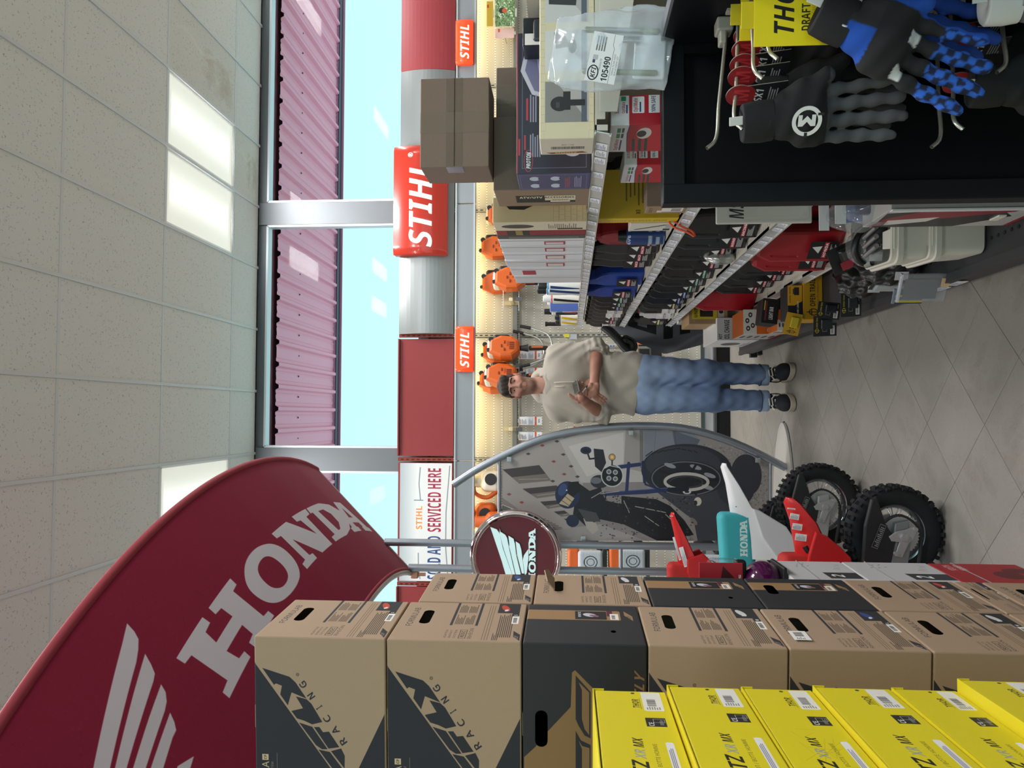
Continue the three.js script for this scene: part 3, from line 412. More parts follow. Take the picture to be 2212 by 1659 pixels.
    // rider
    pl('#1b1c22', [[1250, 1042], [1276, 1060], [1300, 1052], [1310, 1080], [1360, 1090], [1420, 1100], [1470, 1172], [1440, 1172], [1350, 1130], [1300, 1120], [1268, 1135], [1240, 1110]]); pl('#26272d', [[1285, 970], [1306, 972], [1312, 1000], [1302, 1020], [1288, 1008]]); ln('#1c1d22', 3.5, [[1272, 980], [1276, 992], [1296, 990]]); ov('#1f2a4c', 1268, 974, 12, 8); ov('#16181f', 1268, 975, 8, 4);
    ov('#222a46', 1239, 1124, 14, 13); ln('#26272d', 3, [[1244, 1112], [1254, 1100], [1270, 1098]]); pl('#b3ada4', [[1262, 1118], [1290, 1128], [1296, 1142], [1282, 1152], [1270, 1140]]); pl('#4a4a4c', [[1250, 1098], [1290, 1106], [1300, 1125], [1268, 1125]]);
    ov('#1f2b4e', 1228, 1069, 27, 29); ov('#3a4d7a', 1217, 1058, 9, 14, .4); pl('#141519', [[1230, 1042], [1252, 1040], [1256, 1060], [1240, 1072], [1228, 1068]]); pl('#c0b08e', [[1209, 1088], [1228, 1066], [1243, 1076], [1230, 1094]]); ln('#3a3630', 1.2, [[1222, 1072], [1238, 1084]]); ln('#3a3630', 1.2, [[1214, 1080], [1232, 1092]]); ov('#e8e6e0', 1226, 1059, 1.6);
    pl('#15161b', [[1345, 1070], [1420, 1076], [1450, 1090], [1480, 1120], [1500, 1150], [1440, 1165], [1400, 1130], [1345, 1110]]); for (const l of [[[1375, 1092], [1440, 1104]], [[1395, 1112], [1425, 1132]], [[1350, 1080], [1362, 1105]], [[1440, 1108], [1470, 1135]], [[1300, 1066], [1340, 1060]], [[1280, 1075], [1306, 1060]]]) ln('#a8a49c', 1.7, l); ov('#7a766e', 1500, 1122, 10, 5, .8); ov('#c8c2b4', 1509, 1080, 8, 9); ov('#2a2b31', 1504, 1083, 4, 5);
    for (let i = 0; i < 260; i++) { const x = 1300 + rnd() * 200, y = 1070 + rnd() * 90; ov(rnd() < .7 ? 'rgba(10,10,14,.5)' : 'rgba(170,166,160,.25)', x, y, .8 + rnd() * 2, .6 + rnd() * 1.5); }
  });
  const out = [[1084, 991], [1100, 982], [1140, 964], [1180, 951], [1240, 938], [1300, 931], [1390, 927], [1480, 933], [1560, 954], [1630, 984], [1661, 1000], [1661, 1168], [1084, 1168]].map(([x, y]) => atZ(x, y, zf + .004));
  const A = atZ(x0, y0, zf), B = atZ(x1, y1, zf), pg = slab(out.map((p) => [p.x, p.y]), .004, 0), uv = pg.attributes.uv, pp = pg.attributes.position;
  for (let i = 0; i < uv.count; i++) uv.setXY(i, (pp.getX(i) - A.x) / (B.x - A.x), (pp.getY(i) - B.y) / (A.y - B.y));
  const pn = thing('photo_panel', 'arched photo panel of a rider on a dark blue motorcycle', 'poster', V(0, 0, -zf - .006)); part(pn, 'print', pg, face(photo, .45));
  // round emblem
  const c = atZ(1113, 1203, 4.95), em = thing('round_emblem', 'round dark red wing emblem with wide chrome rim, behind the cartons', 'emblem', V(c.x, c.y, -4.98));
  const chrome = M('#e8dedc', .08, 1), k = 4.95 / 1700, q = (x, y) => [(1203 - y) * k, (1113 - x) * k];
  part(em, 'rim', lathe([[.245, -.05], [.285, -.05], [.292, -.02], [.288, .012], [.272, .03], [.262, .026], [.257, .012], [.245, .006]], 72).rotateX(Math.PI / 2), chrome);
  part(em, 'red_face', lathe([[0, .008], [.15, .010], [.25, .004], [.262, .008]], 64).rotateX(Math.PI / 2).translate(0, 0, .004), M('#640a1a', .25, 0, { specularIntensity: .5, clearcoat: .25, clearcoatRoughness: .04 }));
  const z5 = (l) => l.map(([a, b]) => q(980 + a / 4.148, 900 + b / 4.148));
  for (const l of [[[328, 995], [385, 1015], [412, 1050], [440, 1180], [520, 1400], [560, 1560], [500, 1520], [430, 1290], [365, 1100]], [[412, 1005], [418, 1035], [460, 1060], [478, 1090], [500, 1200], [548, 1400], [580, 1540], [536, 1440], [450, 1190], [414, 1060]], [[490, 1068], [535, 1095], [548, 1140], [560, 1240], [600, 1400], [590, 1480], [556, 1400], [505, 1190]], [[555, 1118], [590, 1140], [605, 1190], [615, 1260], [632, 1400], [612, 1400], [570, 1240]], [[668, 1185], [670, 1260], [655, 1390], [640, 1420], [622, 1300], [630, 1240]]]) part(em, 'wing_feather', new THREE.ExtrudeGeometry(shapeOf(z5(l)), { depth: .012, bevelEnabled: true, bevelSize: .004, bevelThickness: .008, bevelSegments: 3 }).translate(0, 0, .014), chrome);
  const s = .352 / 40.3, ty = q(1149, 0)[1]; part(em, 'lettering', glyphShapes(s / 10, .042 / 26).map((sh) => new THREE.ExtrudeGeometry(sh, { depth: .008, bevelEnabled: true, bevelSize: .002, bevelThickness: .004, bevelSegments: 2 }).translate(8.05 * s, ty + 53 * .042 / 26, .014)), chrome);
  part(em, 'bracket', box(.24, .03, .06, 0, .05, -.07), zinc);
}
// ---------------------------------------------------------------- the man by the shelves
// surface of f = 0 (negative inside) on a grid, by surface nets; colour is optional
function iso(f, lo, hi, cell, color) {
  const n = [0, 1, 2].map((k) => Math.ceil((hi[k] - lo[k]) / cell) + 1), [nx, ny, nz] = n, val = new Float32Array(nx * ny * nz), id = (i, j, k) => (k * ny + j) * nx + i;
  for (let k = 0; k < nz; k++) for (let j = 0; j < ny; j++) for (let i = 0; i < nx; i++) val[id(i, j, k)] = f(lo[0] + i * cell, lo[1] + j * cell, lo[2] + k * cell);
  const vid = new Int32Array(nx * ny * nz).fill(-1), pos = [], idx = [], E = [[0, 1], [0, 2], [0, 4], [1, 3], [1, 5], [2, 3], [2, 6], [3, 7], [4, 5], [4, 6], [5, 7], [6, 7]];
  for (let k = 0; k < nz - 1; k++) for (let j = 0; j < ny - 1; j++) for (let i = 0; i < nx - 1; i++) {
    const c = []; let m = 0; for (let b = 0; b < 8; b++) { const v = val[id(i + (b & 1), j + ((b >> 1) & 1), k + (b >> 2))]; c.push(v); if (v < 0) m |= 1 << b; }
    if (m === 0 || m === 255) continue;
    let x = 0, y = 0, z = 0, q = 0;
    for (const [a, b] of E) if ((c[a] < 0) !== (c[b] < 0)) { const t = c[a] / (c[a] - c[b]); x += (a & 1) + ((b & 1) - (a & 1)) * t; y += ((a >> 1) & 1) + (((b >> 1) & 1) - ((a >> 1) & 1)) * t; z += (a >> 2) + ((b >> 2) - (a >> 2)) * t; q++; }
    vid[id(i, j, k)] = pos.length / 3; pos.push(lo[0] + (i + x / q) * cell, lo[1] + (j + y / q) * cell, lo[2] + (k + z / q) * cell);
  }
  const quad = (a, b, c, d, flip) => { if (a < 0 || b < 0 || c < 0 || d < 0) return; flip ? idx.push(a, c, b, b, c, d) : idx.push(a, b, c, b, d, c); };
  for (let k = 1; k < nz - 1; k++) for (let j = 1; j < ny - 1; j++) for (let i = 1; i < nx - 1; i++) {
    const s = val[id(i, j, k)] < 0;
    if (s !== val[id(i + 1, j, k)] < 0) quad(vid[id(i, j - 1, k - 1)], vid[id(i, j, k - 1)], vid[id(i, j - 1, k)], vid[id(i, j, k)], !s);
    if (s !== val[id(i, j + 1, k)] < 0) quad(vid[id(i - 1, j, k - 1)], vid[id(i - 1, j, k)], vid[id(i, j, k - 1)], vid[id(i, j, k)], !s);
    if (s !== val[id(i, j, k + 1)] < 0) quad(vid[id(i - 1, j - 1, k)], vid[id(i, j - 1, k)], vid[id(i - 1, j, k)], vid[id(i, j, k)], !s);
  }
  const nor = [], col = [], e = cell * .6; for (let i = 0; i < pos.length; i += 3) { const [x, y, z] = pos.slice(i, i + 3), g = V(f(x + e, y, z) - f(x - e, y, z), f(x, y + e, z) - f(x, y - e, z), f(x, y, z + e) - f(x, y, z - e)).normalize(); nor.push(g.x, g.y, g.z); if (color) col.push(...color(x, y, z)); }
  const g = new THREE.BufferGeometry(); g.setAttribute('position', new THREE.Float32BufferAttribute(pos, 3)); g.setAttribute('normal', new THREE.Float32BufferAttribute(nor, 3)); if (color) g.setAttribute('color', new THREE.Float32BufferAttribute(col, 3)); g.setIndex(idx); return g;
}
const smin = (a, b, k) => { const h = Math.max(k - Math.abs(a - b), 0) / k; return Math.min(a, b) - h * h * k / 4; };
const cap = (x, y, z, a, b, ra, rb) => { const dx = b.x - a.x, dy = b.y - a.y, dz = b.z - a.z, px = x - a.x, py = y - a.y, pz = z - a.z, t = Math.min(1, Math.max(0, (px * dx + py * dy + pz * dz) / (dx * dx + dy * dy + dz * dz))); return Math.hypot(px - dx * t, py - dy * t, pz - dz * t) - (ra + (rb - ra) * t); };
const ell = (x, y, z, c, r) => { const a = (x - c.x) / r.x, b = (y - c.y) / r.y, d = (z - c.z) / r.z, k = Math.hypot(a, b, d); return k < 1e-4 ? -Math.min(r.x, r.y, r.z) : k * (k - 1) / Math.hypot(a / r.x, b / r.y, d / r.z); };
{
  const O = V(.185, 0, -5.23), q = (x, y, dz = 0) => atZ(x, y, 5.23 - dz).sub(O);
  const sL = q(1207, 771, -.01), sR = q(1207, 884, -.01), eL = q(1288, 754, .03), eR = q(1298, 892, .05), wL = q(1284, 826, .2), wR = q(1262, 866, .21);
  const hipL = q(1400, 800), hipR = q(1400, 862), kL = q(1530, 806, .03), kR = q(1532, 862, .03), aL = q(1664, 810, -.02), aR = q(1664, 866, -.02);
  const neck0 = q(1180, 832, -.02), chest = q(1225, 826), waist = q(1320, 828, .005), hem = q(1368, 830, 0);
  const HC = q(1116, 834, .0);                       // middle of the head
  // --- body: one skin surface
  const fing = (base, dir, len, r, bend, list) => { let p = base.clone(), d = dir.clone().normalize(); for (const l of [.45, .32, .26]) { const e = p.clone().addScaledVector(d, len * l); list.push([p, e, r, r * .9]); r *= .9; p = e; d = d.clone().add(bend).normalize(); } };
  const handL = [], handR = [];
  { // left hand lies over the right forearm, fingers slanting down
    const k = q(1284, 848, .25); handL.push([wL, k, .026, .030]);
    [[1274, 850], [1280, 853], [1287, 854], [1293, 851]].forEach(([x, y], i) => fing(q(x, y, .262 - i * .004), V(-.62 + i * .03, -.66 - i * .07, -.05), [.075, .082, .078, .062][i], [.0092, .0094, .009, .0082][i], V(-.12, -.12, -.22), handL));
    fing(q(1272, 838, .25), V(-.75, .05, .12), .062, .011, V(0, -.25, -.1), handL);
    handL.push([q(1276, 832, .24), q(1277, 848, .258), .016, .013], [q(1290, 832, .235), q(1290, 848, .25), .016, .012]);
  }
  { // right hand raised, gripping the phone between thumb and fingers
    const k = q(1256, 858, .25); handR.push([wR, k, .025, .027], [q(1262, 862, .23), q(1262, 852, .25), .018, .014], [q(1250, 866, .23), q(1246, 858, .25), .017, .013]);
    [[1250, 848], [1256, 849], [1262, 851], [1267, 853]].forEach(([x, y], i) => fing(q(x, y, .262), V(.85, .12 - i * .05, .08), [.074, .08, .074, .06][i], [.0092, .0094, .009, .0082][i], V(-.05, .15, .2), handR));
    fing(q(1244, 861, .25), V(.35, .9, .15), .05, .0115, V(.35, .05, .05), handR);
  }
  const limbs = [[eL, wL, .036, .018], [eR, wR, .036, .018], [sL, eL, .04, .04], [sR, eR, .04, .04], [sL, sR, .035, .035], [chest, waist, .062, .062], [waist, q(1395, 830), .062, .06], [hipL, kL, .06, .045], [hipR, kR, .06, .045], [kL, aL, .042, .034], [kR, aR, .042, .034], [aL, aL.clone().add(V(.015, -.06, .12)), .032, .025], [aR, aR.clone().add(V(-.015, -.06, .12)), .032, .025], [neck0, HC.clone().add(V(0, -.06, -.015)), .06, .054], [chest, neck0, .062, .056]];
  const bodyF = (x, y, z) => { let d = 9; for (const [a, b, r, s] of limbs) d = smin(d, cap(x, y, z, a, b, r, s), .03); return d; };
  const handF = (hand, e, w) => (x, y, z) => { let d = cap(x, y, z, e, w, .046, .029); let h = 9; for (const [a, b, r, s] of hand) h = smin(h, cap(x, y, z, a, b, r, s), .006); return smin(d, h, .018); };
  const headF = (x, y, z) => {
    const X = x - HC.x, Y = y - HC.y, Z = z - HC.z, A = Math.abs(X);
    let d = ell(X, Y, Z, V(0, .022, -.012), V(.073, .102, .096));
    d = smin(d, ell(X, Y, Z, V(0, -.045, .012), V(.056, .07, .072)), .03);
    d = smin(d, cap(A, Y, Z, V(0, -.101, .06), V(.018, -.097, .052), .021, .019), .03);
    d = smin(d, cap(A, Y, Z, V(.01, .032, .079), V(.042, .034, .063), .013, .012), .016);
    d = smin(d, cap(A, Y, Z, V(.03, -.022, .062), V(.05, -.018, .045), .02, .018), .03);
    d = -smin(-d, ell(A, Y, Z, V(.032, .012, .097), V(.021, .014, .022)), .012);
    d = smin(d, cap(A, Y, Z, V(0, .016, .083), V(0, -.024, .104), .0075, .0125), .009); d = smin(d, cap(A, Y, Z, V(.006, -.028, .094), V(.013, -.028, .086), .008, .007), .007);
    d = smin(d, cap(A, Y, Z, V(0, -.052, .083), V(.021, -.055, .073), .007, .005), .006); d = smin(d, cap(A, Y, Z, V(0, -.064, .082), V(.018, -.062, .074), .0075, .005), .006); d = Math.max(d, -cap(A, Y, Z, V(0, -.0585, .098), V(.022, -.0585, .084), .0035, .003));
    d = smin(d, ell(A, Y, Z, V(.077, -.004, -.012), V(.011, .031, .02)), .008); d = Math.max(d, -ell(A, Y, Z, V(.087, .0, -.008), V(.007, .019, .011)));
    return smin(d, cap(x, y, z, neck0, HC.clone().add(V(0, -.06, -.015)), .06, .054), .025);
  };
  const skin = new THREE.Color('#b98a78'), beard = new THREE.Color('#5f4638'), lip = new THREE.Color('#a5645a'), rosy = new THREE.Color('#c48674'), tan = new THREE.Color('#9a6a54');
  const skinC = (x, y, z) => [skin.r, skin.g, skin.b], armC = (x, y, z) => { const c = tan.clone().lerp(skin, .35 + .08 * Math.sin(x * 90 + y * 70)); return [c.r, c.g, c.b]; };
  const faceC = (x, y, z) => {
    const X = Math.abs(x - HC.x), Y = y - HC.y, Z = z - HC.z, c = skin.clone(), S = (a, b, t) => THREE.MathUtils.smoothstep(t, a, b); if (Math.hypot(X - .045, Y + .02) < .03) c.lerp(rosy, .6); if (X > .07) c.lerp(rosy, .7);
    const jaw = (1 - S(-.05, -.034, Y - Math.max(0, X - .03) * .9)) * S(-.03, .01, Z) * S(-.15, -.118, Y - Math.max(0, .035 - Z) * .6), bare = Math.hypot(X / 1.5, Y + .058) < .0165; c.lerp(beard, jaw * (bare ? .1 : .66) * (X < .045 || Y < -.03 ? 1 : .6));
    if (Math.hypot(X / 2.6, (Y + .0585) / 1) < .0085 && Z > .06) c.lerp(lip, .6); return [c.r, c.g, c.b];
  };
  const lo3 = (c, r) => [c.x - r, c.y - r, c.z - r], hi3 = (c, r) => [c.x + r, c.y + r, c.z + r];
  const cols = (g, f) => g;
  const parts = [iso((x, y, z) => Math.max(bodyF(x, y, z), y - (HC.y - .1), -(y - .055)), [-.4, .0, -.25], [.4, 1.7, .3], .014, skinC),
    iso((x, y, z) => Math.max(headF(x, y, z), (HC.y - .17) - y), [HC.x - .12, HC.y - .19, HC.z - .14], [HC.x + .12, HC.y + .16, HC.z + .16], .0036, faceC)];
  for (const [h, e, w] of [[handL, eL, wL], [handR, eR, wR]]) { const c = e.clone().lerp(w, .9), F2 = handF(h, e, w); parts.push(iso(F2, [Math.min(e.x, w.x) - .17, Math.min(e.y, w.y) - .15, Math.min(e.z, w.z) - .06], [Math.max(e.x, w.x) + .17, Math.max(e.y, w.y) + .14, Math.max(e.z, w.z) + .13], .0042, armC)); }
  const man = new THREE.Mesh(mergeGeometries(parts.map((g) => g.toNonIndexed())), M(0xffffff, .62, 0, { vertexColors: true, sheen: .1 })); shade(man); man.name = 'person'; man.position.copy(O); scene.add(man);
  tag(man, 'standing man in beige hoodie and rolled blue jeans, arms folded, holding a phone', 'person');
  // --- eyes, brows
  for (const s of [-1, 1]) {
    const e = HC.clone().add(V(s * .032, .0125, .0715)); const eye = part(man, 'eye', new THREE.SphereGeometry(.0125, 20, 14).translate(e.x, e.y, e.z), mat('#d9d2ca', .25)); part(eye, 'iris', new THREE.SphereGeometry(.0068, 16, 10).scale(1, 1, .5).translate(e.x, e.y - .0008, e.z + .0104), mat('#2b1c14', .2));
    part(man, 'eyelid', new THREE.SphereGeometry(.0136, 20, 10, 0, 7, 0, 1.42).rotateX(.62).translate(e.x, e.y, e.z), mat('#a87866', .6));
    part(man, 'eyebrow', tube([V(s * .012, .033, .092), V(s * .03, .0375, .0875), V(s * .05, .031, .069)].map((p) => p.add(HC)), .0048, 16, 8).translate(0, -.002, 0), mat('#2e211b', .8));
  }
  // --- hair: cap over the skull with a fringe
  const hairF = (x, y, z) => {
    const X = x - HC.x, Y = y - HC.y, Z = z - HC.z, A = Math.abs(X), w = .0014 * Math.sin(X * 230 + Z * 60) * Math.sin(Z * 120 - Y * 80);
    let d = ell(X, Y, Z, V(0, .033, -.017), V(.0795, .1, .103)) + w; d = smin(d, cap(X, Y, Z, V(-.045, .075, .06), V(.045, .083, .066), .026, .028) + w, .02);
    d = Math.max(d, -(ell(X, Y, Z, V(0, .02, -.012), V(.07, .098, .092))));
    const front = Math.max(-(Y - (.052 - .022 * Math.min(1, A / .07) + .006 * Math.sin(X * 160))) , -1), side = -(Y - (.0 - Math.min(.05, Math.max(0, -Z) * .9)));
    return Math.max(d, Z > .018 ? front : Math.max(side, Z > -.03 ? -(Y - .012) : -1));
  };
  part(man, 'hair', iso(hairF, [HC.x - .11, HC.y - .09, HC.z - .15], [HC.x + .11, HC.y + .16, HC.z + .13], .0042), M('#33271f', .65, 0, { sheen: .3 }));
  // --- hoodie
  const fold = (x, y, z) => .0035 * Math.sin(y * 62 + Math.abs(x) * 55 + Math.sin(x * 25) * 2) * Math.max(0, Math.min(1, (Math.abs(x - .02) - .09) * 12)) + .004 * Math.sin(y * 34 + x * 22 + Math.sin(x * 19) * 2) + .003 * Math.sin(x * 48 - y * 25 + z * 30);
  const eL2 = eL.clone().lerp(wL, .2), eR2 = eR.clone().lerp(wR, .2);
  const hoodF = (x, y, z) => {
    const zz = z * 1.28; let d = 9; const c = (a, b, r, s) => cap(x, y, zz, V(a.x, a.y, a.z * 1.28), V(b.x, b.y, b.z * 1.28), r, s);
    const w = (dx) => V(dx, 0, 0), p = (v, dx) => v.clone().add(w(dx));
    d = c(p(chest, -.085), p(chest, .085), .135, .135); d = smin(d, c(p(waist, -.07), p(waist, .075), .128, .128), .12); d = smin(d, c(p(hem, -.075), p(hem, .08), .126, .13), .1);
    d = smin(d, c(sL, sR, .075, .075), .06); d = smin(d, c(chest, neck0, .11, .085), .06); for (const t of [sL, sR]) d = smin(d, c(neck0.clone().add(V(0, -.02, 0)), t, .07, .06), .05);
    const arm = (s, e, e2) => { let a = cap(x, y, z, s, e, .08, .069); const dd = e2.clone().sub(e).normalize(), cut = (x - e2.x) * dd.x + (y - e2.y) * dd.y + (z - e2.z) * dd.z; a = smin(a, Math.max(cap(x, y, z, e, e2, .07, .068), cut), .02); const t = ((x - s.x) * (e.x - s.x) + (y - s.y) * (e.y - s.y)) / s.distanceToSquared(e); a += .006 * Math.sin(t * 38) * Math.max(0, t - .45); return a; };
    d = smin(d, arm(sL, eL, eL2), .045); d = smin(d, arm(sR, eR, eR2), .045);
    d += fold(x, y, z); d = Math.max(d, (hem.y + .02 - (x - .0) * .16) - y - .055); // hem line
    return Math.max(d, y - (neck0.y + .045), -(cap(x, y, z, neck0.clone().add(V(0, .0, .045)), neck0.clone().add(V(0, .1, .09)), .052, .08)));
  };
  const fleece = M('#aaa498', .95, 0, { sheen: .4, sheenRoughness: .8, sheenColor: new THREE.Color('#d8d0c0') });
  const hoodie = part(man, 'hoodie', iso(hoodF, [-.42, .86, -.24], [.42, 1.72, .3], .0085), fleece);
  part(hoodie, 'hood', iso((x, y, z) => { const c = neck0, t = Math.hypot(x - c.x, (z - c.z + .02) * .95), tilt = y - c.y - .015 + (z - c.z) * .55; return Math.hypot(Math.max(0, Math.abs(t - .092) - .006), tilt * .8) - .024 + (z - c.z > .075 ? (z - c.z - .075) * 1.1 : 0) + .003 * Math.sin(x * 60); }, [neck0.x - .18, neck0.y - .12, neck0.z - .2], [neck0.x + .18, neck0.y + .16, neck0.z + .2], .006), fleece);
  for (const s of [-1, 1]) part(hoodie, 'drawstring', tube([V(.012 * s, -.055, .125), V(.014 * s, -.1, .142), V(.012 * s + (s > 0 ? .005 : 0), s > 0 ? -.19 : -.12, .14)].map((p) => p.add(neck0)), .0035, 12, 6), mat('#c9c1b0', .8));
  for (const [e, e2] of [[eL, eL2], [eR, eR2]]) { const d = e2.clone().sub(e).normalize(), g = new THREE.TorusGeometry(.058, .0125, 10, 28); g.applyQuaternion(new THREE.Quaternion().setFromUnitVectors(V(0, 0, 1), d)); part(hoodie, 'cuff', g.translate(e2.x - d.x * .012, e2.y - d.y * .012, e2.z - d.z * .012), fleece); }
  // --- jeans
  const jeanF = (x, y, z) => {
    let d = cap(x, y, z * 1.1, q(1385, 806), q(1385, 856), .115, .115); const w = .003 * Math.sin(y * 23 + x * 26 + Math.sin(y * 11 + z * 20) * 1.6) * (.3 + Math.max(0, Math.cos((y - .48) * 9))) + .0022 * Math.sin(y * 61 + x * 45 + z * 50 + Math.sin(x * 31) * 2);
    for (const [h, k, a] of [[hipL, kL, aL], [hipR, kR, aR]]) { let l = cap(x, y, z, h, k, .102, .078); l = smin(l, cap(x, y, z, k, a, .078, .062), .05); d = smin(d, l + w, .035); }
    return Math.max(d, y - q(1350, 0).y, (q(1651, 830).y) - y);
  };
  const denim = pic(256, 256, (g) => { fill(g, '#fff', 0, 0, 256, 256); speckle(g, 256, 256, 9000, ['rgba(60,80,110,.25)', 'rgba(255,255,255,.3)'], 2); }, { repeat: [1, 1] });
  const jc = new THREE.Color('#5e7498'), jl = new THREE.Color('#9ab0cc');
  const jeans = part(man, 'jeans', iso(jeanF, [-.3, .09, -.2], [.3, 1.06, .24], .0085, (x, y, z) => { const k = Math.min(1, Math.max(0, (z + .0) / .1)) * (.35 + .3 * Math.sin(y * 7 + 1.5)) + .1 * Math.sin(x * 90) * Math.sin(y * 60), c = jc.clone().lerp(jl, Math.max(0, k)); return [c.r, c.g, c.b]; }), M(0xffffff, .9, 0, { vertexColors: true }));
  for (const a of [aL, aR]) { const g = lathe([[.058, 0], [.068, .002], [.07, .02], [.0695, .052], [.06, .056], [.058, .04]], 32); part(jeans, 'rolled_cuff', g.translate(a.x, q(1653, 0).y, a.z), M('#8da2bd', .9)); part(jeans, 'cuff_seam', new THREE.TorusGeometry(.0695, .004, 8, 32).rotateX(Math.PI / 2).translate(a.x, q(1653, 0).y + .056, a.z), mat('#33435c', .9)); }
  // --- shoes
  for (const [a, s] of [[aL, 1], [aR, -1]]) {
    const yaw = s * .12, sh = part(man, 'shoe', iso((x, y, z) => { let d = ell(x, y, z, V(0, .045, .085), V(.049, .045, .085)); d = smin(d, cap(x, y, z, V(0, .06, -.06), V(0, .055, .06), .042, .044), .04); d = smin(d, cap(x, y, z, V(0, .07, -.05), V(0, .125, -.045), .046, .05), .03); return Math.max(d, .026 - y); }, [-.09, .0, -.14], [.09, .19, .2], .006), M('#191c26', .85));
    const sole = new THREE.Shape(); sole.absellipse(0, .06, .053, .115, 0, Math.PI); sole.absellipse(0, -.055, .046, .07, Math.PI, Math.PI * 2);
    part(sh, 'sole', new THREE.ExtrudeGeometry(sole, { depth: .024, bevelEnabled: true, bevelSize: .004, bevelThickness: .004, bevelSegments: 2, curveSegments: 20 }).rotateX(Math.PI / 2).translate(0, .032, 0), mat('#b5ab98', .7));
    part(sh, 'laces', [0, 1, 2, 3, 4].map((k) => rod(V(-.022, .083 + k * .014, .085 - k * .021), V(.022, .089 + k * .014, .079 - k * .021), .004, 8)).concat([rod(V(-.02, .12, .035), V(-.05, .1, .04), .004), rod(V(.02, .12, .035), V(.05, .1, .04), .004)]), mat('#d9d2c2', .8));
    for (const k of [-1, 1]) part(sh, 'side_panel', rbox(.008, .045, .07, .003, k * .044, .082, .01), mat('#cfc7b5', .8));
    sh.position.set(a.x + s * .006, 0, a.z + .055); sh.rotation.y = yaw;
  }
  // --- what he holds
  const ph = q(1245, 836, .285).add(O), phone = thing('phone', 'silver edged phone in the raised hand of the man', 'phone', ph); part(phone, 'body', rbox(.075, .012, .15, .005), M('#8d8f8c', .25, .6)); part(phone, 'screen', box(.068, .001, .142, 0, .0065, 0), mat('#16181c', .1)); phone.rotation.set(.16, .1, .2);
  const pa = q(1258, 847, .29).add(O), pb = q(1268, 835, .3).add(O), pen = thing('pen', 'thin white pen with dark tip held beside the phone', 'pen', pa), dv = pb.clone().sub(pa); part(pen, 'barrel', rod(V(0, 0, 0), dv.clone().multiplyScalar(.8), .0042, 10), mat('#d8dce0', .4)); part(pen, 'tip', rod(dv.clone().multiplyScalar(.8), dv.clone().multiplyScalar(1.15), .0044, 10, .003), mat('#1a1f33', .4));
}
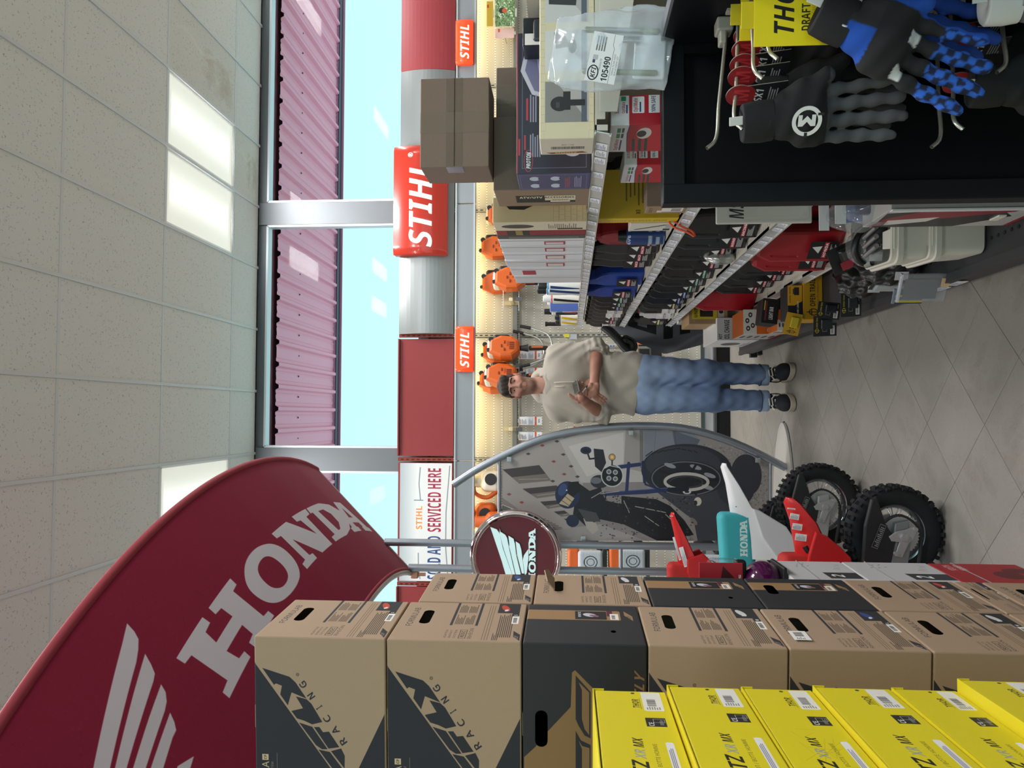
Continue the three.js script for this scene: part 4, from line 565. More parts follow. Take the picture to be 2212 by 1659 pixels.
// ---------------------------------------------------------------- three small dirt bikes, tails towards the aisle
{
  const rubber = mat('#15161a', .85), knobM = mat('#191a1e', .9), chromeM = M('#c9ccd0', .18, 1), alu = M('#b4b5b6', .4, .6), blackP = mat('#17181b', .5), darkM = mat('#26272a', .55);
  // wheel in its own plane (x forward, y up), axle along z
  const wheelParts = (R, w) => {
    const r = R - w * .62, tyre = lathe([[r - w * .2, -w * .36], [r, -w * .47], [r + w * .28, -w * .5], [R - w * .12, -w * .4], [R - .004, -w * .2], [R, 0], [R - .004, w * .2], [R - w * .12, w * .4], [r + w * .28, w * .5], [r, w * .47], [r - w * .2, w * .36]], 64).rotateX(Math.PI / 2);
    const knobs = [], n = Math.round(R * 200);
    for (let i = 0; i < n; i++) for (const [z, t, l] of i & 1 ? [[0, 0, .42], [-.36, .5, .22], [.36, -.5, .22]] : [[-.2, .22, .24], [.2, -.22, .24], [-.45, .8, .2], [.45, -.8, .2]]) {
      const a = i / n * Math.PI * 2, g = box(.0145, .012, l * w).rotateX(t), rr = R + .001 - Math.abs(z) * w * .34 * Math.abs(z) * 2; knobs.push(g.translate(0, rr, z * w).rotateZ(a));
    }
    const rimR = r - w * .12, rim = lathe([[rimR - .022, -.012], [rimR - .012, -.024], [rimR + .006, -.03], [rimR + .014, -.032], [rimR + .014, .032], [rimR + .006, .03], [rimR - .012, .024], [rimR - .022, .012], [rimR - .022, -.012]], 64).rotateX(Math.PI / 2);
    const spokes = []; for (let i = 0; i < 28; i++) { const a = i / 28 * Math.PI * 2, b = a + (i & 2 ? .55 : -.55), s = i & 1 ? .022 : -.022; spokes.push(rod(V(Math.cos(b) * .032, Math.sin(b) * .032, s), V(Math.cos(a) * (rimR - .016), Math.sin(a) * (rimR - .016), s * .3), .0018, 5)); }
    return { tyre, knobs: join(knobs), rim, spokes: join(spokes), hub: join([cyl(.03, .03, .07, 24).rotateX(Math.PI / 2), cyl(.045, .045, .008, 24).rotateX(Math.PI / 2).translate(0, 0, .03), cyl(.045, .045, .008, 24).rotateX(Math.PI / 2).translate(0, 0, -.03)]) };
  };
  const addWheel = (bike, k, x, y) => { const w = new THREE.Group(); w.name = 'wheel'; w.position.set(x, y, 0); bike.add(w); const t = part(w, 'tyre', k.tyre, rubber); part(w, 'tread_knobs', k.knobs, knobM).userData.kind = 'stuff'; part(w, 'rim', k.rim, chromeM); part(w, 'spokes', k.spokes, chromeM); part(w, 'hub', k.hub, alu); return w; };
  const sprocket = (r) => { const s = new THREE.Shape(), n = 37; for (let i = 0; i <= n * 2; i++) { const a = i / n * Math.PI, R = i & 1 ? r : r - .006; s[i ? 'lineTo' : 'moveTo'](Math.cos(a) * R, Math.sin(a) * R); } for (let k = 0; k < 4; k++) { const h = new THREE.Path(); h.absellipse(Math.cos(k * 1.57 + .6) * r * .62, Math.sin(k * 1.57 + .6) * r * .62, r * .2, r * .2, 0, 7); s.holes.push(h); } return new THREE.ExtrudeGeometry(s, { depth: .005, bevelEnabled: false, curveSegments: 8 }); };
  const decal = pic(256, 256, (g, w, h) => { fill(g, '#f2f2f2', 0, 0, w, h); lines(g, '#888', 12, 14, 220, 220, 14); });
  const guardT = pic(128, 256, (g) => { fill(g, '#17181b', 0, 0, 128, 256); g.strokeStyle = '#8a8c90'; g.lineWidth = 4; g.strokeRect(18, 12, 92, 232); lines(g, '#8a8c90', 28, 30, 70, 200, 11); });
  // loft between rings of points: [[x, y, halfWidth, drop], ...] along the tail; crowned shell with turned-down sides
  const shell = (st, th = .006, n = 10) => {
    const pos = [], uv = [], idx = [], m = n * 2 + 1, row = (off) => st.forEach(([x, y, hw, drop], k) => { for (let i = 0; i <= n * 2; i++) { const u = i / n - 1, c = Math.abs(u); pos.push(x, y - drop * c * c * (c > .7 ? 1 + (c - .7) * 2 : 1) - off, u * hw * (1 - off * 2)); uv.push(k / (st.length - 1), i / n / 2); } });
    row(0); row(th); const b = st.length * m;
    for (let k = 0; k < st.length - 1; k++) for (let i = 0; i < m - 1; i++) { const a = k * m + i; idx.push(a, a + 1, a + m, a + m, a + 1, a + m + 1); idx.push(b + a, b + a + m, b + a + 1, b + a + m, b + a + m + 1, b + a + 1); }
    for (let k = 0; k < st.length - 1; k++) for (const i of [0, m - 1]) { const a = k * m + i; idx.push(a, a + m, b + a, b + a, a + m, b + a + m, b + a, a + m, a, b + a + m, a + m, b + a); }
    for (const k of [0, st.length - 1]) for (let i = 0; i < m - 1; i++) { const a = k * m + i; idx.push(a, a + 1, b + a, b + a, a + 1, b + a + 1, b + a, a + 1, a, b + a + 1, a + 1, b + a); }
    const g = new THREE.BufferGeometry(); g.setAttribute('position', new THREE.Float32BufferAttribute(pos, 3)); g.setAttribute('uv', new THREE.Float32BufferAttribute(uv, 2)); g.setIndex(idx); g.computeVertexNormals(); return g;
  };
  // bike frame of reference: rear axle at (0, R), bike heads to -x; left flank faces the camera (+z)
  function bike(label, o) {
    const t = thing('dirt_bike', label, 'motorbike', V(o.x, 0, o.z), o.turn ?? 0), R = o.R, k = wheelParts(R, o.w), y = R;
    const rear = addWheel(t, k, 0, y), zf = o.w * .5 + .02;
    part(t, 'sprocket', [sprocket(o.sp).translate(0, y, zf), cyl(.02, .02, .03, 18).rotateX(Math.PI / 2).translate(0, y, zf)], alu);
    part(t, 'chain', tube([V(o.sp * .2, y - o.sp, zf), V(o.sp, y, zf), V(o.sp * .2, y + o.sp, zf), V(-.36, y + .06, zf), V(-.4, y + .03, zf), V(-.36, y, zf)], .007, 60, 6, true), darkM);
    const arm = (z) => slab([[.055, -.02], [.045, .022], [-.02, .03], [-.42, .075], [-.42, .03], [-.02, -.028]], .022, .005).translate(0, y, z - .011);
    part(t, 'swing_arm', [arm(zf + .02), arm(-zf - .02)], o.armM ?? M('#8d9094', .4, .6));
    part(t, 'axle_bracket', [slab([[.02, -.055], [.045, -.045], [.03, -.01], [.022, .03], [.0, .06], [-.018, .05], [-.022, .015], [-.085, .035], [-.09, .008], [-.03, -.02], [-.01, -.04]], .008, .002).scale(.82, .82, 1).translate(0, y, zf + .034), cyl(.014, .014, .02, 6).rotateX(Math.PI / 2).translate(0, y, zf + .046), cyl(.008, .008, .016, 10).rotateX(Math.PI / 2).translate(.03, y - .04, zf + .046), cyl(.007, .007, .016, 10).rotateX(Math.PI / 2).translate(-.06, y + .03, zf + .046)], alu);
    const gx = o.R; const g0 = slab([[gx * .62, gx * .56], [gx * .55, gx * .72], [gx * .2, gx * .78], [-gx * .7, gx * .64], [-gx * .9, gx * .4], [-gx * .25, gx * .22], [.0, gx * .36]].map((p) => p), .02, .005);
    part(t, 'chain_guard', [slab([[R * .78, .25 * R + .05], [R * .74, .42 * R + .03], [R * .2, R * .72], [-R * .6, R * .78], [-R * .75, R * .3], [-R * .1, R * .16], [R * .25, R * .36]], .022, .006).translate(0, y, zf + .012)], blackP);
    part(t, 'warning_decal', new THREE.PlaneGeometry(.03, .1).rotateZ(1.2).translate(.0, y + R * .48, zf + .0352), face(guardT, .4));
    part(t, 'shock', [rod(V(-.2, y + .3, -.0), V(-.32, y + .05, 0), .02, 14), tube([...Array(40)].map((_, i) => V(-.21 - .1 * i / 40 + .026 * Math.cos(i * 1.1), y + .28 - .2 * i / 40, .026 * Math.sin(i * 1.1))), .005, 160, 6)], mat('#c9cbd0', .35, .5));
    // bodywork
    const fy = o.fy, L = o.L;
    const fen = part(t, 'rear_fender', shell([[o.fx, fy + .0, .028, .006], [o.fx - .02, fy + .008, .048, .014], [o.fx - L * .3, fy - .015, .062, .03], [o.fx - L * .6, fy - .03, .07, .055], [o.fx - L, fy - .05, .08, .1], [o.fx - L - .12, fy - .06, .085, .12]].map(([a, b, c, d], i) => [a, b, c * o.fw, o.drops?.[i] ?? d])), o.body);
    for (const [x, yy, w, h, r] of o.stickers ?? []) { const p = atZ(x, yy, -o.z - o.fl).sub(t.position); part(fen, 'sticker', rbox(w, h, .002, .0008).rotateZ(r).translate(p.x, p.y, o.fl + .001), face(decal, .4)); }
    for (const d of o.decals ?? []) part(fen, 'decal', new THREE.PlaneGeometry(d[2], d[3]).rotateX(d[5] ?? -.6).rotateZ(d[4]).translate(o.fx - d[0], fy + d[1], d[6] ?? .056 * o.fw), d[7] ?? face(decal, .4));
    part(t, 'seat', iso((x, yy, z) => { const a = x - (o.fx - L * .62), top = fy + .035 + .02 * Math.sin((a + .1) * 3); const bx = Math.max(a, -a - .5) , hw = .062 * o.fw + (a < -.15 ? .0 : .0); const q0 = Math.max(0, a + .06), q1 = Math.max(0, -.5 - a); return Math.hypot(Math.max(0, Math.abs(z) - hw + .028), Math.max(0, Math.abs(yy - top + .092) - .05), q0, q1) - .03; }, [o.fx - L * .62 - .56, fy - .17, -.12], [o.fx - L * .62 + .06, fy + .13, .12], .011), o.seat);
    const ppx = o.panelPx?.map(([x, yy]) => { const p = atZ(x, yy, -o.z - .085).sub(t.position); return [p.x, p.y]; }), sp = (z, s) => ppx ? slab(ppx, .022, .006).translate(0, 0, z - .011) : slab(o.panel ?? [[-.1, .12], [-.03, .1], [.0, .02], [-.06, -.08], [-.2, -.12], [-.34, -.08], [-.36, .1]], .02, .006).translate(o.px ?? o.fx - L * .55, o.pyy ?? fy - .1, z - .01);
    part(t, 'side_panel', sp(.078 * o.fw), o.panelM ?? o.body); part(t, 'side_panel', sp(-.078 * o.fw), o.panelM ?? o.body);
    part(t, 'sub_frame', [rod(V(o.fx - L * .6, fy - .06, .04), V(-.4, y + .12, .05), .012), rod(V(o.fx - L * .6, fy - .06, -.04), V(-.4, y + .12, -.05), .012), rod(V(-.4, y + .02, 0), V(-.42, y + .35, 0), .02)], blackP);
    part(t, 'engine', [rbox(.3, .2, .16, .04, -.62, y + .04, 0, 3), cyl(.05, .055, .16, 20).rotateZ(1.0).translate(-.78, y + .14, 0)], darkM);
    part(t, 'fuel_tank', rbox(.3, .16, .16, .06, o.fx - L - .52, fy + .03, 0, 3), o.body);
    addWheel(t, k, -R * 5.2, y * 1.05); part(t, 'fork', [-1, 1].map((s) => rod(V(-R * 5.2, y * 1.05, s * .075), V(-R * 4.3, fy + .12, s * .075), .016, 12)), chromeM);
    part(t, 'handlebar', tube([V(-R * 4.1, fy + .18, -.28), V(-R * 4.2, fy + .2, -.12), V(-R * 4.3, fy + .12, 0), V(-R * 4.2, fy + .2, .12), V(-R * 4.1, fy + .18, .28)], .011, 30, 8), blackP);
    return t;
  }
  const red = M('#c41a1c', .35), redSeat = M('#b5221f', .75), white = M('#d9dadc', .35);
  const hondaT = pic(512, 128, (g, w, h) => { fill(g, '#36a5ac', 0, 0, w, h); glyphs(g, (a) => 30 + (a + 282) / 403 * 450, (v) => 14 + (v - 39) / 28 * 100, '#cfe4e2'); });
  const b3p = atZ(1930, 1150, 3.14), stick = (x, y, w, h, rot, t) => [x, y, w, h, rot, t];
  bike('nearest red dirt bike with white stickers down its tail, its knobby wheel by the aisle', { x: b3p.x, z: -3.14, R: .180, w: .085, sp: .074, fl: .066, fx: .01 + (atZ(1700, 1082, 3.1).x - b3p.x), fy: atZ(1703, 1082, 3.1).y, L: .3, fw: .95, drops: [.012, .03, .05, .065, .07, .07], body: red, seat: redSeat, turn: -.02,
    stickers: [[1716, 1115, .022, .034, -.18], [1722, 1137, .024, .036, -.15], [1730, 1160, .026, .042, -.12], [1709, 1098, .006, .03, -.1]], panelPx: [[1765, 1152], [1785, 1160], [1812, 1182], [1836, 1206], [1842, 1270], [1775, 1290], [1742, 1260], [1752, 1200]] });
  const b2p = atZ(1768, 1090, 3.98);
  bike('white dirt bike with turquoise seat, standing behind the red bike with white stickers', { x: b2p.x, z: -3.98, R: .198, w: .085, sp: .078, fx: atZ(1572, 1004, 3.85).x - b2p.x, fy: atZ(1572, 1004, 3.85).y, L: .34, fw: 1.05, body: white, seat: M('#36a5ac', .7), turn: .02, armM: M('#a9abad', .4, .5),
    panelPx: [[1629, 1102], [1640, 1106], [1696, 1140], [1714, 1166], [1724, 1215], [1724, 1300], [1650, 1320], [1690, 1220], [1648, 1160]], panelM: M('#cdced2', .35),
    decals: [[.36, -.085, .2, .048, .0, 0, .0675, face(hondaT, .6)]] });
  const b1p = atZ(1690, 1120, 4.55);
  bike('farthest red dirt bike, only its pointed tail and black wheel showing before the photo panel', { x: b1p.x - .06, z: -4.45, R: .2, w: .08, sp: .08, fx: atZ(1450, 1106, 4.45).x - b1p.x + .06, fy: atZ(1450, 1106, 4.45).y, L: .4, fw: .9, panel: [[-.1, .02], [-.03, .02], [.0, -.06], [-.06, -.12], [-.2, -.12], [-.26, -.04]], body: red, seat: redSeat, fl: .062, stickers: [[1462, 1185, .13, .012, .28], [1477, 1203, .11, .024, .28], [1450, 1115, .004, .02, 0]] });
}
// ---------------------------------------------------------------- left side: helmet cartons in three columns, boot boxes in front
const KRAFT = '#a88f76', INK = '#2b2d33';
{
  const YAWA = -Math.atan(.0747), w = .36, d = .262;
  const grain = (g, W, H, a = 1) => speckle(g, W, H, 2600, ['rgba(90,64,36,.10)', 'rgba(235,214,180,.10)'], 2);
  const Z = (k) => (l) => l.map(([a, b]) => k(a, b)), up = Z((a, b) => [(1724 - 1220 - b / 3.78) * 2, (540 + a / 3.78 - 547) * 2]);
  const kFront = pic(700, 576, (g, W, H) => {
    fill(g, KRAFT, 0, 0, W, H); grain(g, W, H);
    for (const p of [[[20, 785], [847, 1905], [20, 1905]], [[1108, 1190], [760, 1905], [1108, 1905]], [[92, 838], [320, 905], [370, 950], [460, 1080], [335, 1032], [303, 1140], [240, 1052], [255, 980], [205, 962], [188, 975]], [[372, 1065], [460, 1085], [500, 1120], [590, 1268], [505, 1290], [440, 1262], [378, 1245], [332, 1185], [430, 1160]], [[395, 1278], [505, 1310], [632, 1490], [585, 1492], [535, 1460]], [[520, 1312], [565, 1310], [595, 1352], [645, 1345], [730, 1470], [640, 1485]], [[555, 1495], [650, 1512], [772, 1668], [800, 1760], [740, 1740]], [[660, 1505], [745, 1480], [775, 1540], [772, 1645]]]) poly(g, INK, up(p));
    'RACING'.split('').forEach((c, i) => { const [x, y] = up([[765 - i * 66, 1425 - i * 92]])[0]; txt(g, c, x, y, 40, INK, { rot: -.62, align: 'center', font: '', w: c === 'I' ? 9 : 30, stroke: INK, lw: 2 }); });
    { const [x, y] = up([[388, 885]])[0]; ring(g, INK, x, y, 6, 6, 2); txt(g, 'R', x, y, 8, INK, { align: 'center' }); }
    { const [x, y] = up([[108, 1592]])[0]; txt(g, 'FORMULA', x - 8, y, 44, '#c9b48e', { align: 'right', font: '' }); fill(g, '#c9b48e', x - 2, y - 14, 26, 28); txt(g, 'CP', x + 11, y, 16, INK, { align: 'center' }); txt(g, 'HELMET SYSTEM', x - 8, y + 30, 15, '#8f8470', { align: 'right', font: '' }); line(g, '#8f8470', 1.5, [[x - 60, y + 52], [x + 30, y + 52]]); }
  });
  const kSide = (lab, col) => pic(480, 540, (g, W, H) => {
    fill(g, KRAFT, 0, 0, W, H); grain(g, W, H); const P = (s, t) => [s * W, t * H];
    txt(g, 'FORMULAB', .33 * W, .1 * H, 36, INK, { w: .5 * W, font: '' });
    for (const t of [.42, .62]) fill(g, INK, .37 * W, t * H, .63 * W, 11);
    for (const [s, t] of [[.40, .455], [.40, .535], [.71, .455], [.71, .535]]) lines(g, '#4a3f30', s * W, t * H, .26 * W, .07 * H, 6, .5);
    ['ADAPTIVE', 'IMPACT', 'SYSTEM'].forEach((q, i) => txt(g, q, .06 * W, (.42 + i * .035) * H, 15, '#4a3f30', { w: .2 * W, font: '' })); g.strokeStyle = '#4a3f30'; g.lineWidth = 3; g.strokeRect(.06 * W, .525 * H, .2 * W, .05 * H); txt(g, 'RISC', .08 * W, .55 * H, 22, '#4a3f30', { w: .16 * W }); txt(g, 'RHEON', .05 * W, .61 * H, 22, '#4a3f30', { w: .26 * W, font: '' });
    for (let i = 0; i < 3; i++) fill(g, '#5a4c38', .03 * W, (.70 + i * .02) * H, .9 * W, 2); lines(g, '#4a3f30', .03 * W, .775 * H, .2 * W, .05 * H, 4); lines(g, '#4a3f30', .1 * W, .80 * H, .6 * W, .12 * H, 8, .15);
    fill(g, '#2a2a2c', .72 * W, .77 * H, .28 * W, .13 * H); oval(g, col, .86 * W, .83 * H, 44, 16, -.3); oval(g, '#d9d9d9', .80 * W, .84 * H, 14, 8, .4); txt(g, lab, .83 * W, .93 * H, 26, '#fff', { font: 'bold' }); fill(g, '#2a2a2c', .62 * W, .895 * H, .38 * W, .055 * H); txt(g, lab, .66 * W, .923 * H, 20, '#eee'); fill(g, '#eceae4', .44 * W, .90 * H, .2 * W, .055 * H); bars(g, .47 * W, .91 * H, .13 * W, .03 * H);
    poly(g, INK, [P(.03, .985), P(.12, .935), P(.26, .93), P(.17, .985)]); txt(g, 'FLY', .06 * W, .958 * H, 24, KRAFT, { skew: -.4 });
    g.globalCompositeOperation = 'destination-out'; g.beginPath(); g.roundRect(.40 * W, .165 * H, .36 * W, .085 * H, 22); g.fill();
  });
  const dz = Z((a, b) => [(1724 - 1220 - b / 3.78) * 2, (960 + a / 3.78 - 1129) * 2]);
  const dFront = pic(700, 540, (g, W, H) => {
    const C = '#8a6a42'; fill(g, '#26272b', 0, 0, W, H); speckle(g, W, H, 2000, ['rgba(255,255,255,.03)', 'rgba(0,0,0,.06)'], 2);
    poly(g, C, dz([[645, 1500], [740, 1415], [845, 1285], [1035, 1085], [1045, 810], [1070, 790], [1340, 1045], [1340, 1905], [645, 1905]]));
    for (const p of [[[1076, 832], [1200, 962], [1200, 1332], [1150, 1310], [1098, 1230], [1076, 1180]], [[1076, 1275], [1120, 1350], [1200, 1385], [1200, 1905], [1076, 1905]], [[1225, 985], [1340, 1090], [1340, 1905], [1225, 1905]]]) poly(g, '#26272b', dz(p));
    for (const p of [[[1100, 885], [1188, 965], [1188, 1308], [1150, 1260], [1128, 1180], [1128, 950]], [[1100, 1352], [1130, 1395], [1190, 1410], [1190, 1905], [1130, 1905], [1128, 1420]]]) poly(g, C, dz(p));
    const [x, y] = dz([[1600, 1005]])[0]; txt(g, 'FLY', x, y, 60, C, { skew: -.5, w: 110 }); txt(g, 'RACING', x + 10, y + 34, 18, '#5f4b32', { w: 100 });
    g.globalCompositeOperation = 'destination-out'; g.beginPath(); const [a, b] = dz([[738, 1412]])[0], [c, e] = dz([[843, 1120]])[0]; g.roundRect(a, b, c - a, e - b, 26); g.fill();
  });
  const dSide = (hole) => pic(480, 540, (g, W, H) => {
    fill(g, '#26272b', 0, 0, W, H); g.fillStyle = '#9c7a52'; g.beginPath(); g.roundRect(.58 * W, -20, .26 * W, .87 * H, 14); g.fill();
    fill(g, '#1c1d20', .6 * W, .43 * H, .22 * W, .28 * H); oval(g, '#c9c9d4', .72 * W, .56 * H, 22, 34, .4); oval(g, '#8a5a6a', .70 * W, .6 * H, 12, 24, .4); txt(g, 'KINETIC', .66 * W, .47 * H, 18, '#ddd', { w: 70 }); fill(g, '#5a1f2c', .69 * W, .715 * H, .15 * W, .05 * H); fill(g, '#eceae4', .6 * W, .74 * H, .16 * W, .075 * H); bars(g, .62 * W, .755 * H, .1 * W, .03 * H);
    poly(g, '#9c7a52', [[.58 * W, .94 * H], [.72 * W, .87 * H], [.84 * W, .87 * H], [.7 * W, .94 * H]]); txt(g, 'FLY', .61 * W, .905 * H, 26, '#26272b', { skew: -.4 });
    g.globalCompositeOperation = 'destination-out'; g.beginPath(); if (hole) g.roundRect(.45 * W, .13 * H, .3 * W, .1 * H, 22); else g.ellipse(.3 * W, .75 * H, 14, 12, 0, 0, 7); g.fill();
  });
  const plain = pic(128, 128, (g) => { fill(g, KRAFT, 0, 0, 128, 128); speckle(g, 128, 128, 700, ['rgba(90,64,36,.12)', 'rgba(235,214,180,.12)'], 2); });
  const K = face(plain, .85), cut = { alphaTest: .5 }, kF = face(kFront, .85), kS = [kSide('S', '#c2452f'), kSide('M', '#d0d0d0'), kSide('L', '#2f4a8a')].map((t) => face(t, .85, cut)), dF = face(dFront, .7, cut), dS = [face(dSide(false), .7, cut), face(dSide(true), .7, cut)], D = M('#26272b', .75);
  const tape = M('#b8a37c', .35, 0, { transparent: true, opacity: .8 });
  function helmetBox(label, kind, v, h, group) {
    const mats = kind === 'kraft' ? [kS[v], K, K, K, kF, K] : [dS[v], D, D, D, dF, D];
    const t = thing('helmet_carton', label, 'carton', V(0, 0, 0), YAWA, group); part(t, 'carton_body', carton(w, h, d), mats);
    part(t, 'tape', [box(.05, .0012, d - .01, 0, h / 2 + .0007, 0), box(.05, .05, .0012, 0, h / 2 - .024, -d / 2 - .0006)], tape);
    part(t, 'lid_seam', box(w - .008, .0014, .003, 0, h / 2 + .0004, 0), mat('#5f4b30', .9));
    return t;
  }
  const put = (t, x, y, z) => { t.position.set(x - Math.cos(YAWA) * w / 2 - Math.sin(YAWA) * d / 2, y, z + Math.sin(YAWA) * w / 2 - Math.cos(YAWA) * d / 2); return t; };
  const colY = (xs, y, z) => xs.map((x) => atZ(x, y, z).y);
  // nearest column: right front edge at row 1374
  const ax = atZ(547, 1374, 1.70).x, rowsA = colY([547, 834, 1128, 1400, 1705, 2016, 2330], 1380, 1.70); rowsA.push(0.002);
  const labA = ['kraft helmet carton with big logo, topmost of the front stack', 'kraft helmet carton with big logo, directly under the topmost one', 'dark grey helmet carton with oblong hand hole, third in the front stack', 'kraft helmet carton directly under the dark one, behind the boot boxes', 'kraft helmet carton with white barcode sticker, fifth in the front stack', 'kraft helmet carton low in the front stack, sixth from its top', 'kraft helmet carton at the foot of the front stack'];
  for (let i = 0; i < 7; i++) { const h = rowsA[i] - rowsA[i + 1] - .003; put(helmetBox(labA[i], i === 2 ? 'dark' : 'kraft', i === 2 ? 0 : [0, 0, 0, 1, 2, 1, 2][i], h), ax, rowsA[i] - h / 2 - .001, -1.70); if (i === 4) { const p = atZ(1722, 1378, 1.79); const s = thing('barcode_sticker', 'white barcode sticker on the fifth front carton', 'sticker', V(ax + .0088, p.y, -1.77), YAWA); part(s, 'print', box(.0008, .036, .055), face(pic(128, 96, (g) => { fill(g, '#efeeea', 0, 0, 128, 96); bars(g, 50, 20, 60, 50); lines(g, '#666', 10, 20, 30, 50, 5); }), .6)); } }
  // second column
  const bz = 1.985, bx = ax + .0747 * .285 - .006, rowsB = colY([939, 1160, 1389, 1606, 1822, 2060], 1242, 2.24); rowsB.push(.30, .003);
  const labB = ['kraft helmet carton topmost of the second stack, near the banner corner', 'kraft helmet carton with torn hand hole flap, in the second stack', 'dark helmet carton without hand hole, in the second stack below the torn one', 'dark helmet carton with hand hole, in the second stack beside the purple pack', 'kraft helmet carton in the second stack under two dark ones', 'kraft helmet carton low in the second stack', 'kraft helmet carton at the foot of the second stack'];
  for (let i = 0; i < 7; i++) {
    const h = rowsB[i] - rowsB[i + 1] - .003, dark = i === 2 || i === 3, t = put(helmetBox(labB[i], dark ? 'dark' : 'kraft', dark ? i - 2 : [2, 1, 0, 0, 0, 2, 1][i], h), bx, rowsB[i] - h / 2 - .001, -bz);
    if (i === 1) part(t, 'torn_flap', slab([[-.05, 0], [.045, .004], [.05, .035], [.01, .045], [-.055, .03]], .003, 0).rotateY(Math.PI / 2).rotateZ(-.9).translate(w / 2 + .004, h * .33, -.02), K);
  }
  // third column: white and red boxes
  const wSide = pic(480, 480, (g, W, H) => { fill(g, '#c4c3c5', 0, 0, W, H); for (let i = 0; i < 7; i++) poly(g, '#55555a', [[330 + (i % 3) * 34 + (i > 3 ? 18 : 0), 120 + i * 14], [346 + (i % 3) * 34 + (i > 3 ? 18 : 0), 116 + i * 14], [340 + (i % 3) * 34 + (i > 3 ? 18 : 0), 134 + i * 14]]); poly(g, '#333438', [[60, 260], [200, 250], [200, 480], [60, 480]]); txt(g, '2', 95, 330, 110, '#eee', { skew: -.2 }); line(g, '#666', 3, [[260, 400], [290, 360], [300, 410], [340, 380]]); line(g, '#777', 3, [[350, 430], [370, 400], [390, 440], [410, 400]]); });
  const rSide = pic(480, 480, (g, W, H) => { fill(g, '#9d1620', 0, 0, W, H); txt(g, 'YOUTH', 300, 60, 46, '#e8c8c8', { w: 130, font: '' }); txt(g, 'HELMET', 300, 105, 40, '#e8c8c8', { w: 130 }); oval(g, '#5f0d16', 200, 250, 90, 60); oval(g, '#5f0d16', 310, 330, 60, 70); fill(g, '#bdb7b0', 0, 380, W, 100); bars(g, 300, 400, 110, 40, '#777'); });
  const wm = M('#c4c3c5', .7), rm = M('#9d1620', .6), cz = 2.262, cxr = -.452, rowsC = [atZ(1668, 1210, 2.5).y, atZ(1815, 1211, 2.5).y, atZ(2000, 1212, 2.5).y, .01];
  [['white helmet box topmost of the third stack, under the purple pack', face(wSide, .6), wm], ['white helmet box lying directly on the red one', face(wSide, .6), wm], ['red helmet box at the foot of the third stack', face(rSide, .55), rm]].forEach(([l, s, m], i) => {
    const h = rowsC[i] - rowsC[i + 1] - .003, t = thing('helmet_box', l, 'box', V(cxr - .17, rowsC[i] - h / 2, -cz - .12), YAWA * .6); part(t, 'carton_body', carton(.34, h, .24), [s, m, m, m, m, m]); part(t, 'lid_edge', box(.344, .0016, .244, 0, h / 2 - .07, 0), mat('#8d8c8e', .8));
  });
  // purple pack lying on the white box
  { const b = rowsC[0], t = thing('purple_pack', 'clear pack with shiny purple moulded lens and red header card', 'pack', V(cxr - .048, b + .001, -cz - .13)); const cardT = pic(128, 256, (g, W, H) => { fill(g, '#b52a34', 0, 0, W, H); lines(g, '#f0d8d8', 16, 20, 60, 140, 12); poly(g, '#4a1418', [[70, 120], [120, 140], [80, 230]]); txt(g, 'GRIPS', 20, 238, 18, '#fff', { w: 80 }); });
    part(t, 'lens', iso((x, y, z) => Math.max(ell(x, y, z, V(0, .055, 0), V(.07, .062, .075)), -y + .004), [-.09, -.01, -.09], [.09, .13, .09], .006), M('#4d0d44', .15, 0, { clearcoat: 1 })); part(t, 'strap', [rbox(.13, .012, .15, .005, 0, .008, 0), rbox(.15, .035, .03, .01, 0, .122, .01)], mat('#121215', .5)); part(t, 'header_card', rbox(.145, .125, .004, .002, .0, .185, .05), [...Array(4).fill(mat('#b52a34', .5)), face(cardT, .4), face(cardT, .4)]); part(t, 'clear_sleeve', rbox(.15, .1, .07, .02, 0, .165, .0, 3), M('#ffffff', .08, 0, { transmission: 1, thickness: 0 })); }
  // yellow boot boxes: end of each side faces the aisle
  const ySide = (k) => pic(1024, 320, (g, W, H) => {
    fill(g, '#e3d21c', 0, 0, W, H); speckle(g, W, H, 900, ['rgba(150,130,0,.06)', 'rgba(255,255,200,.1)'], 3); const S = (m) => W * (1 - m / .44);       // metres from the far end
    g.fillStyle = '#eceae2'; g.beginPath(); g.roundRect(S(.098), .64 * H, .092 / .44 * W, .27 * H, 8); g.fill(); bars(g, S(.075), .70 * H, 80, .12 * H, '#555'); lines(g, '#8a8a80', S(.092), .68 * H, 34, .2 * H, 6);
    txt(g, 'THOR', S(.085), .545 * H, 40, '#2a2a18', { w: 100, skew: -.15 }); fill(g, '#4a4a30', S(.09), .60 * H, 120, 2); oval(g, '#3a3a20', S(.012), .53 * H, 9);
    fill(g, '#2c2c28', S(.168), .62 * H, .038 / .44 * W, .26 * H); txt(g, 'CE', S(.166), .69 * H, 30, '#ddd', { w: 40 }); g.strokeStyle = '#ccc'; g.lineWidth = 2; g.strokeRect(S(.150), .72 * H, 34, 46); lines(g, '#999', S(.162), .8 * H, 60, .05 * H, 3);
    txt(g, 'MX', S(.252), .46 * H, 56, '#26261c', { w: 82, skew: -.3 }); txt(g, 'XR', S(.292), .46 * H, 56, '#a3a896', { w: 78, skew: -.3 }); txt(g, 'BLITZ', S(.415), .44 * H, 86, '#26261c', { w: 270, skew: -.3 });
    txt(g, "MEN'S BOOT / BOTTE HOMME", S(.40), .66 * H, 22, '#6a6418', { w: 380, font: '' }); g.fillStyle = '#eceaea'; g.beginPath(); g.roundRect(S(.395), .79 * H, .165 / .44 * W, .1 * H, 10); g.fill(); lines(g, '#7a7a9a', S(.385), .81 * H, 320, .06 * H, 3, .2);
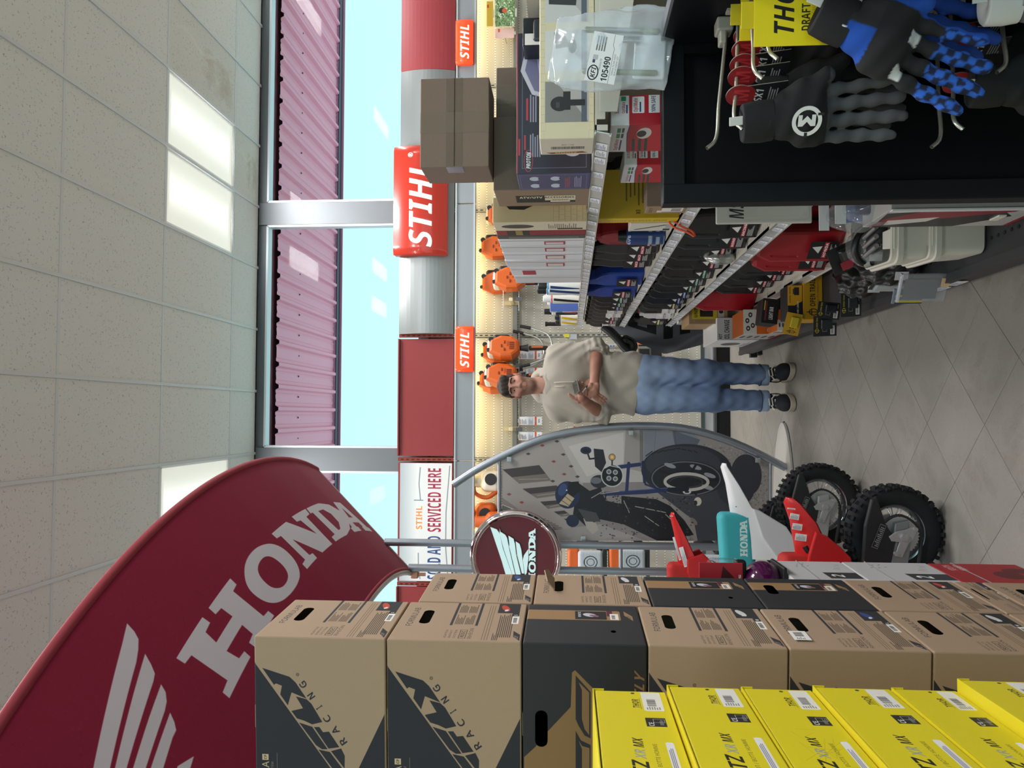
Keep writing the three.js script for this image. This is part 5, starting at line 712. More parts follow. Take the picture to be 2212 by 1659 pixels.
    if (k) for (let i = 0; i < 12; i++) line(g, 'rgba(150,125,0,.35)', 2, [[300 + rnd() * 300, 60 + rnd() * 200], [320 + rnd() * 300, 70 + rnd() * 200]]);
  });
  const yM = M('#e3d21c', .55), ys = [face(ySide(0), .5), face(ySide(1), .5)], L = .44, bw = .3;
  const tops = [[1280, 1487], [1440, 1478], [1600, 1484], [1755, 1480], [1925, 1485], [2068, 1464], [2222, 1470]], lab = ['topmost yellow boot box of the pile by the dark carton', 'second yellow boot box from the top, its side edge showing', 'third yellow boot box from the top, with scuffed print', 'fourth yellow boot box from the top', 'fifth yellow boot box from the top', 'yellow boot box sticking out at the bottom of the picture, sixth from the top'];
  for (let i = 0; i < 6; i++) {
    const p = atZ(tops[i][0], tops[i][1], 1.5), q = atZ(tops[i + 1][0], tops[i + 1][1], 1.5), h = Math.min(.138, p.y - q.y - .003);
    const t = thing('boot_box', lab[i], 'shoe box', V(p.x - bw / 2, p.y - h / 2, -1.5 + L / 2), [0, .006, -.004, .003, 0, .008][i]); part(t, 'tray', carton(bw - .004, h - .004, L - .004, .003).translate(0, -.002, 0), [ys[i === 2 ? 1 : 0], yM, yM, yM, yM, yM]); part(t, 'lid', [box(bw, .002, L, 0, h / 2 - .001, 0), box(.002, .02, L, -bw / 2, h / 2 - .011, 0), box(bw, .02, .002, 0, h / 2 - .011, -L / 2)], yM);
  }
  let yb = atZ(2222, 1470, 1.5).y - .004; for (let i = 0; i < 4; i++) { const h = Math.min(.138, yb / (4 - i)) - .002, t = thing('boot_box', ['yellow boot box below the frame edge, seventh in the pile', 'yellow boot box low in the pile, eighth from the top', 'yellow boot box low in the pile, ninth from the top', 'yellow boot box at the foot of the pile'][i], 'shoe box', V(-.5 - bw / 2, yb - h / 2, -1.5 + L / 2)); part(t, 'tray', carton(bw - .004, h - .003, L - .004, .003), [ys[0], yM, yM, yM, yM, yM]); part(t, 'lid', box(bw, .002, L, 0, h / 2 - .001, 0), yM); yb -= h + .002; }
}
// ---------------------------------------------------------------- right side: shelf run, black end unit with hooks and gloves
const SX = .672, SB = 1.08, ZS = [1.85, 3.25, 4.6, 5.95], LV = [1.355, 1.035, .69, .275];
{
  const white = M('#cfcbbd', .5, .1), rail = M('#d3d4d0', .3, .5), dark = M('#2c2e31', .55), post = mat('#8d8c85', .5);
  const shelf = thing('shelf_run', 'long white metal shelf run with price rails and dark base deck', 'shelf', V(0, 0, 0));
  const perf = pic(128, 128, (g) => { fill(g, '#ffffff', 0, 0, 128, 128); for (const y of [30, 80]) oval(g, '#6b675c', 64, y, 9); }, { repeat: [1, 1] });
  const deckM = M('#cfcbbd', .5, .1, { map: perf });
  const tick = pic(128, 96, (g) => { fill(g, '#eef0f4', 0, 0, 128, 96); lines(g, '#7d86a8', 10, 12, 104, 74, 6, .4); }), tickM = [mat('#e8eaee', .5), face(tick, .45), mat('#e8eaee', .5), mat('#e8eaee', .5), mat('#e8eaee', .5), mat('#e8eaee', .5)];
  part(shelf, 'back_panel', box(.03, 1.5, ZS[3] - ZS[0], SB + .02, .78, -(ZS[0] + ZS[3]) / 2), M('#b9b5a8', .7));
  for (const z of ZS) part(shelf, 'upright', box(.04, 1.62, .05, SB, .81, -z), post);
  const tg = box(.0016, .03, .042);
  LV.forEach((y, k) => {
    for (let s = k === 3 ? 1 : 0; s < 3; s++) {
      const z0 = ZS[s] + .004, z1 = ZS[s + 1] - .004, g = box(SB - SX, .004, z1 - z0, (SX + SB) / 2, y, -(z0 + z1) / 2), uv = g.attributes.uv, p = g.attributes.position; for (let i = 0; i < uv.count; i++) uv.setXY(i, p.getZ(i) / .03, p.getX(i) / .13);
      part(shelf, 'shelf_board', [g], deckM); part(shelf, 'shelf_edge', [box(.014, .03, z1 - z0, SX + .01, y - .013, -(z0 + z1) / 2), box(.34, .02, .004, SX + .2, y - .012, -z0), box(.34, .02, .004, SX + .2, y - .012, -z1)], white);
      for (const q of [-1, 1]) part(shelf, 'bracket', slab([[.01, 0], [.36, 0], [.36, -.04], [.02, -.09]], .004, .001).rotateY(Math.PI).translate(SB, y - .01, q < 0 ? -z0 + .003 : -z1 + .006), white);
    }
    const z0 = k === 3 ? ZS[1] : ZS[0], L = ZS[3] - z0;
    const r = part(shelf, 'price_rail', [box(.003, .036, L, 0, 0, 0), box(.008, .004, L, -.002, .018, 0), box(.008, .004, L, -.002, -.018, 0)], rail); r.position.set(SX - .004, y - .017, -(z0 + L / 2)); r.rotation.z = -.22;
    for (let z = -L / 2 + .05, i = 0; z < L / 2 - .03; z += .047 + rnd() * (k === 3 ? .5 : .1)) { const t = part(r, 'ticket', tg, tickM); t.position.set(-.0032, 0, z); }
  });
  const bx = .455; part(shelf, 'base_deck', box(SB - bx, .012, ZS[3] - ZS[0] + .02, (SB + bx) / 2, .145, -(ZS[0] + ZS[3]) / 2), dark);
  const kick = box(.014, .085, ZS[3] - ZS[0], bx + .008, .105, -(ZS[0] + ZS[3]) / 2); part(shelf, 'base_front', [kick, box(.03, .02, ZS[3] - ZS[0] + .02, bx + .006, .145, -(ZS[0] + ZS[3]) / 2)], M('#3a3c3f', .5, .2)); part(shelf, 'kick_plate', box(.01, .09, ZS[3] - ZS[0], bx + .06, .045, -(ZS[0] + ZS[3]) / 2), mat('#141517', .6));
  for (let i = 0; i < 34; i++) { if (i % 12 === 11) continue; const h = part(shelf, 'punched_hole', cyl(.006, .006, .002, 10), mat('#0c0d0e', .6)); h.position.set(bx + .08, .152, -2.3 - i * .036); }
  part(shelf, 'foot', [rbox(.05, .05, .05, .004, bx + .0, .05, -ZS[3] - .0), box(.04, .03, .1, bx + .01, .015, -ZS[3] + .02)], dark);
  for (const [x, y] of [[2044, 623], [2072, 611]]) { const p = atX(x, y, bx - .002); const t = part(shelf, 'ticket', box(.002, .034, .085), tickM); t.position.set(bx - .004, Math.max(.1, p.y), p.z); }
  // black end unit: framed panel towards the camera, hook wall beside it
  const bk = M('#0b0d12', .5, 0, { specularIntensity: .5 }), bk2 = M('#07080c', .65, 0, { specularIntensity: .35 }), unit = thing('end_unit', 'black framed panel unit at the shelf end with a hook wall', 'display unit', V(0, 0, 0)), Z0 = 1.8, T = 1.207;
  part(unit, 'stile', rbox(.045, T, .045, .003, .5, T / 2, -Z0), bk); part(unit, 'top_rail', rbox(.35, .05, .045, .003, .695, T - .025, -Z0), bk); part(unit, 'recessed_panel', box(.32, T - .05, .012, .68, (T - .05) / 2, -Z0 - .006), bk2); part(unit, 'bottom_rail', box(.32, .1, .04, .68, .05, -Z0), bk);
  part(unit, 'hook_wall', rbox(.03, T, .95, .003, .855, T / 2, -Z0 + .475), bk); part(unit, 'top_edge', box(.032, .006, .96, .855, T + .003, -Z0 + .48), mat('#6d7076', .4)); part(unit, 'fillet', box(.02, T, .02, .83, T / 2, -Z0 + .012), bk2);
  const steel = M('#c3c2b6', .28, .85), clipM = mat('#a9a69c', .4);
  const hooks = [[1572, 60, 1545, 303, 1.64, 'steel display hook with grey clip, uppermost and empty', 1], [1596, 70, 1588, 262, 1.60, 'steel display hook carrying the red and black glove cards', 0], [1621, -20, 1630, 152, 1.52, 'steel display hook hanging in front of the black glove cuffs', 0], [1659, 0, 1662, 110, 1.50, 'steel display hook through the yellow header card', 0], [2022, 60, 2030, 300, 1.62, 'long steel hook low down, above the red glove tags', 1], [2054, 60, 2062, 262, 1.60, 'steel hook low down, carrying the lower black gloves', 0], [2158, 20, 2172, 138, 1.52, 'steel hook by the white lettered glove at the picture edge', 1]];
  for (const [x0, y0, x1, y1, z, l, up] of hooks) {
    const e = atZ(x1, y1, z), b = atZ(x0, y0, z + .03); b.x = .84; const t = thing('display_hook', l, 'hook', V(0, 0, 0)), s = up ? .018 : -.014;
    part(t, 'wire', tube([b, b.clone().lerp(e, .3), b.clone().lerp(e, .7), e, e.clone().add(V(-.018, s, .004))], .0042, 40, 10), steel); if (l.includes('clip')) part(t, 'clip', [rbox(.03, .035, .04, .005, .825, b.y + .008, b.z), rbox(.03, .014, .03, .004, .80, b.y + .012, b.z)], clipM); else part(t, 'foot_plate', box(.006, .05, .02, .838, b.y, b.z), clipM);
  }
  // gloves: hand hangs fingers down, made as one soft surface
  const gloveF = (k) => { const fs = [[-.036, .158, .0108], [-.0125, .176, .0114], [.0115, .17, .0111], [.0335, .142, .0098]]; return (x, y, z) => { const zz = z * 1.25; let d = cap(x, y, zz, V(-.003, -.04, 0), V(.0, -.1, 0), .026, .039); d = smin(d, cap(x, y, zz, V(-.022, -.11, 0), V(.022, -.11, 0), .03, .028), .02); let f = 9; fs.forEach(([fx, l, r], i) => { const b = V(fx, -.12, 0), e = V(fx * (1.25 + k * .1), -.13 - l * .7, .012 + i * .002), m = b.clone().lerp(e, .55).add(V(0, 0, -.006)); f = Math.min(f, cap(x, y, zz, b, m, r + .0004, r), cap(x, y, zz, m, e, r, r - .0012)); }); d = smin(d, f, .006); d = smin(d, cap(x, y, zz, V(.03, -.08, 0), V(.062, -.135, .014), .02, .013), .02); return Math.max(d + .0015 * Math.sin(y * 190 + x * 60), y + .022); }; };
  const glove = (name, label, p, ry, rz, sc, mats, k, colF) => {
    const t = thing(name, label, 'glove', p, ry); t.rotation.z = rz; t.scale.setScalar(sc); part(t, 'hand_shell', iso(gloveF(k), [-.1, -.3, -.055], [.1, 0, .06], .0038, colF), mats[0]);
    part(t, 'cuff', [lathe([[.029, -.052], [.03, -.03], [.028, -.006], [.025, -.002], [.004, -.008], [.004, -.02], [.024, -.045], [.029, -.052]], 24).scale(1.15, 1, .75)], mats[1]); part(t, 'pull_tab', rbox(.014, .022, .003, .001, .008, .008, .012), mats[2]); return t;
  };
  const gk = M('#1a1b1d', .85, 0, { sheen: .3 }), gg = M('#46484b', .9), wt = mat('#d8d8d4', .6);
  const emb = pic(128, 128, (g) => { g.clearRect(0, 0, 128, 128); ring(g, '#e8e8e4', 64, 64, 50, 50, 15); fill(g, '#1a1b1d', 58, 0, 12, 20); fill(g, '#1a1b1d', 0, 84, 24, 10); poly(g, '#e8e8e4', [[30, 88], [30, 44], [48, 44], [64, 62], [80, 44], [98, 44], [98, 88], [82, 88], [82, 66], [64, 84], [46, 66], [46, 88]]); }), embM = face(emb, .5, { alphaTest: .4 });
  const disc = (t, y, z, rz) => part(t, 'round_emblem', new THREE.PlaneGeometry(.052, .052).rotateZ(rz).translate(0, y, z), embM);
  const twoTone = (a, b, y0) => (x, y, z) => { const c = new THREE.Color(y < y0 && y > -.3 ? b : a); return [c.r, c.g, c.b]; };
  const vm = M(0xffffff, .9, 0, { vertexColors: true, sheen: .2 });
  disc(glove('motocross_glove', 'black and grey glove with white round emblem, nearest on the upper hook', atZ(1598, 268, 1.60), -.55, .1, 1.22, [vm, gk, wt], 0, twoTone('#1c1d1f', '#4a4c4f', -.135)), -.098, .0385, 1.5);
  glove('motocross_glove', 'black glove with grey knuckle bars, second on the upper hook', atZ(1625, 200, 1.64), -.8, -.05, 1.2, [vm, gk, gk], 1, twoTone('#191a1c', '#2f3134', -.2));
  disc(glove('motocross_glove', 'all black glove with dull grey emblem, right behind the yellow card', atZ(1640, 140, 1.68), -.9, .05, 1.2, [gk, gk, gk], 0), -.098, .0385, 1.4);
  glove('motocross_glove', 'black glove deepest on the upper hook, with folded cuff', atZ(1650, 100, 1.72), -1.0, 0, 1.15, [gk, gk, gk], 1);
  const blueC = (x, y, z) => { let c = '#202022'; if (y > -.085 && y < -.04) c = x < .0 ? '#1c4fae' : '#28282a'; if (y > -.045) c = x < -.01 ? '#e4e4e4' : '#1a1a1c'; if (y < -.132 && y > -.147) c = Math.sin(x * 130) > .35 ? '#dcdcdc' : '#202022'; if (y < -.175) c = (Math.floor(x * 95) + Math.floor(y * 95)) & 1 ? '#2a62c4' : '#16203a'; if (x > .045 && y < -.07) c = '#1c4fae'; const k = new THREE.Color(c); return [k.r, k.g, k.b]; };
  glove('motocross_glove', 'blue, white and black glove with chequered fingertips on the yellow card', atZ(1762, 22, 1.44), -.2, -.42, 1.28, [vm, mat('#1a1a1d', .8), wt], 1, blueC);
  glove('motocross_glove', 'blue and black glove behind, its fingers at the top of the picture', atZ(1790, -40, 1.5), -.2, -.3, 1.28, [vm, wt, wt], 0, (x, y, z) => { const k = new THREE.Color(y < -.15 ? '#1c3f8e' : '#1c1c1f'); return [k.r, k.g, k.b]; });
  disc(glove('motocross_glove', 'black glove with big white emblem low on the bottom hooks', atZ(2092, 190, 1.58), -.5, .05, 1.2, [gk, gk, wt], 0), -.096, .0385, 1.5);
  glove('motocross_glove', 'dark glove deeper on the bottom hook behind a red tag', atZ(2095, 120, 1.66), -.9, 0, 1.15, [gk, gk, gk], 1);
  glove('motocross_glove', 'grey glove with white letters and green print at the picture corner', atZ(2120, 10, 1.46), -.3, .1, 1.2, [vm, wt, wt], 1, (x, y, z) => { const k = new THREE.Color(Math.sin(y * 120) > .3 ? '#d8dade' : Math.sin(x * 90) > .6 ? '#2d8a5a' : '#5a5c60'); return [k.r, k.g, k.b]; });
  // glove cards: round red heads on the hook
  const cardT = pic(128, 192, (g) => { fill(g, '#15161a', 0, 0, 128, 192); oval(g, '#8f1d22', 64, 50, 50); txt(g, 'M', 64, 52, 70, '#c0353a', { align: 'center' }); txt(g, 'SX1', 64, 110, 36, '#ddd', { align: 'center', skew: -.2 }); lines(g, '#999', 20, 140, 90, 40, 5); }), cf = face(cardT, .5), edge = mat('#8f8c84', .5);
  const cs = new THREE.Shape(); cs.absarc(0, 0, .026, -.5, Math.PI + .5, false); cs.lineTo(-.034, -.09); cs.lineTo(.034, -.09); const cg = new THREE.ExtrudeGeometry(cs, { depth: .002, bevelEnabled: false, curveSegments: 16 }), cu = cg.attributes.uv, cp = cg.attributes.position; for (let i = 0; i < cu.count; i++) cu.setXY(i, cp.getX(i) / .07 + .5, (cp.getY(i) + .09) / .117); cg.rotateY(-Math.PI / 2);
  [[1596, 205, 1.605, 'red and black glove card nearest the hook end'], [1600, 165, 1.61, 'red and black glove card second from the hook end'], [1604, 138, 1.62, 'red and black glove card third on the upper hook'], [1608, 106, 1.63, 'red and black glove card fourth on the upper hook'], [1612, 76, 1.64, 'red and black glove card deepest beside the grey clip'], [2066, 178, 1.605, 'red glove card nearest on the low hook'], [2068, 112, 1.63, 'red glove card second on the low hook'], [2070, 70, 1.65, 'red glove card deepest on the low hook']].forEach(([x, y, z, l]) => { const t = thing('glove_card', l, 'card', atZ(x, y, z), .45); part(t, 'print', cg, [cf, edge]); part(t, 'eyelet', new THREE.TorusGeometry(.006, .0018, 6, 16).rotateY(Math.PI / 2), edge); });
  const thorT = pic(512, 384, (g, W, Hh) => { fill(g, '#f0dc18', 0, 0, W, Hh); txt(g, 'THOR', 50, 130, 120, '#1b1b17', { skew: -.25, w: 300 }); txt(g, 'DRAFT', 66, 222, 50, '#2a2a20', { w: 130 }); txt(g, 'GLOVE / GANT', 66, 256, 22, '#a89a20', { w: 130, font: '' }); });
  const tc = atZ(1727, -20, 1.47); { const t = thing('yellow_card', 'yellow header card with bold black lettering holding the blue glove', 'card', tc, -.1); part(t, 'print', rbox(.2, .165, .0016, .0006), face(thorT, .45)); part(t, 'hang_tab', rbox(.05, .03, .0016, .0006, -.04, .09, -.004), M('#d8c414', .5)); }
  { const p = atZ(1650, -5, 1.56), t = thing('yellow_card', 'second yellow header card behind, only its top edge showing', 'card', p, -.2); part(t, 'print', rbox(.16, .09, .0016, .0006), M('#e2cf16', .5)); part(t, 'hang_tab', rbox(.04, .02, .0016, .0006, -.03, .054, 0), M('#cdbb14', .5)); }
  // clear parts bag with a printed label, leaning on the unit's top
  { const c = atZ(1322, 108, 1.752), t = thing('parts_bag', 'clear plastic bag of spring parts with a white numbered label', 'bag', V(c.x, c.y, c.z), 0); t.rotation.z = -.06;
    const film = M('#f6fbff', .12, 0, { transmission: .7, thickness: 0, specularIntensity: 1, clearcoat: .5 });
    part(t, 'bag_film', iso((x, y, z) => { const u = x / .095, v = y / .135; const th = .032 * Math.max(0, 1 - u * u * u * u) * Math.max(.05, 1 - v * v * v * v) + .004 * Math.sin(x * 60 + y * 40) * Math.sin(y * 70 - x * 30); const e = Math.max(Math.abs(x + .012 * Math.sin(y * 22)) - .095 + .02 * Math.max(0, v), Math.abs(y + x * .12) - .135); return Math.max(Math.abs(z) - Math.max(.0025, th), e); }, [-.12, -.17, -.05], [.12, .17, .05], .0055), film);
    part(t, 'coil_pack', [-.05, .045].map((x) => rbox(.013, .17, .013, .006, x, -.02, 0)), M('#75805c', .3, .7)); part(t, 'bolts', [0, 1, 2].map((i) => rod(V(.02 + i * .012, -.06, .004), V(.02 + i * .012, .02, .004), .005)), M('#9aa0a4', .3, .8)); part(t, 'inner_pouch', rbox(.1, .07, .012, .004, -.01, -.085, -.008), M('#e0e2e4', .5));
    const lb = pic(512, 300, (g, W, Hh) => { fill(g, '#eceeee', 0, 0, W, Hh); ring(g, '#17181c', 90, 66, 74, 50, 12); txt(g, 'KFI', 36, 68, 66, '#17181c', { skew: -.2, w: 110 }); fill(g, '#3a3f66', 190, 40, 34, 26); lines(g, '#888', 224, 40, 50, 50, 6, 0); txt(g, 'PRODUCTS', 120, 124, 24, '#333', { w: 120, font: 'italic' }); txt(g, '105490', 14, 186, 86, '#17181c', { w: 260 }); for (let i = 0; i < 4; i++) fill(g, '#777', 320, 50 + i * 26, 150, 14); line(g, '#222', 3, [[0, 232], [360, 232], [400, 215], [505, 215]]); txt(g, 'SINGLE PLOW FOOT', 90, 256, 24, '#555', { w: 220, font: '' }); txt(g, 'REPLACEMENT KIT', 90, 284, 22, '#555', { w: 200, font: '' }); });
    part(t, 'label', rbox(.112, .066, .001, .0004, -.036, .012, .0335), face(lb, .45)).rotation.z = -.14; }
}
// ---------------------------------------------------------------- goods on the shelves
{
  const boxed = (name, label, cat, s, m, extra) => { const over = s.p.x + s.w / 2 - 1.055; if (over > 0) { s.w -= over; s.p.x -= over / 2; } const t = thing(name, label, cat, s.p); part(t, 'carton_body', carton(s.w, s.h, s.d, .003), m); if (extra) extra(t, s); return t; };
  const six = (side, front, rest) => [rest, side, rest, rest, front, rest];        // -x faces the aisle, +z the camera
  const fix = (s, o) => { const y0 = o.y0 ?? s.y0, y1 = o.y1 ?? s.y1; s.h = y1 - y0; s.p.y = (y0 + y1) / 2; s.y0 = y0; s.y1 = y1; if (o.d) { s.d = o.d; s.p.z = -s.zf - o.d / 2; } return s; };
  const brown = pic(256, 256, (g) => { fill(g, '#7f6d60', 0, 0, 256, 256); speckle(g, 256, 256, 900, ['rgba(60,44,28,.10)', 'rgba(220,200,170,.08)'], 2); }), bM = face(brown, .8), tapeM = M('#9a8a76', .18, 0, { transparent: true, opacity: .22 }), creaseM = mat('#3d3228', .9);
  const taped = (t, s) => { part(t, 'tape', box(.06, s.h, .0008, 0, 0, s.d / 2 + .0006).rotateZ(0), tapeM).rotation.z = Math.PI / 2 * 0; part(t, 'flap_seam', box(s.w - .004, .0022, .0012, 0, 0.0, s.d / 2 + .0008), creaseM); part(t, 'tape_strip', box(s.w, s.h * .24, .0008, 0, 0, s.d / 2 + .0004), tapeM); part(t, 'tape_end', box(.0008, s.h * .24, .05, -s.w / 2 - .0005, 0, s.d / 2 - .025), M('#a8a4b4', .15, 0, { transparent: true, opacity: .5 })); };
  const Y1 = LV[0] + .003, Y2 = LV[1] + .003, Y3 = LV[2] + .003, Y4 = LV[3] + .003, YD = .153;
  // ---- top shelf
  const atv = pic(256, 512, (g, W, Hh) => { fill(g, '#8f7a63', 0, 0, W, Hh); fill(g, '#26251f', 60, 110, 110, 330); fill(g, '#dcd5b8', 92, 270, 74, 170); g.save(); g.translate(118, 130); g.rotate(Math.PI / 2); txt(g, 'ATV/UTV', 0, -20, 40, '#eee6c8', { w: 128 }); txt(g, 'ACCESSORIES', 138, -20, 40, '#26251f', { w: 165 }); txt(g, 'MOOSE', 180, 22, 28, '#8a5a2a', { w: 90, skew: -.2 }); g.restore(); fill(g, '#f2f0ea', 68, 300, 18, 110); });
  const b6 = fix(span(.67, 410, 445, 1066, 1265, 250), { y0: Y1 }); boxed('brown_carton', 'brown carton with dark accessories print on its end, beside the purple boxes', 'box', b6, six(face(atv, .6), bM, bM));
  { const s = fix(span(.886, 247, 262, 1068, 1265, 90), { y0: Y1, d: .3 }); s.zf = 2.345; s.p.z = -2.345 - .15; boxed('brown_carton', 'plain taped brown carton standing behind the purple mirror box', 'box', s, bM, taped); }
  { const s = fix(span(.705, 361, 396, 907, 1065, 168), { y0: Math.max(b6.y1, 1.6) + .002 }); boxed('brown_carton', 'taped brown carton lying on top of the others, highest on the shelf', 'box', s, bM, taped); }
  const mir = pic(768, 384, (g, W, Hh) => { fill(g, '#2d2c3c', 0, 0, W, Hh); g.strokeStyle = '#6e6e86'; g.lineWidth = 3; g.strokeRect(30, 30, 708, 330); fill(g, '#8a2f3c', 0, 0, W, 8); oval(g, '#33334a', 590, 120, 70, 60); const mp = [[560, 90], [740, 130], [738, 230], [560, 330], [440, 340], [400, 250], [430, 150]]; g.translate(0, -70); poly(g, '#c9c8d8', mp); poly(g, '#77769c', mp.map(([a, b]) => [580 + (a - 580) * .86, 220 + (b - 220) * .82])); line(g, '#a4a3c8', 10, [[480, 200], [700, 170]]);
    g.translate(0, -10); for (const [x, y, w, hh] of [[290, 130, 120, 10], [100, 90, 90, 9], [130, 120, 80, 8]]) fill(g, '#b83a44', x, y, w, hh); lines(g, '#9a9ab0', 280, 150, 150, 40, 3, .2); lines(g, '#9a9ab0', 90, 150, 130, 60, 5, .2); g.translate(0, 80); txt(g, 'PROTON', 28, 62, 30, '#e6e6ea', { w: 90, skew: -.2 }); ring(g, '#c03a44', 70, 62, 58, 22, 3); oval(g, '#b6b6c0', 130, 290, 40, 50); oval(g, '#e2e2e6', 230, 300, 60, 36, .4); oval(g, '#8f8fa4', 232, 300, 40, 22, .4); });
  const mirS = pic(128, 384, (g, W, Hh) => { fill(g, '#4a4a72', 0, 0, W, Hh); g.strokeStyle = '#8080a4'; g.lineWidth = 2; g.strokeRect(8, 14, 110, 350); for (const [x, y] of [[34, 90], [90, 90], [34, 200], [90, 200]]) { oval(g, '#c6d4e4', x, y, 16, 26); oval(g, '#39395a', x, y + 24, 6); } lines(g, '#a8484f', 20, 250, 88, 30, 3, .2); lines(g, '#a0a0c0', 20, 300, 88, 40, 5, .2); });
  boxed('mirror_box', 'dark purple box printed with a silver mirror, under the top brown carton', 'box', fix(span(.66, 375, 410, 1115, 1272, 55), { y0: Y1 }), six(face(mirS, .4), face(mir, .4), M('#2d2c3c', .5)));
  const win = pic(768, 300, (g, W, Hh) => { fill(g, '#ddd2b0', 0, 0, W, Hh); for (let i = 0; i < 40; i++) { g.strokeStyle = 'rgba(190,170,120,.35)'; g.lineWidth = 2; g.strokeRect((i % 20) * 40, (i / 20 | 0) * 270 + (i % 2) * 8, 38, 26); } [[80, 30], [330, 30], [570, 30]].forEach(([x, y], i) => { fill(g, ['#8f8c88', '#d8d6d2', '#cfcdca'][i], x, y, 200, 240); poly(g, '#b9b6b2', [[x, y + 240], [x + 200, y + 60], [x + 200, y + 240]]); fill(g, '#5d6470', x, y + 200, 200, 30); const c = '#2a2a2b'; i === 0 ? (oval(g, c, x + 90, y + 80, 36, 50), fill(g, c, x + 60, y + 100, 90, 40), fill(g, c, x + 80, y + 140, 30, 80), fill(g, '#48484a', x + 72, y + 60, 26, 20)) : i === 1 ? (poly(g, c, [[x + 110, y + 60], [x + 190, y + 50], [x + 190, y + 100], [x + 120, y + 140]]), oval(g, c, x + 120, y + 150, 34, 24)) : (poly(g, '#3a3a3c', [[x + 90, y + 20], [x + 160, y + 20], [x + 170, y + 180], [x + 80, y + 170]])); }); });
  const winS = pic(160, 300, (g, W, Hh) => { fill(g, '#d9d2c4', 0, 0, W, Hh); g.save(); g.translate(70, 60); g.rotate(Math.PI / 2); bars(g, 0, -14, 190, 26, '#222'); txt(g, '8501 1140', 60, -30, 16, '#444', { w: 70, font: '' }); g.restore(); g.save(); g.translate(24, 30); g.rotate(Math.PI / 2); poly(g, '#7a3a24', [[0, 0], [210, -8], [240, 6], [30, 14]]); txt(g, 'MOOSE', 50, 4, 18, '#e6b050', { w: 130, skew: -.2 }); g.restore(); });
  boxed('window_box', 'beige box printed with three grey photographs, in front of the mirror box', 'box', fix(span(.66, 300, 334, 1165, 1284, -40), { y0: Y1 }), six(face(winS, .6), face(win, .5), M('#ddd2b0', .6)));
  { const s = fix(span(.98, 54, 62, 1124, 1266, -60), { y0: Y1, d: .1 }); s.p.z = -2.1; boxed('black_pack', 'dark glossy pack at the top of the picture beside the mirror box', 'pack', s, M('#1d2126', .3), (t, q) => { part(t, 'clear_cover', rbox(q.w * .8, q.h * .5, .02, .008, 0, q.h * .1, q.d / 2), M('#3a4048', .12)); part(t, 'white_label', box(.03, .04, .002, -q.w * .3, q.h * .36, q.d / 2 + .002), mat('#e6e6e6', .5)); }); }
  const moose = pic(384, 512, (g, W, Hh) => { fill(g, '#c8b48c', 0, 0, W, Hh); for (let i = 0; i < 30; i++) { g.strokeStyle = 'rgba(150,120,70,.5)'; g.lineWidth = 2; g.strokeRect((i % 5) * 80 + ((i / 5 | 0) % 2) * 30, 330 + (i / 5 | 0) * 32, 76, 28); } poly(g, '#231f1c', [[384, 30], [384, 250], [300, 260], [190, 170], [200, 90]]); g.save(); g.translate(240, 395); g.rotate(-Math.PI / 2); g.fillStyle = '#c07a1e'; g.beginPath(); g.roundRect(-85, 20, 170, 80, 16); g.fill(); txt(g, 'MOOSE', 0, 60, 50, '#1c1814', { align: 'center', w: 140, skew: .15, rot: Math.PI }); g.restore(); });
  const mooseS = pic(96, 512, (g, W, Hh) => { fill(g, '#d8d0b8', 0, 0, W, Hh); oval(g, '#4a4438', 50, 130, 22, 90); lines(g, '#8a8068', 20, 300, 60, 160, 14); fill(g, '#4a4030', 10, 350, 16, 140); });
  boxed('beige_carton', 'beige carton with black shape and upside down badge, by the white flat packs', 'box', fix(span(.636, 480, 498, 1064, 1258, 425), { y0: Y1 }), six(face(mooseS, .6), face(moose, .6), M('#c8b48c', .7)));
  { const rs = pic(64, 512, (g, W, Hh) => { fill(g, '#8e1a2c', 0, 0, W, Hh); fill(g, '#1c1a18', 0, 60, W, 130); fill(g, '#9a8444', 0, 110, W, 50); fill(g, '#111', 0, 150, W, 12); }); boxed('red_carton', 'thin dark red carton with black and gold band, next to the beige one', 'box', fix(span(.648, 498.5, 508, 1071, 1254, 440), { y0: Y1 }), six(face(rs, .5), M('#8e1a2c', .5), M('#8e1a2c', .5))); }
  boxed('grey_carton', 'thin dark grey carton between the red one and the white packs', 'box', fix(span(.655, 509, 516, 1073, 1252, 440), { y0: Y1 }), M('#54534e', .7), (t, s) => part(t, 'print_stripe', box(.001, s.h * .8, .01, -s.w / 2 - .0006, -.01, 0), mat('#8a897f', .7)));
  const wl = [[517, 530, 1075, 'white flat pack standing next to the dark grey carton'], [531, 545, 1080, 'white flat pack with red framed label, second in the row'], [546.5, 561, 1085, 'white flat pack with red framed label, third in the row'], [563, 577, 1090, 'white flat pack with red framed label low down, fourth in the row'], [578, 595, 1100, 'white flat pack with thin red line near its top, fifth in the row'], [596, 611, 1109, 'white flat pack at the far end of the row, by the spray cans']];
  wl.forEach(([a, b, x, l], i) => { const s = fix(span(.665 + (i & 1) * .004, a, b, x, 1248, a - 90), { y0: Y1 }); s.h -= .002; boxed('flat_pack', l, 'box', s, M(i & 1 ? '#d9dce0' : '#e2e5ea', .75), (t, q) => { part(t, 'lid_seam', box(.0012, q.h - .01, .004, -q.w / 2 - .0006, 0, q.d * .28), mat('#a9a8a4', .8)); if (i < 5) { const h = i === 4 ? .004 : .08; part(t, 'red_label', box(.0012, i === 4 ? .06 : h, q.d * .5, -q.w / 2 - .0008, i === 4 ? .08 : -.05, -q.d * .1), mat('#b02a44', .5)); if (i < 4) part(t, 'label_paper', box(.0012, h - .012, q.d * .5 - .02, -q.w / 2 - .0014, -.05, -q.d * .1), mat('#dcdad6', .6)); } }); });
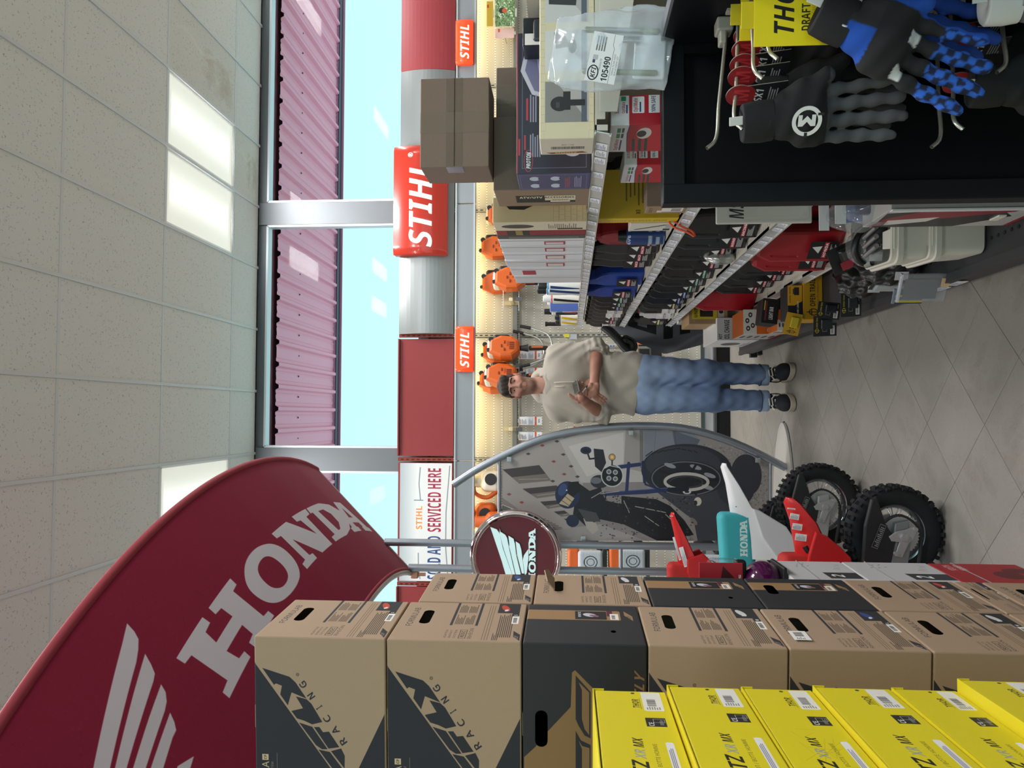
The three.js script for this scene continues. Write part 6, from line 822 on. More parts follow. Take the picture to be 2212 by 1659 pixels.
  // spray cans and tubes at the end of the top shelf
  const can = (label, p, r, h, tx, capC) => { const t = thing('spray_can', label, 'can', p); part(t, 'can_body', lathe([[0, 0], [r, 0], [r, h * .72], [r * .9, h * .77], [r * .6, h * .79]], 28), tx); part(t, 'can_cap', lathe([[r * .72, h * .76], [r * .78, h * .8], [r * .74, h * .97], [r * .5, h], [0, h]], 24), capC); return t; };
  const wrap = (bg, c2, c3, s) => face(pic(256, 256, (g, W, Hh) => { fill(g, bg, 0, 0, W, Hh); fill(g, c2, 0, 60, W, 50); for (let i = 0; i < 4; i++) poly(g, c3, [[i * 64, 250], [i * 64 + 20, 250], [i * 64 + 60, 130], [i * 64 + 40, 130]]); for (let i = 0; i < 3; i++) txt(g, s, 10 + i * 86, 40, 34, '#2a3a6a', { w: 70 }); lines(g, '#667', 0, 200, W, 40, 6); }), .35);
  const capW = mat('#e8e8e6', .4), capK = mat('#17181a', .4), shelfX = (r, x, y) => { const z = -atX(1200, r, x).z; return V(x, y, -z); };
  const canT = [wrap('#dfe3e6', '#2a86b8', '#1d3a6a', 'MAX'), wrap('#e9e9e6', '#b8303a', '#1a1a1c', 'WAX'), wrap('#22242a', '#dfe2e2', '#b8303a', 'LUBE'), wrap('#e6e6e2', '#16181c', '#d6ae22', 'HP')];
  [[618, .73, .032, .235, 0, capK, 'blue and white spray can next to the white flat packs'], [626, .71, .03, .24, 0, capK, 'blue and white spray can second along the shelf end'], [636, .74, .032, .2, 1, capW, 'white and black can third along the shelf end'], [645, .70, .03, .215, 1, capW, 'white can with red band standing forward'], [652, .74, .03, .2, 2, capW, 'dark can with white band behind the blue box'], [684, .705, .034, .16, 3, capK, 'black and white can with yellow flash, last but one'], [694, .70, .034, .16, 3, capK, 'black and white can with yellow flash, last on the top shelf']].forEach(([r, x, rad, h, t, c, l]) => can(l, shelfX(r, x, Y1), rad, h, canT[t], c));
  { const p = shelfX(664, .70, Y1 + .09), t = thing('tube_box', 'slim blue and silver box standing among the spray cans', 'box', p); part(t, 'carton_body', carton(.06, .18, .05, .002), [mat('#4a64b0', .3), canT[0], mat('#8fa0d0', .3), mat('#4a64b0', .3), mat('#4a64b0', .3), mat('#4a64b0', .3)]); part(t, 'tuck_flap', box(.056, .003, .046, 0, .091, 0), mat('#c9d2ea', .4)); }
  { const p = shelfX(673, .70, Y1), t = thing('grease_tube', 'black capped grease tube upside down beside the slim blue box', 'tube', p); part(t, 'tube_body', lathe([[0, 0], [.022, .0], [.024, .02], [.024, .17], [.02, .178], [0, .178]], 24), canT[2]); part(t, 'tube_cap', cyl(.019, .021, .05, 20, 0, .2, 0), capK); }
  // ---- bottles
  const lab = (bg, c, s) => face(pic(192, 256, (g, W, Hh) => { fill(g, bg, 0, 0, W, Hh); poly(g, '#e8e8e6', [[60, 90], [130, 20], [140, 110]]); fill(g, c, 10, 126, W - 20, 40); txt(g, s, 18, 147, 34, '#fff', { w: W - 36, skew: -.2 }); lines(g, '#c8c8c8', 16, 184, 150, 56, 6); }), .4);
  const labs = { black: lab('#141416', '#a82030', 'RACING'), green: lab('#16181a', '#1f7a52', '4-STROKE'), blue: lab('#16181a', '#2a5ab8', '2-STROKE'), white: lab('#d8d8d6', '#44464a', 'OIL'), red: lab('#17171a', '#b3262e', 'HONDA'), yellow: lab('#17181a', '#c9b52a', 'GEAR'), fork: lab('#141416', '#c23038', 'FORK') };
  const PROF = { quart: [[-.055, 0], [.055, 0], [.058, .02], [.058, .15], [.045, .185], [.018, .2], [.016, .225], [-.016, .225], [-.018, .205], [-.04, .195], [-.058, .165], [-.058, .02]], swan: [[-.05, 0], [.05, 0], [.053, .15], [.04, .185], [.005, .215], [-.008, .25], [-.036, .25], [-.04, .21], [-.053, .17]], jug: [[-.08, 0], [.08, 0], [.084, .02], [.084, .21], [.06, .255], [.03, .27], [.03, .29], [-.004, .29], [-.006, .272], [-.05, .268], [-.084, .225], [-.084, .02]] };
  const protoB = {};
  const bottle = (kind, color, labK, capC, label, p, turn, sc = 1, group) => {
    const key = [kind, color, labK, capC].join(); let t = protoB[key];
    if (!t) {
      t = protoB[key] = thing('oil_bottle', label, 'bottle', p, turn, group); const big = kind === 'jug', dp = big ? .105 : .062, pr = PROF[kind], nx = kind === 'quart' ? 0 : kind === 'swan' ? -.022 : .0095, top = Math.max(...pr.map((q) => q[1]));
      part(t, 'bottle_body', slab(pr, dp, big ? .018 : .013, big ? [[[-.066, .13], [-.05, .13], [-.045, .235], [-.062, .225]]] : []).translate(0, .013, -dp / 2).scale(big ? .74 : 1, 1, 1), M(color, .35)); part(t, 'bottle_cap', [cyl(.017, .018, .028, 20, nx, top + .022, 0), cyl(.0185, .0185, .006, 20, nx, top + .008, 0)], mat(capC, .4));
      part(t, 'grip_ribs', [0, 1, 2].map((k) => rbox(.004, .05, dp * .5, .001, (big ? .066 : .059), .075 + k * .0, 0)), M(color, .5));
      if (labK) for (const g of [new THREE.PlaneGeometry(big ? .084 : .085, .1).translate(big ? .005 : 0, big ? .068 : .08, dp / 2 + (big ? .019 : .014)), new THREE.PlaneGeometry(big ? .084 : .085, .1).rotateY(Math.PI).translate(big ? .005 : 0, big ? .068 : .08, -dp / 2 - (big ? .019 : .014))]) part(t, 'label', g, labs[labK]);
      t.scale.setScalar(sc); return t;
    }
    const c = copyOf(t, p, turn, label); c.scale.setScalar(sc); if (group) c.userData.group = group; else delete c.userData.group; return c;
  };
  const on = (row, x, y) => V(x, y, atX(1300, row, x).z), T = -1.2;
  const BK = '#1a1b1e', BL = '#1f3f9a', RD = '#9a1c24';
  // second shelf
  bottle('jug', '#b02a34', 'red', '#c9ccd0', 'red can with silver cap behind the white tool box', on(497, .765, Y2), T - .2, .86);
  { const p = on(511, .715, Y2), t = thing('cleaner_can', 'blue labelled cleaner can with white letters in front of the dark bottles', 'can', p); part(t, 'can_body', lathe([[0, 0], [.033, 0], [.034, .004], [.034, .14], [.028, .152], [.01, .156]], 28), face(pic(256, 256, (g, W, Hh) => { fill(g, '#243c74', 0, 0, W, Hh); for (let i = 0; i < 3; i++) { txt(g, 'BLUE', 10 + i * 86, 90, 40, '#c8d4ea', { w: 70 }); lines(g, '#9ab', 10 + i * 86, 130, 70, 90, 8); } fill(g, '#16181c', 0, 0, W, 50); }), .35)); part(t, 'can_cap', cyl(.022, .026, .03, 20, 0, .168, 0), capK); }
  const ords = ['first', 'second', 'third', 'fourth', 'fifth', 'sixth', 'seventh', 'eighth', 'ninth', 'tenth'];
  [520, 536, 551].forEach((r, i) => bottle('swan', BK, 'black', '#b9bec6', ords[i] + ' of three black swan necked oil bottles with silver caps', on(r, .735, Y2), T, 1.0));
  bottle('jug', '#222328', 'fork', BK, 'dark jug with white framed label behind the blue bottles', on(580, .80, Y2), T, .8);
  [[594, '#d8dce2', 'blue oil bottle with white cap, nearest of the blue ones'], [607, '#c9b46a', 'blue oil bottle squeezed in the middle of the blue ones'], [621, '#c9b46a', 'blue oil bottle with pale neck ring, farthest of the blue ones']].forEach(([r, c, l], i) => bottle('swan', BL, 'red', c, l, on(r, .72 + (i === 1 ? .04 : 0), Y2), T - .1, 1.04));
  [[634, 'green'], [643, 'green'], [651, 'blue'], [659, 'white'], [667, 'white'], [675, 'black'], [683, 'black'], [690, 'white']].forEach(([r, k], i) => bottle('quart', BK, k, BK, ords[i] + ' black bottle after the blue ones on the second shelf, counted from the blue', on(r, .72, Y2), T, 1.0));
  for (let i = 0; i < 12; i++) { const z = 3.0 + i * .24; bottle('quart', BK, 'black', BK, 'black oil bottle in the back row of the second shelf', V(.93, Y2, -z), T, 1.0, 'back row of bottles on the second shelf'); }
  // third shelf
  [[472, 'black', 1.0, 'first big black jug, next to the white clamshell'], [497, 'red', 1.02, 'second big black jug, with handle towards the aisle'], [524, 'red', 1.0, 'third big black jug, with white and red print'], [549, 'black', .95, 'fourth big black jug, beside the silver pouch']].forEach(([r, k, s, l]) => bottle('jug', BK, k, BK, l, on(r, .765, Y3), T + .1, s));
  [[575, 'green'], [592, 'green'], [607, 'green'], [621, 'blue'], [634, 'blue'], [646, 'yellow'], [656, 'white']].forEach(([r, k], i) => bottle('jug', BK, k, BK, ords[i] + ' black jug of the far row on the third shelf, its label ' + k, on(r, .755, Y3), T + .1, .86));
  bottle('quart', '#c9cacc', 'white', '#b02a30', 'white bottle with red cap near the end of the third shelf', on(672, .72, Y3), T, .95); bottle('quart', BK, 'yellow', BK, 'black bottle with yellow print at the end of the third shelf', on(686, .72, Y3), T, .95);
  for (let i = 0; i < 8; i++) bottle('jug', BK, 'black', BK, 'black jug in the back row of the third shelf', V(.97, Y3, -(3.1 + i * .34)), T, .85, 'back row of jugs on the third shelf');
  { const p = on(556, .70, Y3 + .06), t = thing('silver_pouch', 'silver foil pouch lying between the big and small jugs', 'pouch', p, -.6); part(t, 'foil', iso((x, y, z) => Math.max(ell(x, y, z, V(0, 0, 0), V(.03, .075, .05)) + .004 * Math.sin(y * 90 + z * 60), -y - .06), [-.05, -.1, -.08], [.05, .1, .08], .007), M('#b9bbb8', .25, .6)); part(t, 'label', box(.001, .05, .04, -.031, -.01, 0), mat('#c8c8c4', .4)); }
  // fourth shelf
  [[470, .86, 'red jug standing behind, nearest the white clamshell'], [520, .755, 'red jug in front, with warning triangle on its black label'], [546, .735, 'red jug next behind, its black label half hidden']].forEach(([r, x, l], i) => bottle('jug', RD, 'red', BK, l, on(r, x, Y4), T + .25, i === 2 ? 1.08 : 1.16));
  [[566, 'first'], [580, 'second'], [595, 'third'], [609, 'fourth']].forEach(([r, o], i) => bottle('jug', '#232427', 'fork', BK, o + ' dark jug with white triangle label on the lowest shelf', on(r, .79, Y4), T + .1, .95));
  bottle('jug', '#a81e2a', '', BK, 'plain red jug with hollow grip at the far end of the lowest shelf', on(637, .75, Y4), T + .2, 1.25);
  // ---- boxes on the second shelf
  const opt = pic(384, 800, (g, W, Hh) => { fill(g, '#b8212c', 0, 0, W, 800); g.scale(1, .84); Hh = 400; fill(g, '#e8e6e6', 0, 0, W, Hh); poly(g, '#b8212c', [[0, 150], [W, 150], [W, 400], [0, 400]]); txt(g, 'HONDA', 150, 50, 48, '#b8303a', { w: 190, family: 'serif' }); txt(g, 'OptiMate', 150, 105, 38, '#b0283a', { w: 150 }); fill(g, '#243a7a', 150, 126, 110, 12); fill(g, '#2a8a52', 310, 85, 60, 40); g.fillStyle = '#ecebea'; g.beginPath(); g.roundRect(150, 175, 215, 100, 10); g.fill(); txt(g, 'OptiMate', 165, 205, 44, '#b0283a', { w: 180 }); fill(g, '#243a7a', 165, 236, 130, 12); g.fillStyle = '#ecebea'; g.fillRect(150, 310, 234, 90); txt(g, '100% SAFE', 160, 350, 46, '#26305a', { w: 210 }); });
  const optS = pic(256, 800, (g, W, Hh) => { fill(g, '#b8212c', 0, 0, W, 800); g.scale(1, .84); Hh = 400; fill(g, '#e4e4ee', 0, 0, W, Hh); poly(g, '#b8212c', [[0, 180], [100, 165], [180, 150], [W, 160], [W, 400], [0, 400]]); line(g, '#2a3a6a', 8, [[0, 178], [100, 160], [180, 148], [W, 158]]); txt(g, 'OptiMate', 20, 70, 44, '#b0283a', { w: 110 }); fill(g, '#243a7a', 20, 100, 100, 14); for (const x of [140, 190]) { fill(g, '#2c8a58', x, 60, 40, 30); fill(g, '#3a4a5a', x, 100, 40, 20); } oval(g, '#d8d6d2', 180, 290, 50, 62); oval(g, '#3a3634', 176, 270, 30, 40); for (let i = 0; i < 3; i++) poly(g, '#1f4a42', [[10, 220 + i * 54], [130, 200 + i * 54], [130, 224 + i * 54], [10, 246 + i * 54]]); });
  boxed('charger_box', 'red and white battery charger box, nearest above the black end unit', 'box', fix(span(.70, 270, 328, 1319, 1420, 205), { y0: Y2 }), six(face(optS, .35), face(opt, .35), M('#c8c8c8', .5)));
  boxed('charger_box', 'second red and white charger box, partly behind the first', 'box', fix(span(.70, 357, 395, 1348, 1425, 318), { y0: Y2 }), six(face(optS, .35), face(opt, .35), M('#c8c8c8', .5)));
  const pow = pic(512, 512, (g, W, Hh) => { fill(g, '#c3a01c', 0, 0, W, Hh); g.save(); g.translate(W, Hh); g.rotate(Math.PI); txt(g, 'Multi-Functional Portable Power Bank', 20, 40, 24, '#3a3010', { w: 440 }); txt(g, 'Specifications:', 40, 90, 22, '#3a3010'); for (let i = 0; i < 9; i++) fill(g, '#6a560e', 60, 120 + i * 26, 180 + rnd() * 140, 9); txt(g, 'ER', 420, 260, 40, '#3a3010'); g.restore(); });
  const powS = pic(96, 512, (g, W, Hh) => { fill(g, '#d6b41e', 0, 0, W, Hh); g.save(); g.translate(48, 440); g.rotate(-Math.PI / 2); txt(g, 'JUMP STARTER POWER', 0, 0, 36, '#8a7a3a', { w: 380 }); g.restore(); });
  boxed('power_bank_box', 'large yellow power bank box standing upside down', 'box', fix(span(.68, 472, 481, 1292, 1466, 365), { y0: Y2, d: .06 }), six(face(powS, .45), face(pow, .45), M('#c3a01c', .5)));
  const lb = pic(128, 384, (g, W, Hh) => { fill(g, '#9a8262', 0, 0, W, Hh); fill(g, '#e6e2da', 30, 150, 70, 200); bars(g, 40, 240, 50, 90, '#333'); fill(g, '#dedad2', 20, 110, 36, 50); txt(g, 'SET', 14, 50, 44, '#4a3a28', { w: 90 }); });
  boxed('brown_carton', 'small brown carton with white barcode label in front of the yellow box', 'box', fix(span(.665, 446, 461, 1397, 1483, 392), { y0: Y2 }), six(face(lb, .6), bM, bM));
  const tl = pic(256, 256, (g, W, Hh) => { fill(g, '#d9d5c9', 0, 0, W, Hh); line(g, '#2a2a2c', 22, [[60, 40], [200, 200]]); fill(g, '#26262a', 20, 200, 60, 40); lines(g, '#888', 100, 210, 140, 36, 5); });
  boxed('tool_box', 'white box printed with a black tool, between yellow box and red can', 'box', fix(span(.685, 483, 499, 1362, 1452, 440), { y0: Y2 }), six(face(tl, .5), M('#d9d5c9', .6), M('#d9d5c9', .6)));
  { const p = atZ(1452, 487, 2.78), t = thing('orange_strap', 'thin orange loop hanging over the second price rail', 'strap', p); part(t, 'loop', tube([V(.03, .02, 0), V(-.005, .0, .01), V(-.03, -.05, .02), V(-.045, -.075, .02), V(-.028, -.07, .015), V(-.006, -.03, .012), V(.03, .01, 0)], .004, 40, 8, false), M('#e0562a', .5)); part(t, 'ring', new THREE.TorusGeometry(.006, .002, 8, 16).translate(.03, .016, 0), M('#bbb', .3, .8)); }
  // ---- packs in front of and below the shelves
  { const s = span(.60, 481, 486, 1548, 1757, 400), t = thing('clamshell_pack', 'tall white clamshell pack with black letters, hanging by the black end unit', 'blister pack', s.p); const cl = pic(256, 512, (g, W, Hh) => { fill(g, '#c9c8c2', 0, 0, W, Hh); txt(g, 'MS', 30, 110, 110, '#26262a', { skew: -.15, w: 120 }); oval(g, '#23252a', 230, 330, 100, 120); }); part(t, 'card', rbox(s.w, s.h, .012, .005), [...Array(4).fill(mat('#c9c8c2', .5)), face(cl, .4), mat('#c9c8c2', .5)]); part(t, 'clear_shell', rbox(s.w * .9, s.h * .85, .03, .012, 0, -.01, .015, 3), M('#ffffff', .06, 0, { transmission: 1, thickness: 0 })); part(t, 'hang_hook', tube([V(0, s.h / 2 - .01, 0), V(0, s.h / 2 + .05, .0), V(.05, s.h / 2 + .06, 0), V(.1, s.h / 2 + .05, 0)], .004, 20, 6), mat('#b0b0aa', .4)); }
  const oil = pic(384, 384, (g, W, Hh) => { fill(g, '#cfcfcd', 0, 0, W, Hh); g.save(); g.translate(70, 360); g.rotate(-Math.PI / 2 * 0); g.restore(); txt(g, 'OIL CHANGE', 20, 90, 62, '#17181a', { w: 330 }); txt(g, 'KIT', 20, 30, 40, '#17181a', { w: 90 }); fill(g, '#1a1b1d', 90, 160, 150, 150); oval(g, '#c9c9c6', 165, 235, 46); oval(g, '#1a1b1d', 165, 235, 24); for (let i = 0; i < 6; i++) oval(g, '#1a1b1d', 165 + Math.cos(i * 1.047) * 36, 235 + Math.sin(i * 1.047) * 36, 8); fill(g, '#c05a2a', 90, 312, 150, 20); oval(g, '#2a2b2d', 320, 250, 34, 60); });
  const oilS = pic(128, 384, (g, W, Hh) => { fill(g, '#dadad8', 0, 0, W, Hh); oval(g, '#55575a', 60, 200, 26, 90); lines(g, '#777', 20, 320, 80, 50, 5); });
  boxed('oil_change_box', 'white oil change kit box on the base deck at the end of the run', 'box', fix(span(.50, 735, 750, 1549, 1640, 686), { y0: YD }), six(face(oilS, .5), face(oil, .5), M('#cfcfcd', .6)));
  boxed('oil_change_box', 'white oil change kit box on the lowest shelf, behind the brown blister pack', 'box', fix(span(.69, 690, 704, 1450, 1510, 655), { y0: Y4, y1: Y4 + .32 }), six(face(oilS, .5), face(oil, .5), M('#cfcfcd', .6)));
  const rav = pic(256, 512, (g, W, Hh) => { fill(g, '#d06a22', 0, 0, W, Hh); fill(g, '#d9d6d0', 0, 0, W, 170); for (const [x, y] of [[60, 60], [140, 50], [200, 90], [90, 120]]) { oval(g, '#2a2a2c', x, y, 26); oval(g, '#d9d6d0', x, y, 11); } txt(g, 'RAVEN', 20, 330, 72, '#f4e6d6', { w: 210, font: '' }); g.strokeStyle = '#f4e6d6'; g.lineWidth = 7; g.strokeRect(20, 400, 60, 60); line(g, '#f4e6d6', 7, [[40, 450], [60, 420], [72, 450]]); });
  const ravS = pic(96, 512, (g, W, Hh) => { fill(g, '#d8d4ce', 0, 0, W, Hh); for (let i = 0; i < 5; i++) oval(g, '#4a4a4c', 48, 60 + i * 96, 20, 26); fill(g, '#c8642a', 0, 470, W, 42); });
  const rvS = span(.48, 722, 733, 1606, 1678, 668); boxed('orange_box', 'orange and white boxed part with upright lettering, on the base deck', 'box', fix(rvS, { y0: YD }), six(face(ravS, .5), face(rav, .45), M('#d06a22', .5)));
  { const s = fix(span(.475, 714, 722, 1668, 1700, 690), { y0: YD, y1: YD + .1 }); boxed('orange_box', 'second small orange and white box, low before the lettered one', 'box', s, six(face(ravS, .5), face(ravS, .5), M('#d06a22', .5))); }
  const fl = pic(384, 256, (g, W, Hh) => { fill(g, '#17181a', 0, 0, W, Hh); poly(g, '#d8a018', [[150, 0], [384, 0], [384, 256], [200, 256], [180, 200], [150, 120]]); txt(g, 'FLOOD LIGHT', 10, 175, 40, '#f0eee6', { w: 190 }); fill(g, '#2a2422', 270, 110, 90, 90); fill(g, '#3a3230', 284, 90, 60, 30); txt(g, 'OPEN TRAIL', 180, 40, 34, '#17181a', { w: 190 }); });
  const ot = pic(512, 160, (g, W, Hh) => { fill(g, '#c89a1a', 0, 0, W, Hh); ring(g, '#1c1a12', 80, 84, 34, 34, 8); line(g, '#1c1a12', 8, [[80, 30], [80, 134]]); line(g, '#1c1a12', 8, [[46, 70], [114, 70]]); txt(g, 'OPEN TRAIL', 140, 80, 60, '#1c1a12', { w: 300 }); txt(g, 'ATV & UTV PRODUCTS', 144, 122, 20, '#3a3218', { w: 280, font: '' }); });
  const yb2 = fix(span(.48, 690, 697, 1735, 1768, 588), { y0: YD, d: .16 }); boxed('yellow_box', 'long yellow box with black lettering lying under the flood light box', 'box', yb2, six(M('#c89a1a', .5), face(ot, .45), M('#c89a1a', .5)));
  { const s = fix(span(.485, 688, 697, 1702, 1735, 616), { y0: yb2.y1 + .002, d: .14 }); s.zf = yb2.zf; s.p.z = -s.zf - .07; boxed('flood_light_box', 'black and yellow flood light box lying on the long yellow box', 'box', s, six(M('#17181a', .5), face(fl, .45), M('#17181a', .5))); }
  { const s = span(.49, 695, 703, 1664, 1700, 640); const k = pic(384, 128, (g, W, Hh) => { fill(g, '#17181b', 0, 0, W, Hh); fill(g, '#7a2430', 40, 20, 300, 14); txt(g, 'LIGHT BAR', 60, 70, 44, '#f0eee8', { w: 200 }); fill(g, '#d8c22a', 200, 10, 150, 8); }); const f2 = fix(s, { d: .14 }); f2.p.z = -yb2.zf - .33; f2.p.y += .02; const t = boxed('light_bar_box', 'black light bar box tilted between the orange and yellow boxes', 'box', f2, six(M('#17181b', .5), face(k, .45), M('#17181b', .5)), (t, q) => part(t, 'tuck_flap', box(q.w * .96, .002, .02, 0, q.h / 2 + .001, q.d / 2 - .012), mat('#2a2b2e', .5))); t.rotation.z = -.12; }
  const cardT = pic(256, 384, (g, W, Hh) => { fill(g, '#17191d', 0, 0, W, Hh); ring(g, '#c8b424', 70, 60, 26, 26, 7); line(g, '#c8b424', 7, [[70, 24], [70, 98]]); txt(g, 'OPEN TRAIL', 110, 60, 36, '#c8b424', { w: 136 }); g.strokeStyle = '#9a9a98'; g.lineWidth = 5; g.strokeRect(60, 150, 70, 70); fill(g, '#e4e4e0', 20, 280, 110, 70); bars(g, 30, 292, 88, 40); fill(g, '#888', 170, 330, 60, 16); });
  [[1790, 660, 3.6, 'black hang card with yellow emblem and barcode, beside the black bags', .075, .1, -.1], [1838, 652, 3.42, 'black hang card with barcode, hanging under the black bag', .1, .085, .05], [1782, 704, 3.9, 'black hang card with barcode lowest over the base edge', .1, .11, .04], [1712, 700, 4.0, 'yellow and black hang card sticking out over the base edge', .11, .08, -.2]].forEach(([x, y, z, l, w, h, r], i) => { const t = thing('hang_card', l, 'card', atZ(x, y, z), -.2); t.position.x = Math.min(t.position.x, .47); part(t, 'print', rbox(w, h, .003, .001), [...Array(4).fill(mat('#17191d', .5)), face(i === 3 ? ot : cardT, .4), mat('#17191d', .5)]); part(t, 'blister', rbox(w * .5, h * .5, .016, .006, .01, -.005, .008), M(i === 3 ? '#c8b424' : '#22262c', .25)); t.rotation.z = r; });
  // black bags and other loose packs
  const crumple = (a, b, c, q) => iso((x, y, z) => ell(x, y, z, V(0, 0, 0), V(a, b, c)) + q * (Math.sin(x * 55 + y * 40) * Math.sin(y * 62 - z * 48) + .5 * Math.sin(x * 110 + z * 90 + y * 70)), [-a * 1.25, -b * 1.25, -c * 1.25], [a * 1.25, b * 1.25, c * 1.25], .011);
  [[1846, 600, 3.25, [.085, .09, .13], 'black crumpled plastic bag behind the hang cards'], [1890, 575, 2.92, [.09, .11, .1], 'black shiny plastic bag with red mark, by the white bucket']].forEach(([x, y, z, r, l], i) => { const p = atZ(x, y, z), t = thing('plastic_bag', l, 'bag', p); t.position.y = YD + r[1] * 1.05; t.position.x = Math.max(p.x, .56); part(t, 'bag_film', crumple(...r, .01), M('#141517', .38, 0, { clearcoat: .25 })); part(t, 'printed_label', box(.03, .045, .002).rotateY(-.4).translate(-r[0] * .75, -.02, r[2] * .72), mat('#dcdce0', .5)); part(t, 'red_mark', box(.03, .012, .002).rotateY(-.2).translate(-.02, .03, r[2] * .98), mat('#b83434', .5)); });
  { const p = atZ(1850, 545, 2.95), t = thing('blister_pack', 'black and red blister pack leaning beside the grey hose pack', 'blister pack', p, -.3); part(t, 'card', rbox(.1, .2, .003, .001), M('#1d1e20', .4)); part(t, 'clear_shell', rbox(.08, .15, .03, .012, 0, -.01, .016, 3), M('#2c2e31', .08, 0, { clearcoat: 1 })); part(t, 'print', box(.03, .09, .001, -.02, .03, .033), M('#a83040', .4)); t.rotation.z = .45; }
  { const p = atZ(1885, 530, 2.7), t = thing('hose_pack', 'clear bag holding a coil of black hose, on top of the white buckets', 'bag', p, -.3); part(t, 'coil', [0, 1, 2, 3].map((k) => new THREE.TorusGeometry(.05 + (k & 1) * .008, .012, 10, 30).rotateX(.3).translate(0, -.02 + k * .012, k * .018 - .03)), M('#1c1d1f', .35)); part(t, 'bag_film', crumple(.075, .085, .07, .006), M('#f2f6fa', .1, 0, { transmission: .9, thickness: 0 })); part(t, 'sticker', box(.03, .04, .002, -.03, .01, .066), mat('#e4e4e4', .5)); }
  // nested square buckets
  const rr = (w, d, r) => { const s = new THREE.Shape(); s.moveTo(-w + r, -d); s.lineTo(w - r, -d); s.quadraticCurveTo(w, -d, w, -d + r); s.lineTo(w, d - r); s.quadraticCurveTo(w, d, w - r, d); s.lineTo(-w + r, d); s.quadraticCurveTo(-w, d, -w, d - r); s.lineTo(-w, -d + r); s.quadraticCurveTo(-w, -d, -w + r, -d); return s.getPoints(8); };
  const loft = (list) => { const pos = [], idx = []; let n; list.forEach(([y, w, d, r]) => { const p = rr(w, d, r); n = p.length; p.forEach((q) => pos.push(q.x, y, q.y)); }); for (let k = 0; k < list.length - 1; k++) for (let i = 0; i < n - 1; i++) { const a = k * n + i; idx.push(a, a + n, a + 1, a + 1, a + n, a + n + 1); } const g = new THREE.BufferGeometry(); g.setAttribute('position', new THREE.Float32BufferAttribute(pos, 3)); g.setIndex(idx); const q = g.toNonIndexed(); q.computeVertexNormals(); return q; };
  const pail = M('#d6d3c8', .45, 0, { specularIntensity: .6 });
  const bucket = (label, p) => { const t = thing('square_bucket', label, 'bucket', p, -.06); part(t, 'bucket_shell', loft([[0, .001, .001, .0005], [0, .065, .085, .02], [.006, .072, .092, .026], [.14, .082, .102, .028], [.14, .078, .098, .026], [.01, .068, .088, .022], [.01, .001, .001, .0005]]), pail); part(t, 'rim', [loft([[.14, .08, .1, .028], [.14, .094, .114, .034], [.156, .096, .116, .034], [.158, .09, .11, .032], [.172, .09, .11, .032], [.176, .086, .106, .03], [.16, .078, .098, .026]])], pail); part(t, 'pull_tab', slab([[-.03, 0], [.03, 0], [.024, .05], [-.024, .05]], .006, .002).rotateX(-1.3).translate(-.02, .162, .11), pail); return t; };
  const bp = atZ(2100, 530, 2.52); bucket('white square bucket standing on the base deck, lower of two', V(bp.x + .045, YD, -2.56)); const b2 = bucket('white square bucket stacked on the lower one', V(bp.x + .04, YD + .105, -2.57)); b2.scale.setScalar(1.03);
  { const t = thing('dark_bag', 'dark hardware packets in the white upper bucket', 'packets', V(bp.x + .04, YD + .285, -2.57)); part(t, 'packet', rbox(.09, .03, .12, .012), M('#2a2c2e', .25)); part(t, 'metal_parts', [0, 1, 2].map((k) => rod(V(-.05 + k * .03, .02, -.05), V(-.04 + k * .03, .024, .06), .008, 10)), M('#a8aaac', .3, .8)); }
  // large printed pack behind the end unit, clear bags, hanging packs
  { const sd = pic(256, 1024, (g, W, Hh) => { fill(g, '#b9b8b4', 0, 0, W, Hh); poly(g, '#2a2527', [[0, 60], [200, 20], [256, 700], [140, 900], [0, 620]]); poly(g, '#8a2330', [[0, 30], [120, 60], [256, 300], [256, 900], [200, 860], [60, 120]]); poly(g, '#dad8d2', [[30, 120], [100, 100], [140, 420], [80, 380]]); fill(g, '#9a2a34', 0, 980, W, 44); }); const s = fix(span(.55, 450, 489, 1925, 2205, 420), { y0: YD }); s.w = .36; s.p.x = .55 + .18; boxed('printed_pack', 'tall grey pack with red and black printed side, behind the black end unit', 'box', s, six(face(sd, .4), M('#a9a8a4', .6), M('#a9a8a4', .6)), (t, q) => { part(t, 'clear_lip', box(.004, q.h, .02, -q.w / 2 - .004, 0, q.d / 2), M('#dfe2e6', .2)); part(t, 'hang_hole', box(.004, .02, .05, -q.w / 2 - .002, -q.h * .3, 0), mat('#e8e6d8', .4)); }); }
  [[1845, 462, 2.45, 'clear bag with bright blue part inside, below the red jugs'], [1885, 452, 2.3, 'clear bag with dark blue part, next to the tall grey pack']].forEach(([x, y, z, l], i) => { const p = atZ(x, y, z), t = thing('clear_bag', l, 'bag', V(Math.max(p.x, .6), p.y, p.z)); part(t, 'bag_film', crumple(.055, .085, .05, .005), M('#f4f8fc', .1, 0, { transmission: .9, thickness: 0, clearcoat: .5 })); part(t, 'blue_part', rbox(.05, .08, .03, .01, 0, .01, 0, 3), M(i ? '#26335c' : '#2a4ab0', .35)); part(t, 'header', box(.1, .03, .003, 0, .09, 0), mat('#e4e6ea', .5)); });
  { const p = atZ(1992, 612, 2.75), t = thing('zip_bag', 'clear zip bag of small parts hanging over the base front', 'bag', V(.435, p.y, p.z), -.5); part(t, 'bag_film', rbox(.1, .16, .014, .006, 0, 0, 0, 3), M('#eef2f6', .14, 0, { transmission: .85, thickness: 0, clearcoat: .4 })); part(t, 'folded_insert', rbox(.07, .11, .004, .001, -.005, .005, 0), M('#6d7074', .4)); part(t, 'paper_tag', box(.03, .025, .006, .02, -.07, .006), mat('#d9bb8a', .6)); part(t, 'zip', box(.1, .006, .016, 0, .075, 0), mat('#c9ced4', .3)); }
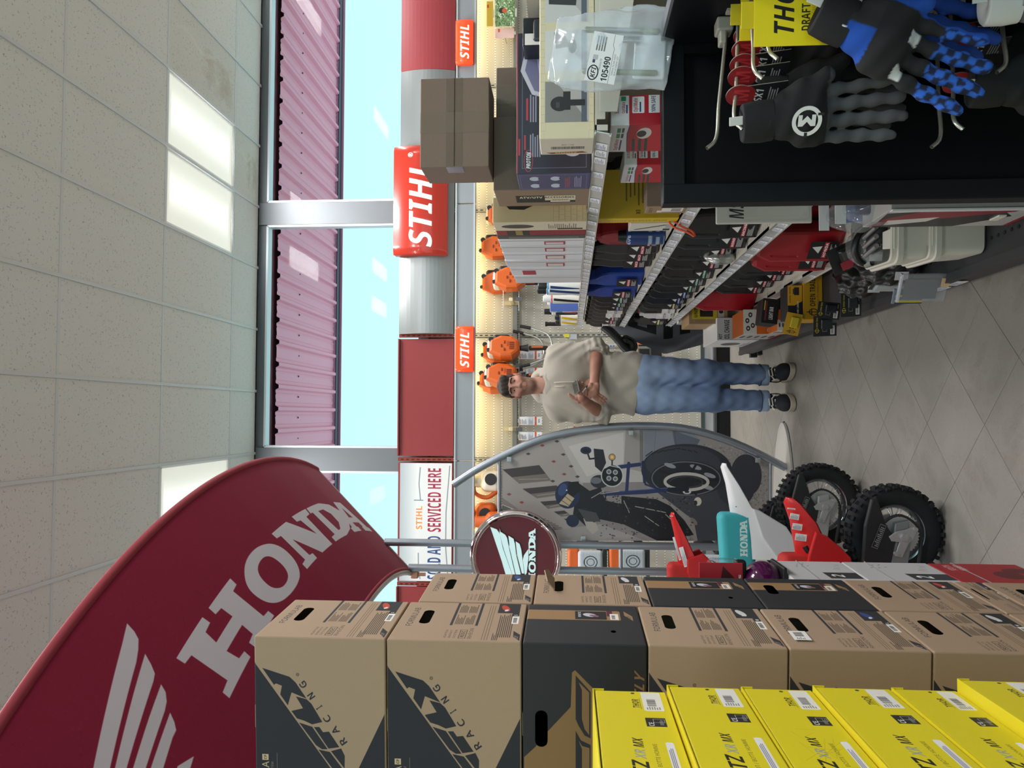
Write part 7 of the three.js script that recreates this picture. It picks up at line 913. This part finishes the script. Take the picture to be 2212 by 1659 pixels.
  { const p = atZ(1962, 645, 2.9), t = thing('striped_packet', 'blue packet with yellow stripes hanging lowest over the base front', 'packet', V(.428, p.y, p.z), -.5); const st = pic(128, 256, (g, W, Hh) => { fill(g, '#2a3c6c', 0, 0, W, Hh); fill(g, '#d8bc2a', 10, 0, 20, Hh); fill(g, '#d8bc2a', 60, 0, 18, Hh); lines(g, '#1c2030', 90, 150, 30, 80, 5); }); part(t, 'print', rbox(.055, .1, .006, .002), [...Array(4).fill(mat('#2a3c6c', .4)), face(st, .4), mat('#2a3c6c', .4)]); part(t, 'seal', box(.055, .008, .007, 0, .05, 0), mat('#8a94ac', .4)); }
  { const p = atZ(1938, 625, 2.95), t = thing('slim_blister', 'slim clear blister edge-on beside the blue packet', 'blister pack', V(.47, p.y, p.z), .3); part(t, 'clear_shell', rbox(.016, .16, .05, .006, 0, 0, 0, 2), M('#9aa4a6', .12, 0, { clearcoat: .8 })); part(t, 'card', box(.003, .18, .07, .008, 0, 0), mat('#2c2e30', .5)); }
  { const s = span(.615, 700, 712, 1488, 1572, 655), t = thing('blister_pack', 'brown carded blister with yellow and black insert at the shelf end', 'blister pack', s.p); const bt = pic(256, 384, (g, W, Hh) => { fill(g, '#a98a64', 0, 0, W, Hh); fill(g, '#d6c42a', 60, 30, 190, 250); fill(g, '#232427', 90, 110, 110, 130); fill(g, '#c9c6c0', 60, 290, 190, 60); txt(g, 'UNIV', 80, 70, 44, '#26261c', { w: 140 }); oval(g, '#2a2a2c', 150, 320, 22); }); part(t, 'card', rbox(s.w, s.h, s.d, .004), [mat('#a98a64', .6), face(pic(64, 64, (g) => { fill(g, '#9a7a54', 0, 0, 64, 64); fill(g, '#d8d4cc', 0, 40, 64, 24); }), .5), mat('#a98a64', .6), mat('#a98a64', .6), face(bt, .4), mat('#a98a64', .6)]); part(t, 'clear_shell', rbox(s.w * .8, s.h * .8, .02, .008, 0, 0, s.d / 2 + .008, 3), M('#ffffff', .06, 0, { transmission: 1, thickness: 0 })); }
  // dark grey cover hanging at the end of the run, with a bent black tube
  { const z0 = 6.06, ed = [[1296, 700], [1312, 706], [1335, 720], [1370, 737], [1400, 750], [1436, 765], [1470, 757], [1516, 745], [1556, 716]], n = 36, m = 16, pos = [], uv = [], idx = []; const yb = (x) => { for (let i = 1; i < ed.length; i++) if (x <= ed[i][0]) { const t = (x - ed[i - 1][0]) / (ed[i][0] - ed[i - 1][0]); return ed[i - 1][1] + (ed[i][1] - ed[i - 1][1]) * t; } return 716; };
    for (const off of [0, .006]) for (let i = 0; i <= n; i++) for (let j = 0; j <= m; j++) { const x = 1296 + 260 * i / n, y = 640 + (yb(x) - 640) * j / m, p = atZ(x, y, z0 - .05 * Math.sin(j / m * 9 + i * .22) * (.3 + .7 * j / m) + off); pos.push(p.x, p.y, p.z); uv.push(1 - j / m, 1 - i / n); if (i < n && j < m) { const b = off ? (n + 1) * (m + 1) : 0, a = b + i * (m + 1) + j, q = [a, a + 1, a + m + 1, a + m + 1, a + 1, a + m + 2]; idx.push(...(off ? q : q.reverse())); } }
    const g = new THREE.BufferGeometry(); g.setAttribute('position', new THREE.Float32BufferAttribute(pos, 3)); g.setAttribute('uv', new THREE.Float32BufferAttribute(uv, 2)); g.setIndex(idx); g.computeVertexNormals();
    const cv = pic(512, 512, (q, W, Hh) => { fill(q, '#62656c', 0, 0, W, Hh); speckle(q, W, Hh, 3000, ['rgba(20,20,24,.12)', 'rgba(150,150,156,.08)'], 2); const c = '#101114'; q.fillStyle = c; q.beginPath(); q.roundRect(150, 120, 160, 40, 14); q.fill(); q.fillRect(150, 120, 40, 110); q.fillRect(150, 200, 150, 40); q.fillRect(130, 270, 210, 40); q.fillRect(150, 340, 130, 44); });
    const t = thing('grey_cover', 'dark grey fabric cover with black letters hanging at the shelf end', 'cover', V(0, 0, 0)); part(t, 'cloth', g, face(cv, .9)); part(t, 'hang_bar', rod(atZ(1297, 650, z0), atZ(1297, 702, z0), .012), mat('#1a1b1d', .5));
    solo('bent_tube', 'thick bent black rubber tube hanging beside the grey cover', 'tube', [tube([[1303, 704], [1318, 716], [1336, 734], [1350, 751], [1361, 757], [1368, 750], [1364, 740], [1352, 734]].map(([x, y]) => atZ(x, y, 5.98)), .034, 50, 14), new THREE.SphereGeometry(.036, 16, 12).translate(...atZ(1352, 734, 5.98).toArray())], M('#121316', .35)); }
  // printed cards high on the wall at the picture's top
  const leaf = pic(256, 256, (g, W, Hh) => { fill(g, '#6d8a5a', 0, 0, W, Hh); for (let i = 0; i < 260; i++) oval(g, ['#4f6e42', '#8aa67a', '#c9d6bc', '#3d5a34'][i & 3], rnd() * W, rnd() * Hh, 5 + rnd() * 8, 3 + rnd() * 6, rnd() * 3); oval(g, '#26262a', 150, 90, 26, 40); oval(g, '#c0562a', 150, 120, 22, 30); });
  [[1091, 28, 7.2, .19, .26, leaf, '', 'green photo card of a worker in bushes on the far wall'], [1058, 30, 7.28, .06, .24, null, '#d8b83a', 'yellow and red leaflet above the green photo card'], [1090, 72, 7.24, .18, .09, null, '#d8b8ae', 'pale pink leaflet with small orange mark beside the green photo card']].forEach(([x, y, z, h, w, tx, c, l]) => { const p = atZ(x, y, z), t = thing('wall_card', l, 'card', p); part(t, 'print', rbox(w, h, .006, .002), tx ? [...Array(4).fill(mat('#ddd', .5)), face(tx, .4), mat('#ddd', .5)] : M(c, .5)); part(t, 'holder', [box(w * .3, .012, .01, 0, -h / 2 - .008, 0), rod(V(0, 0, -.006), V(0, .0, -.2), .005, 8)], mat('#c9c6bc', .4)); if (!tx) part(t, 'orange_mark', box(.03, .016, .002, w * .3, h * .3, .004), mat('#d0481e', .5)); });
}
renderer.render(scene, camera);
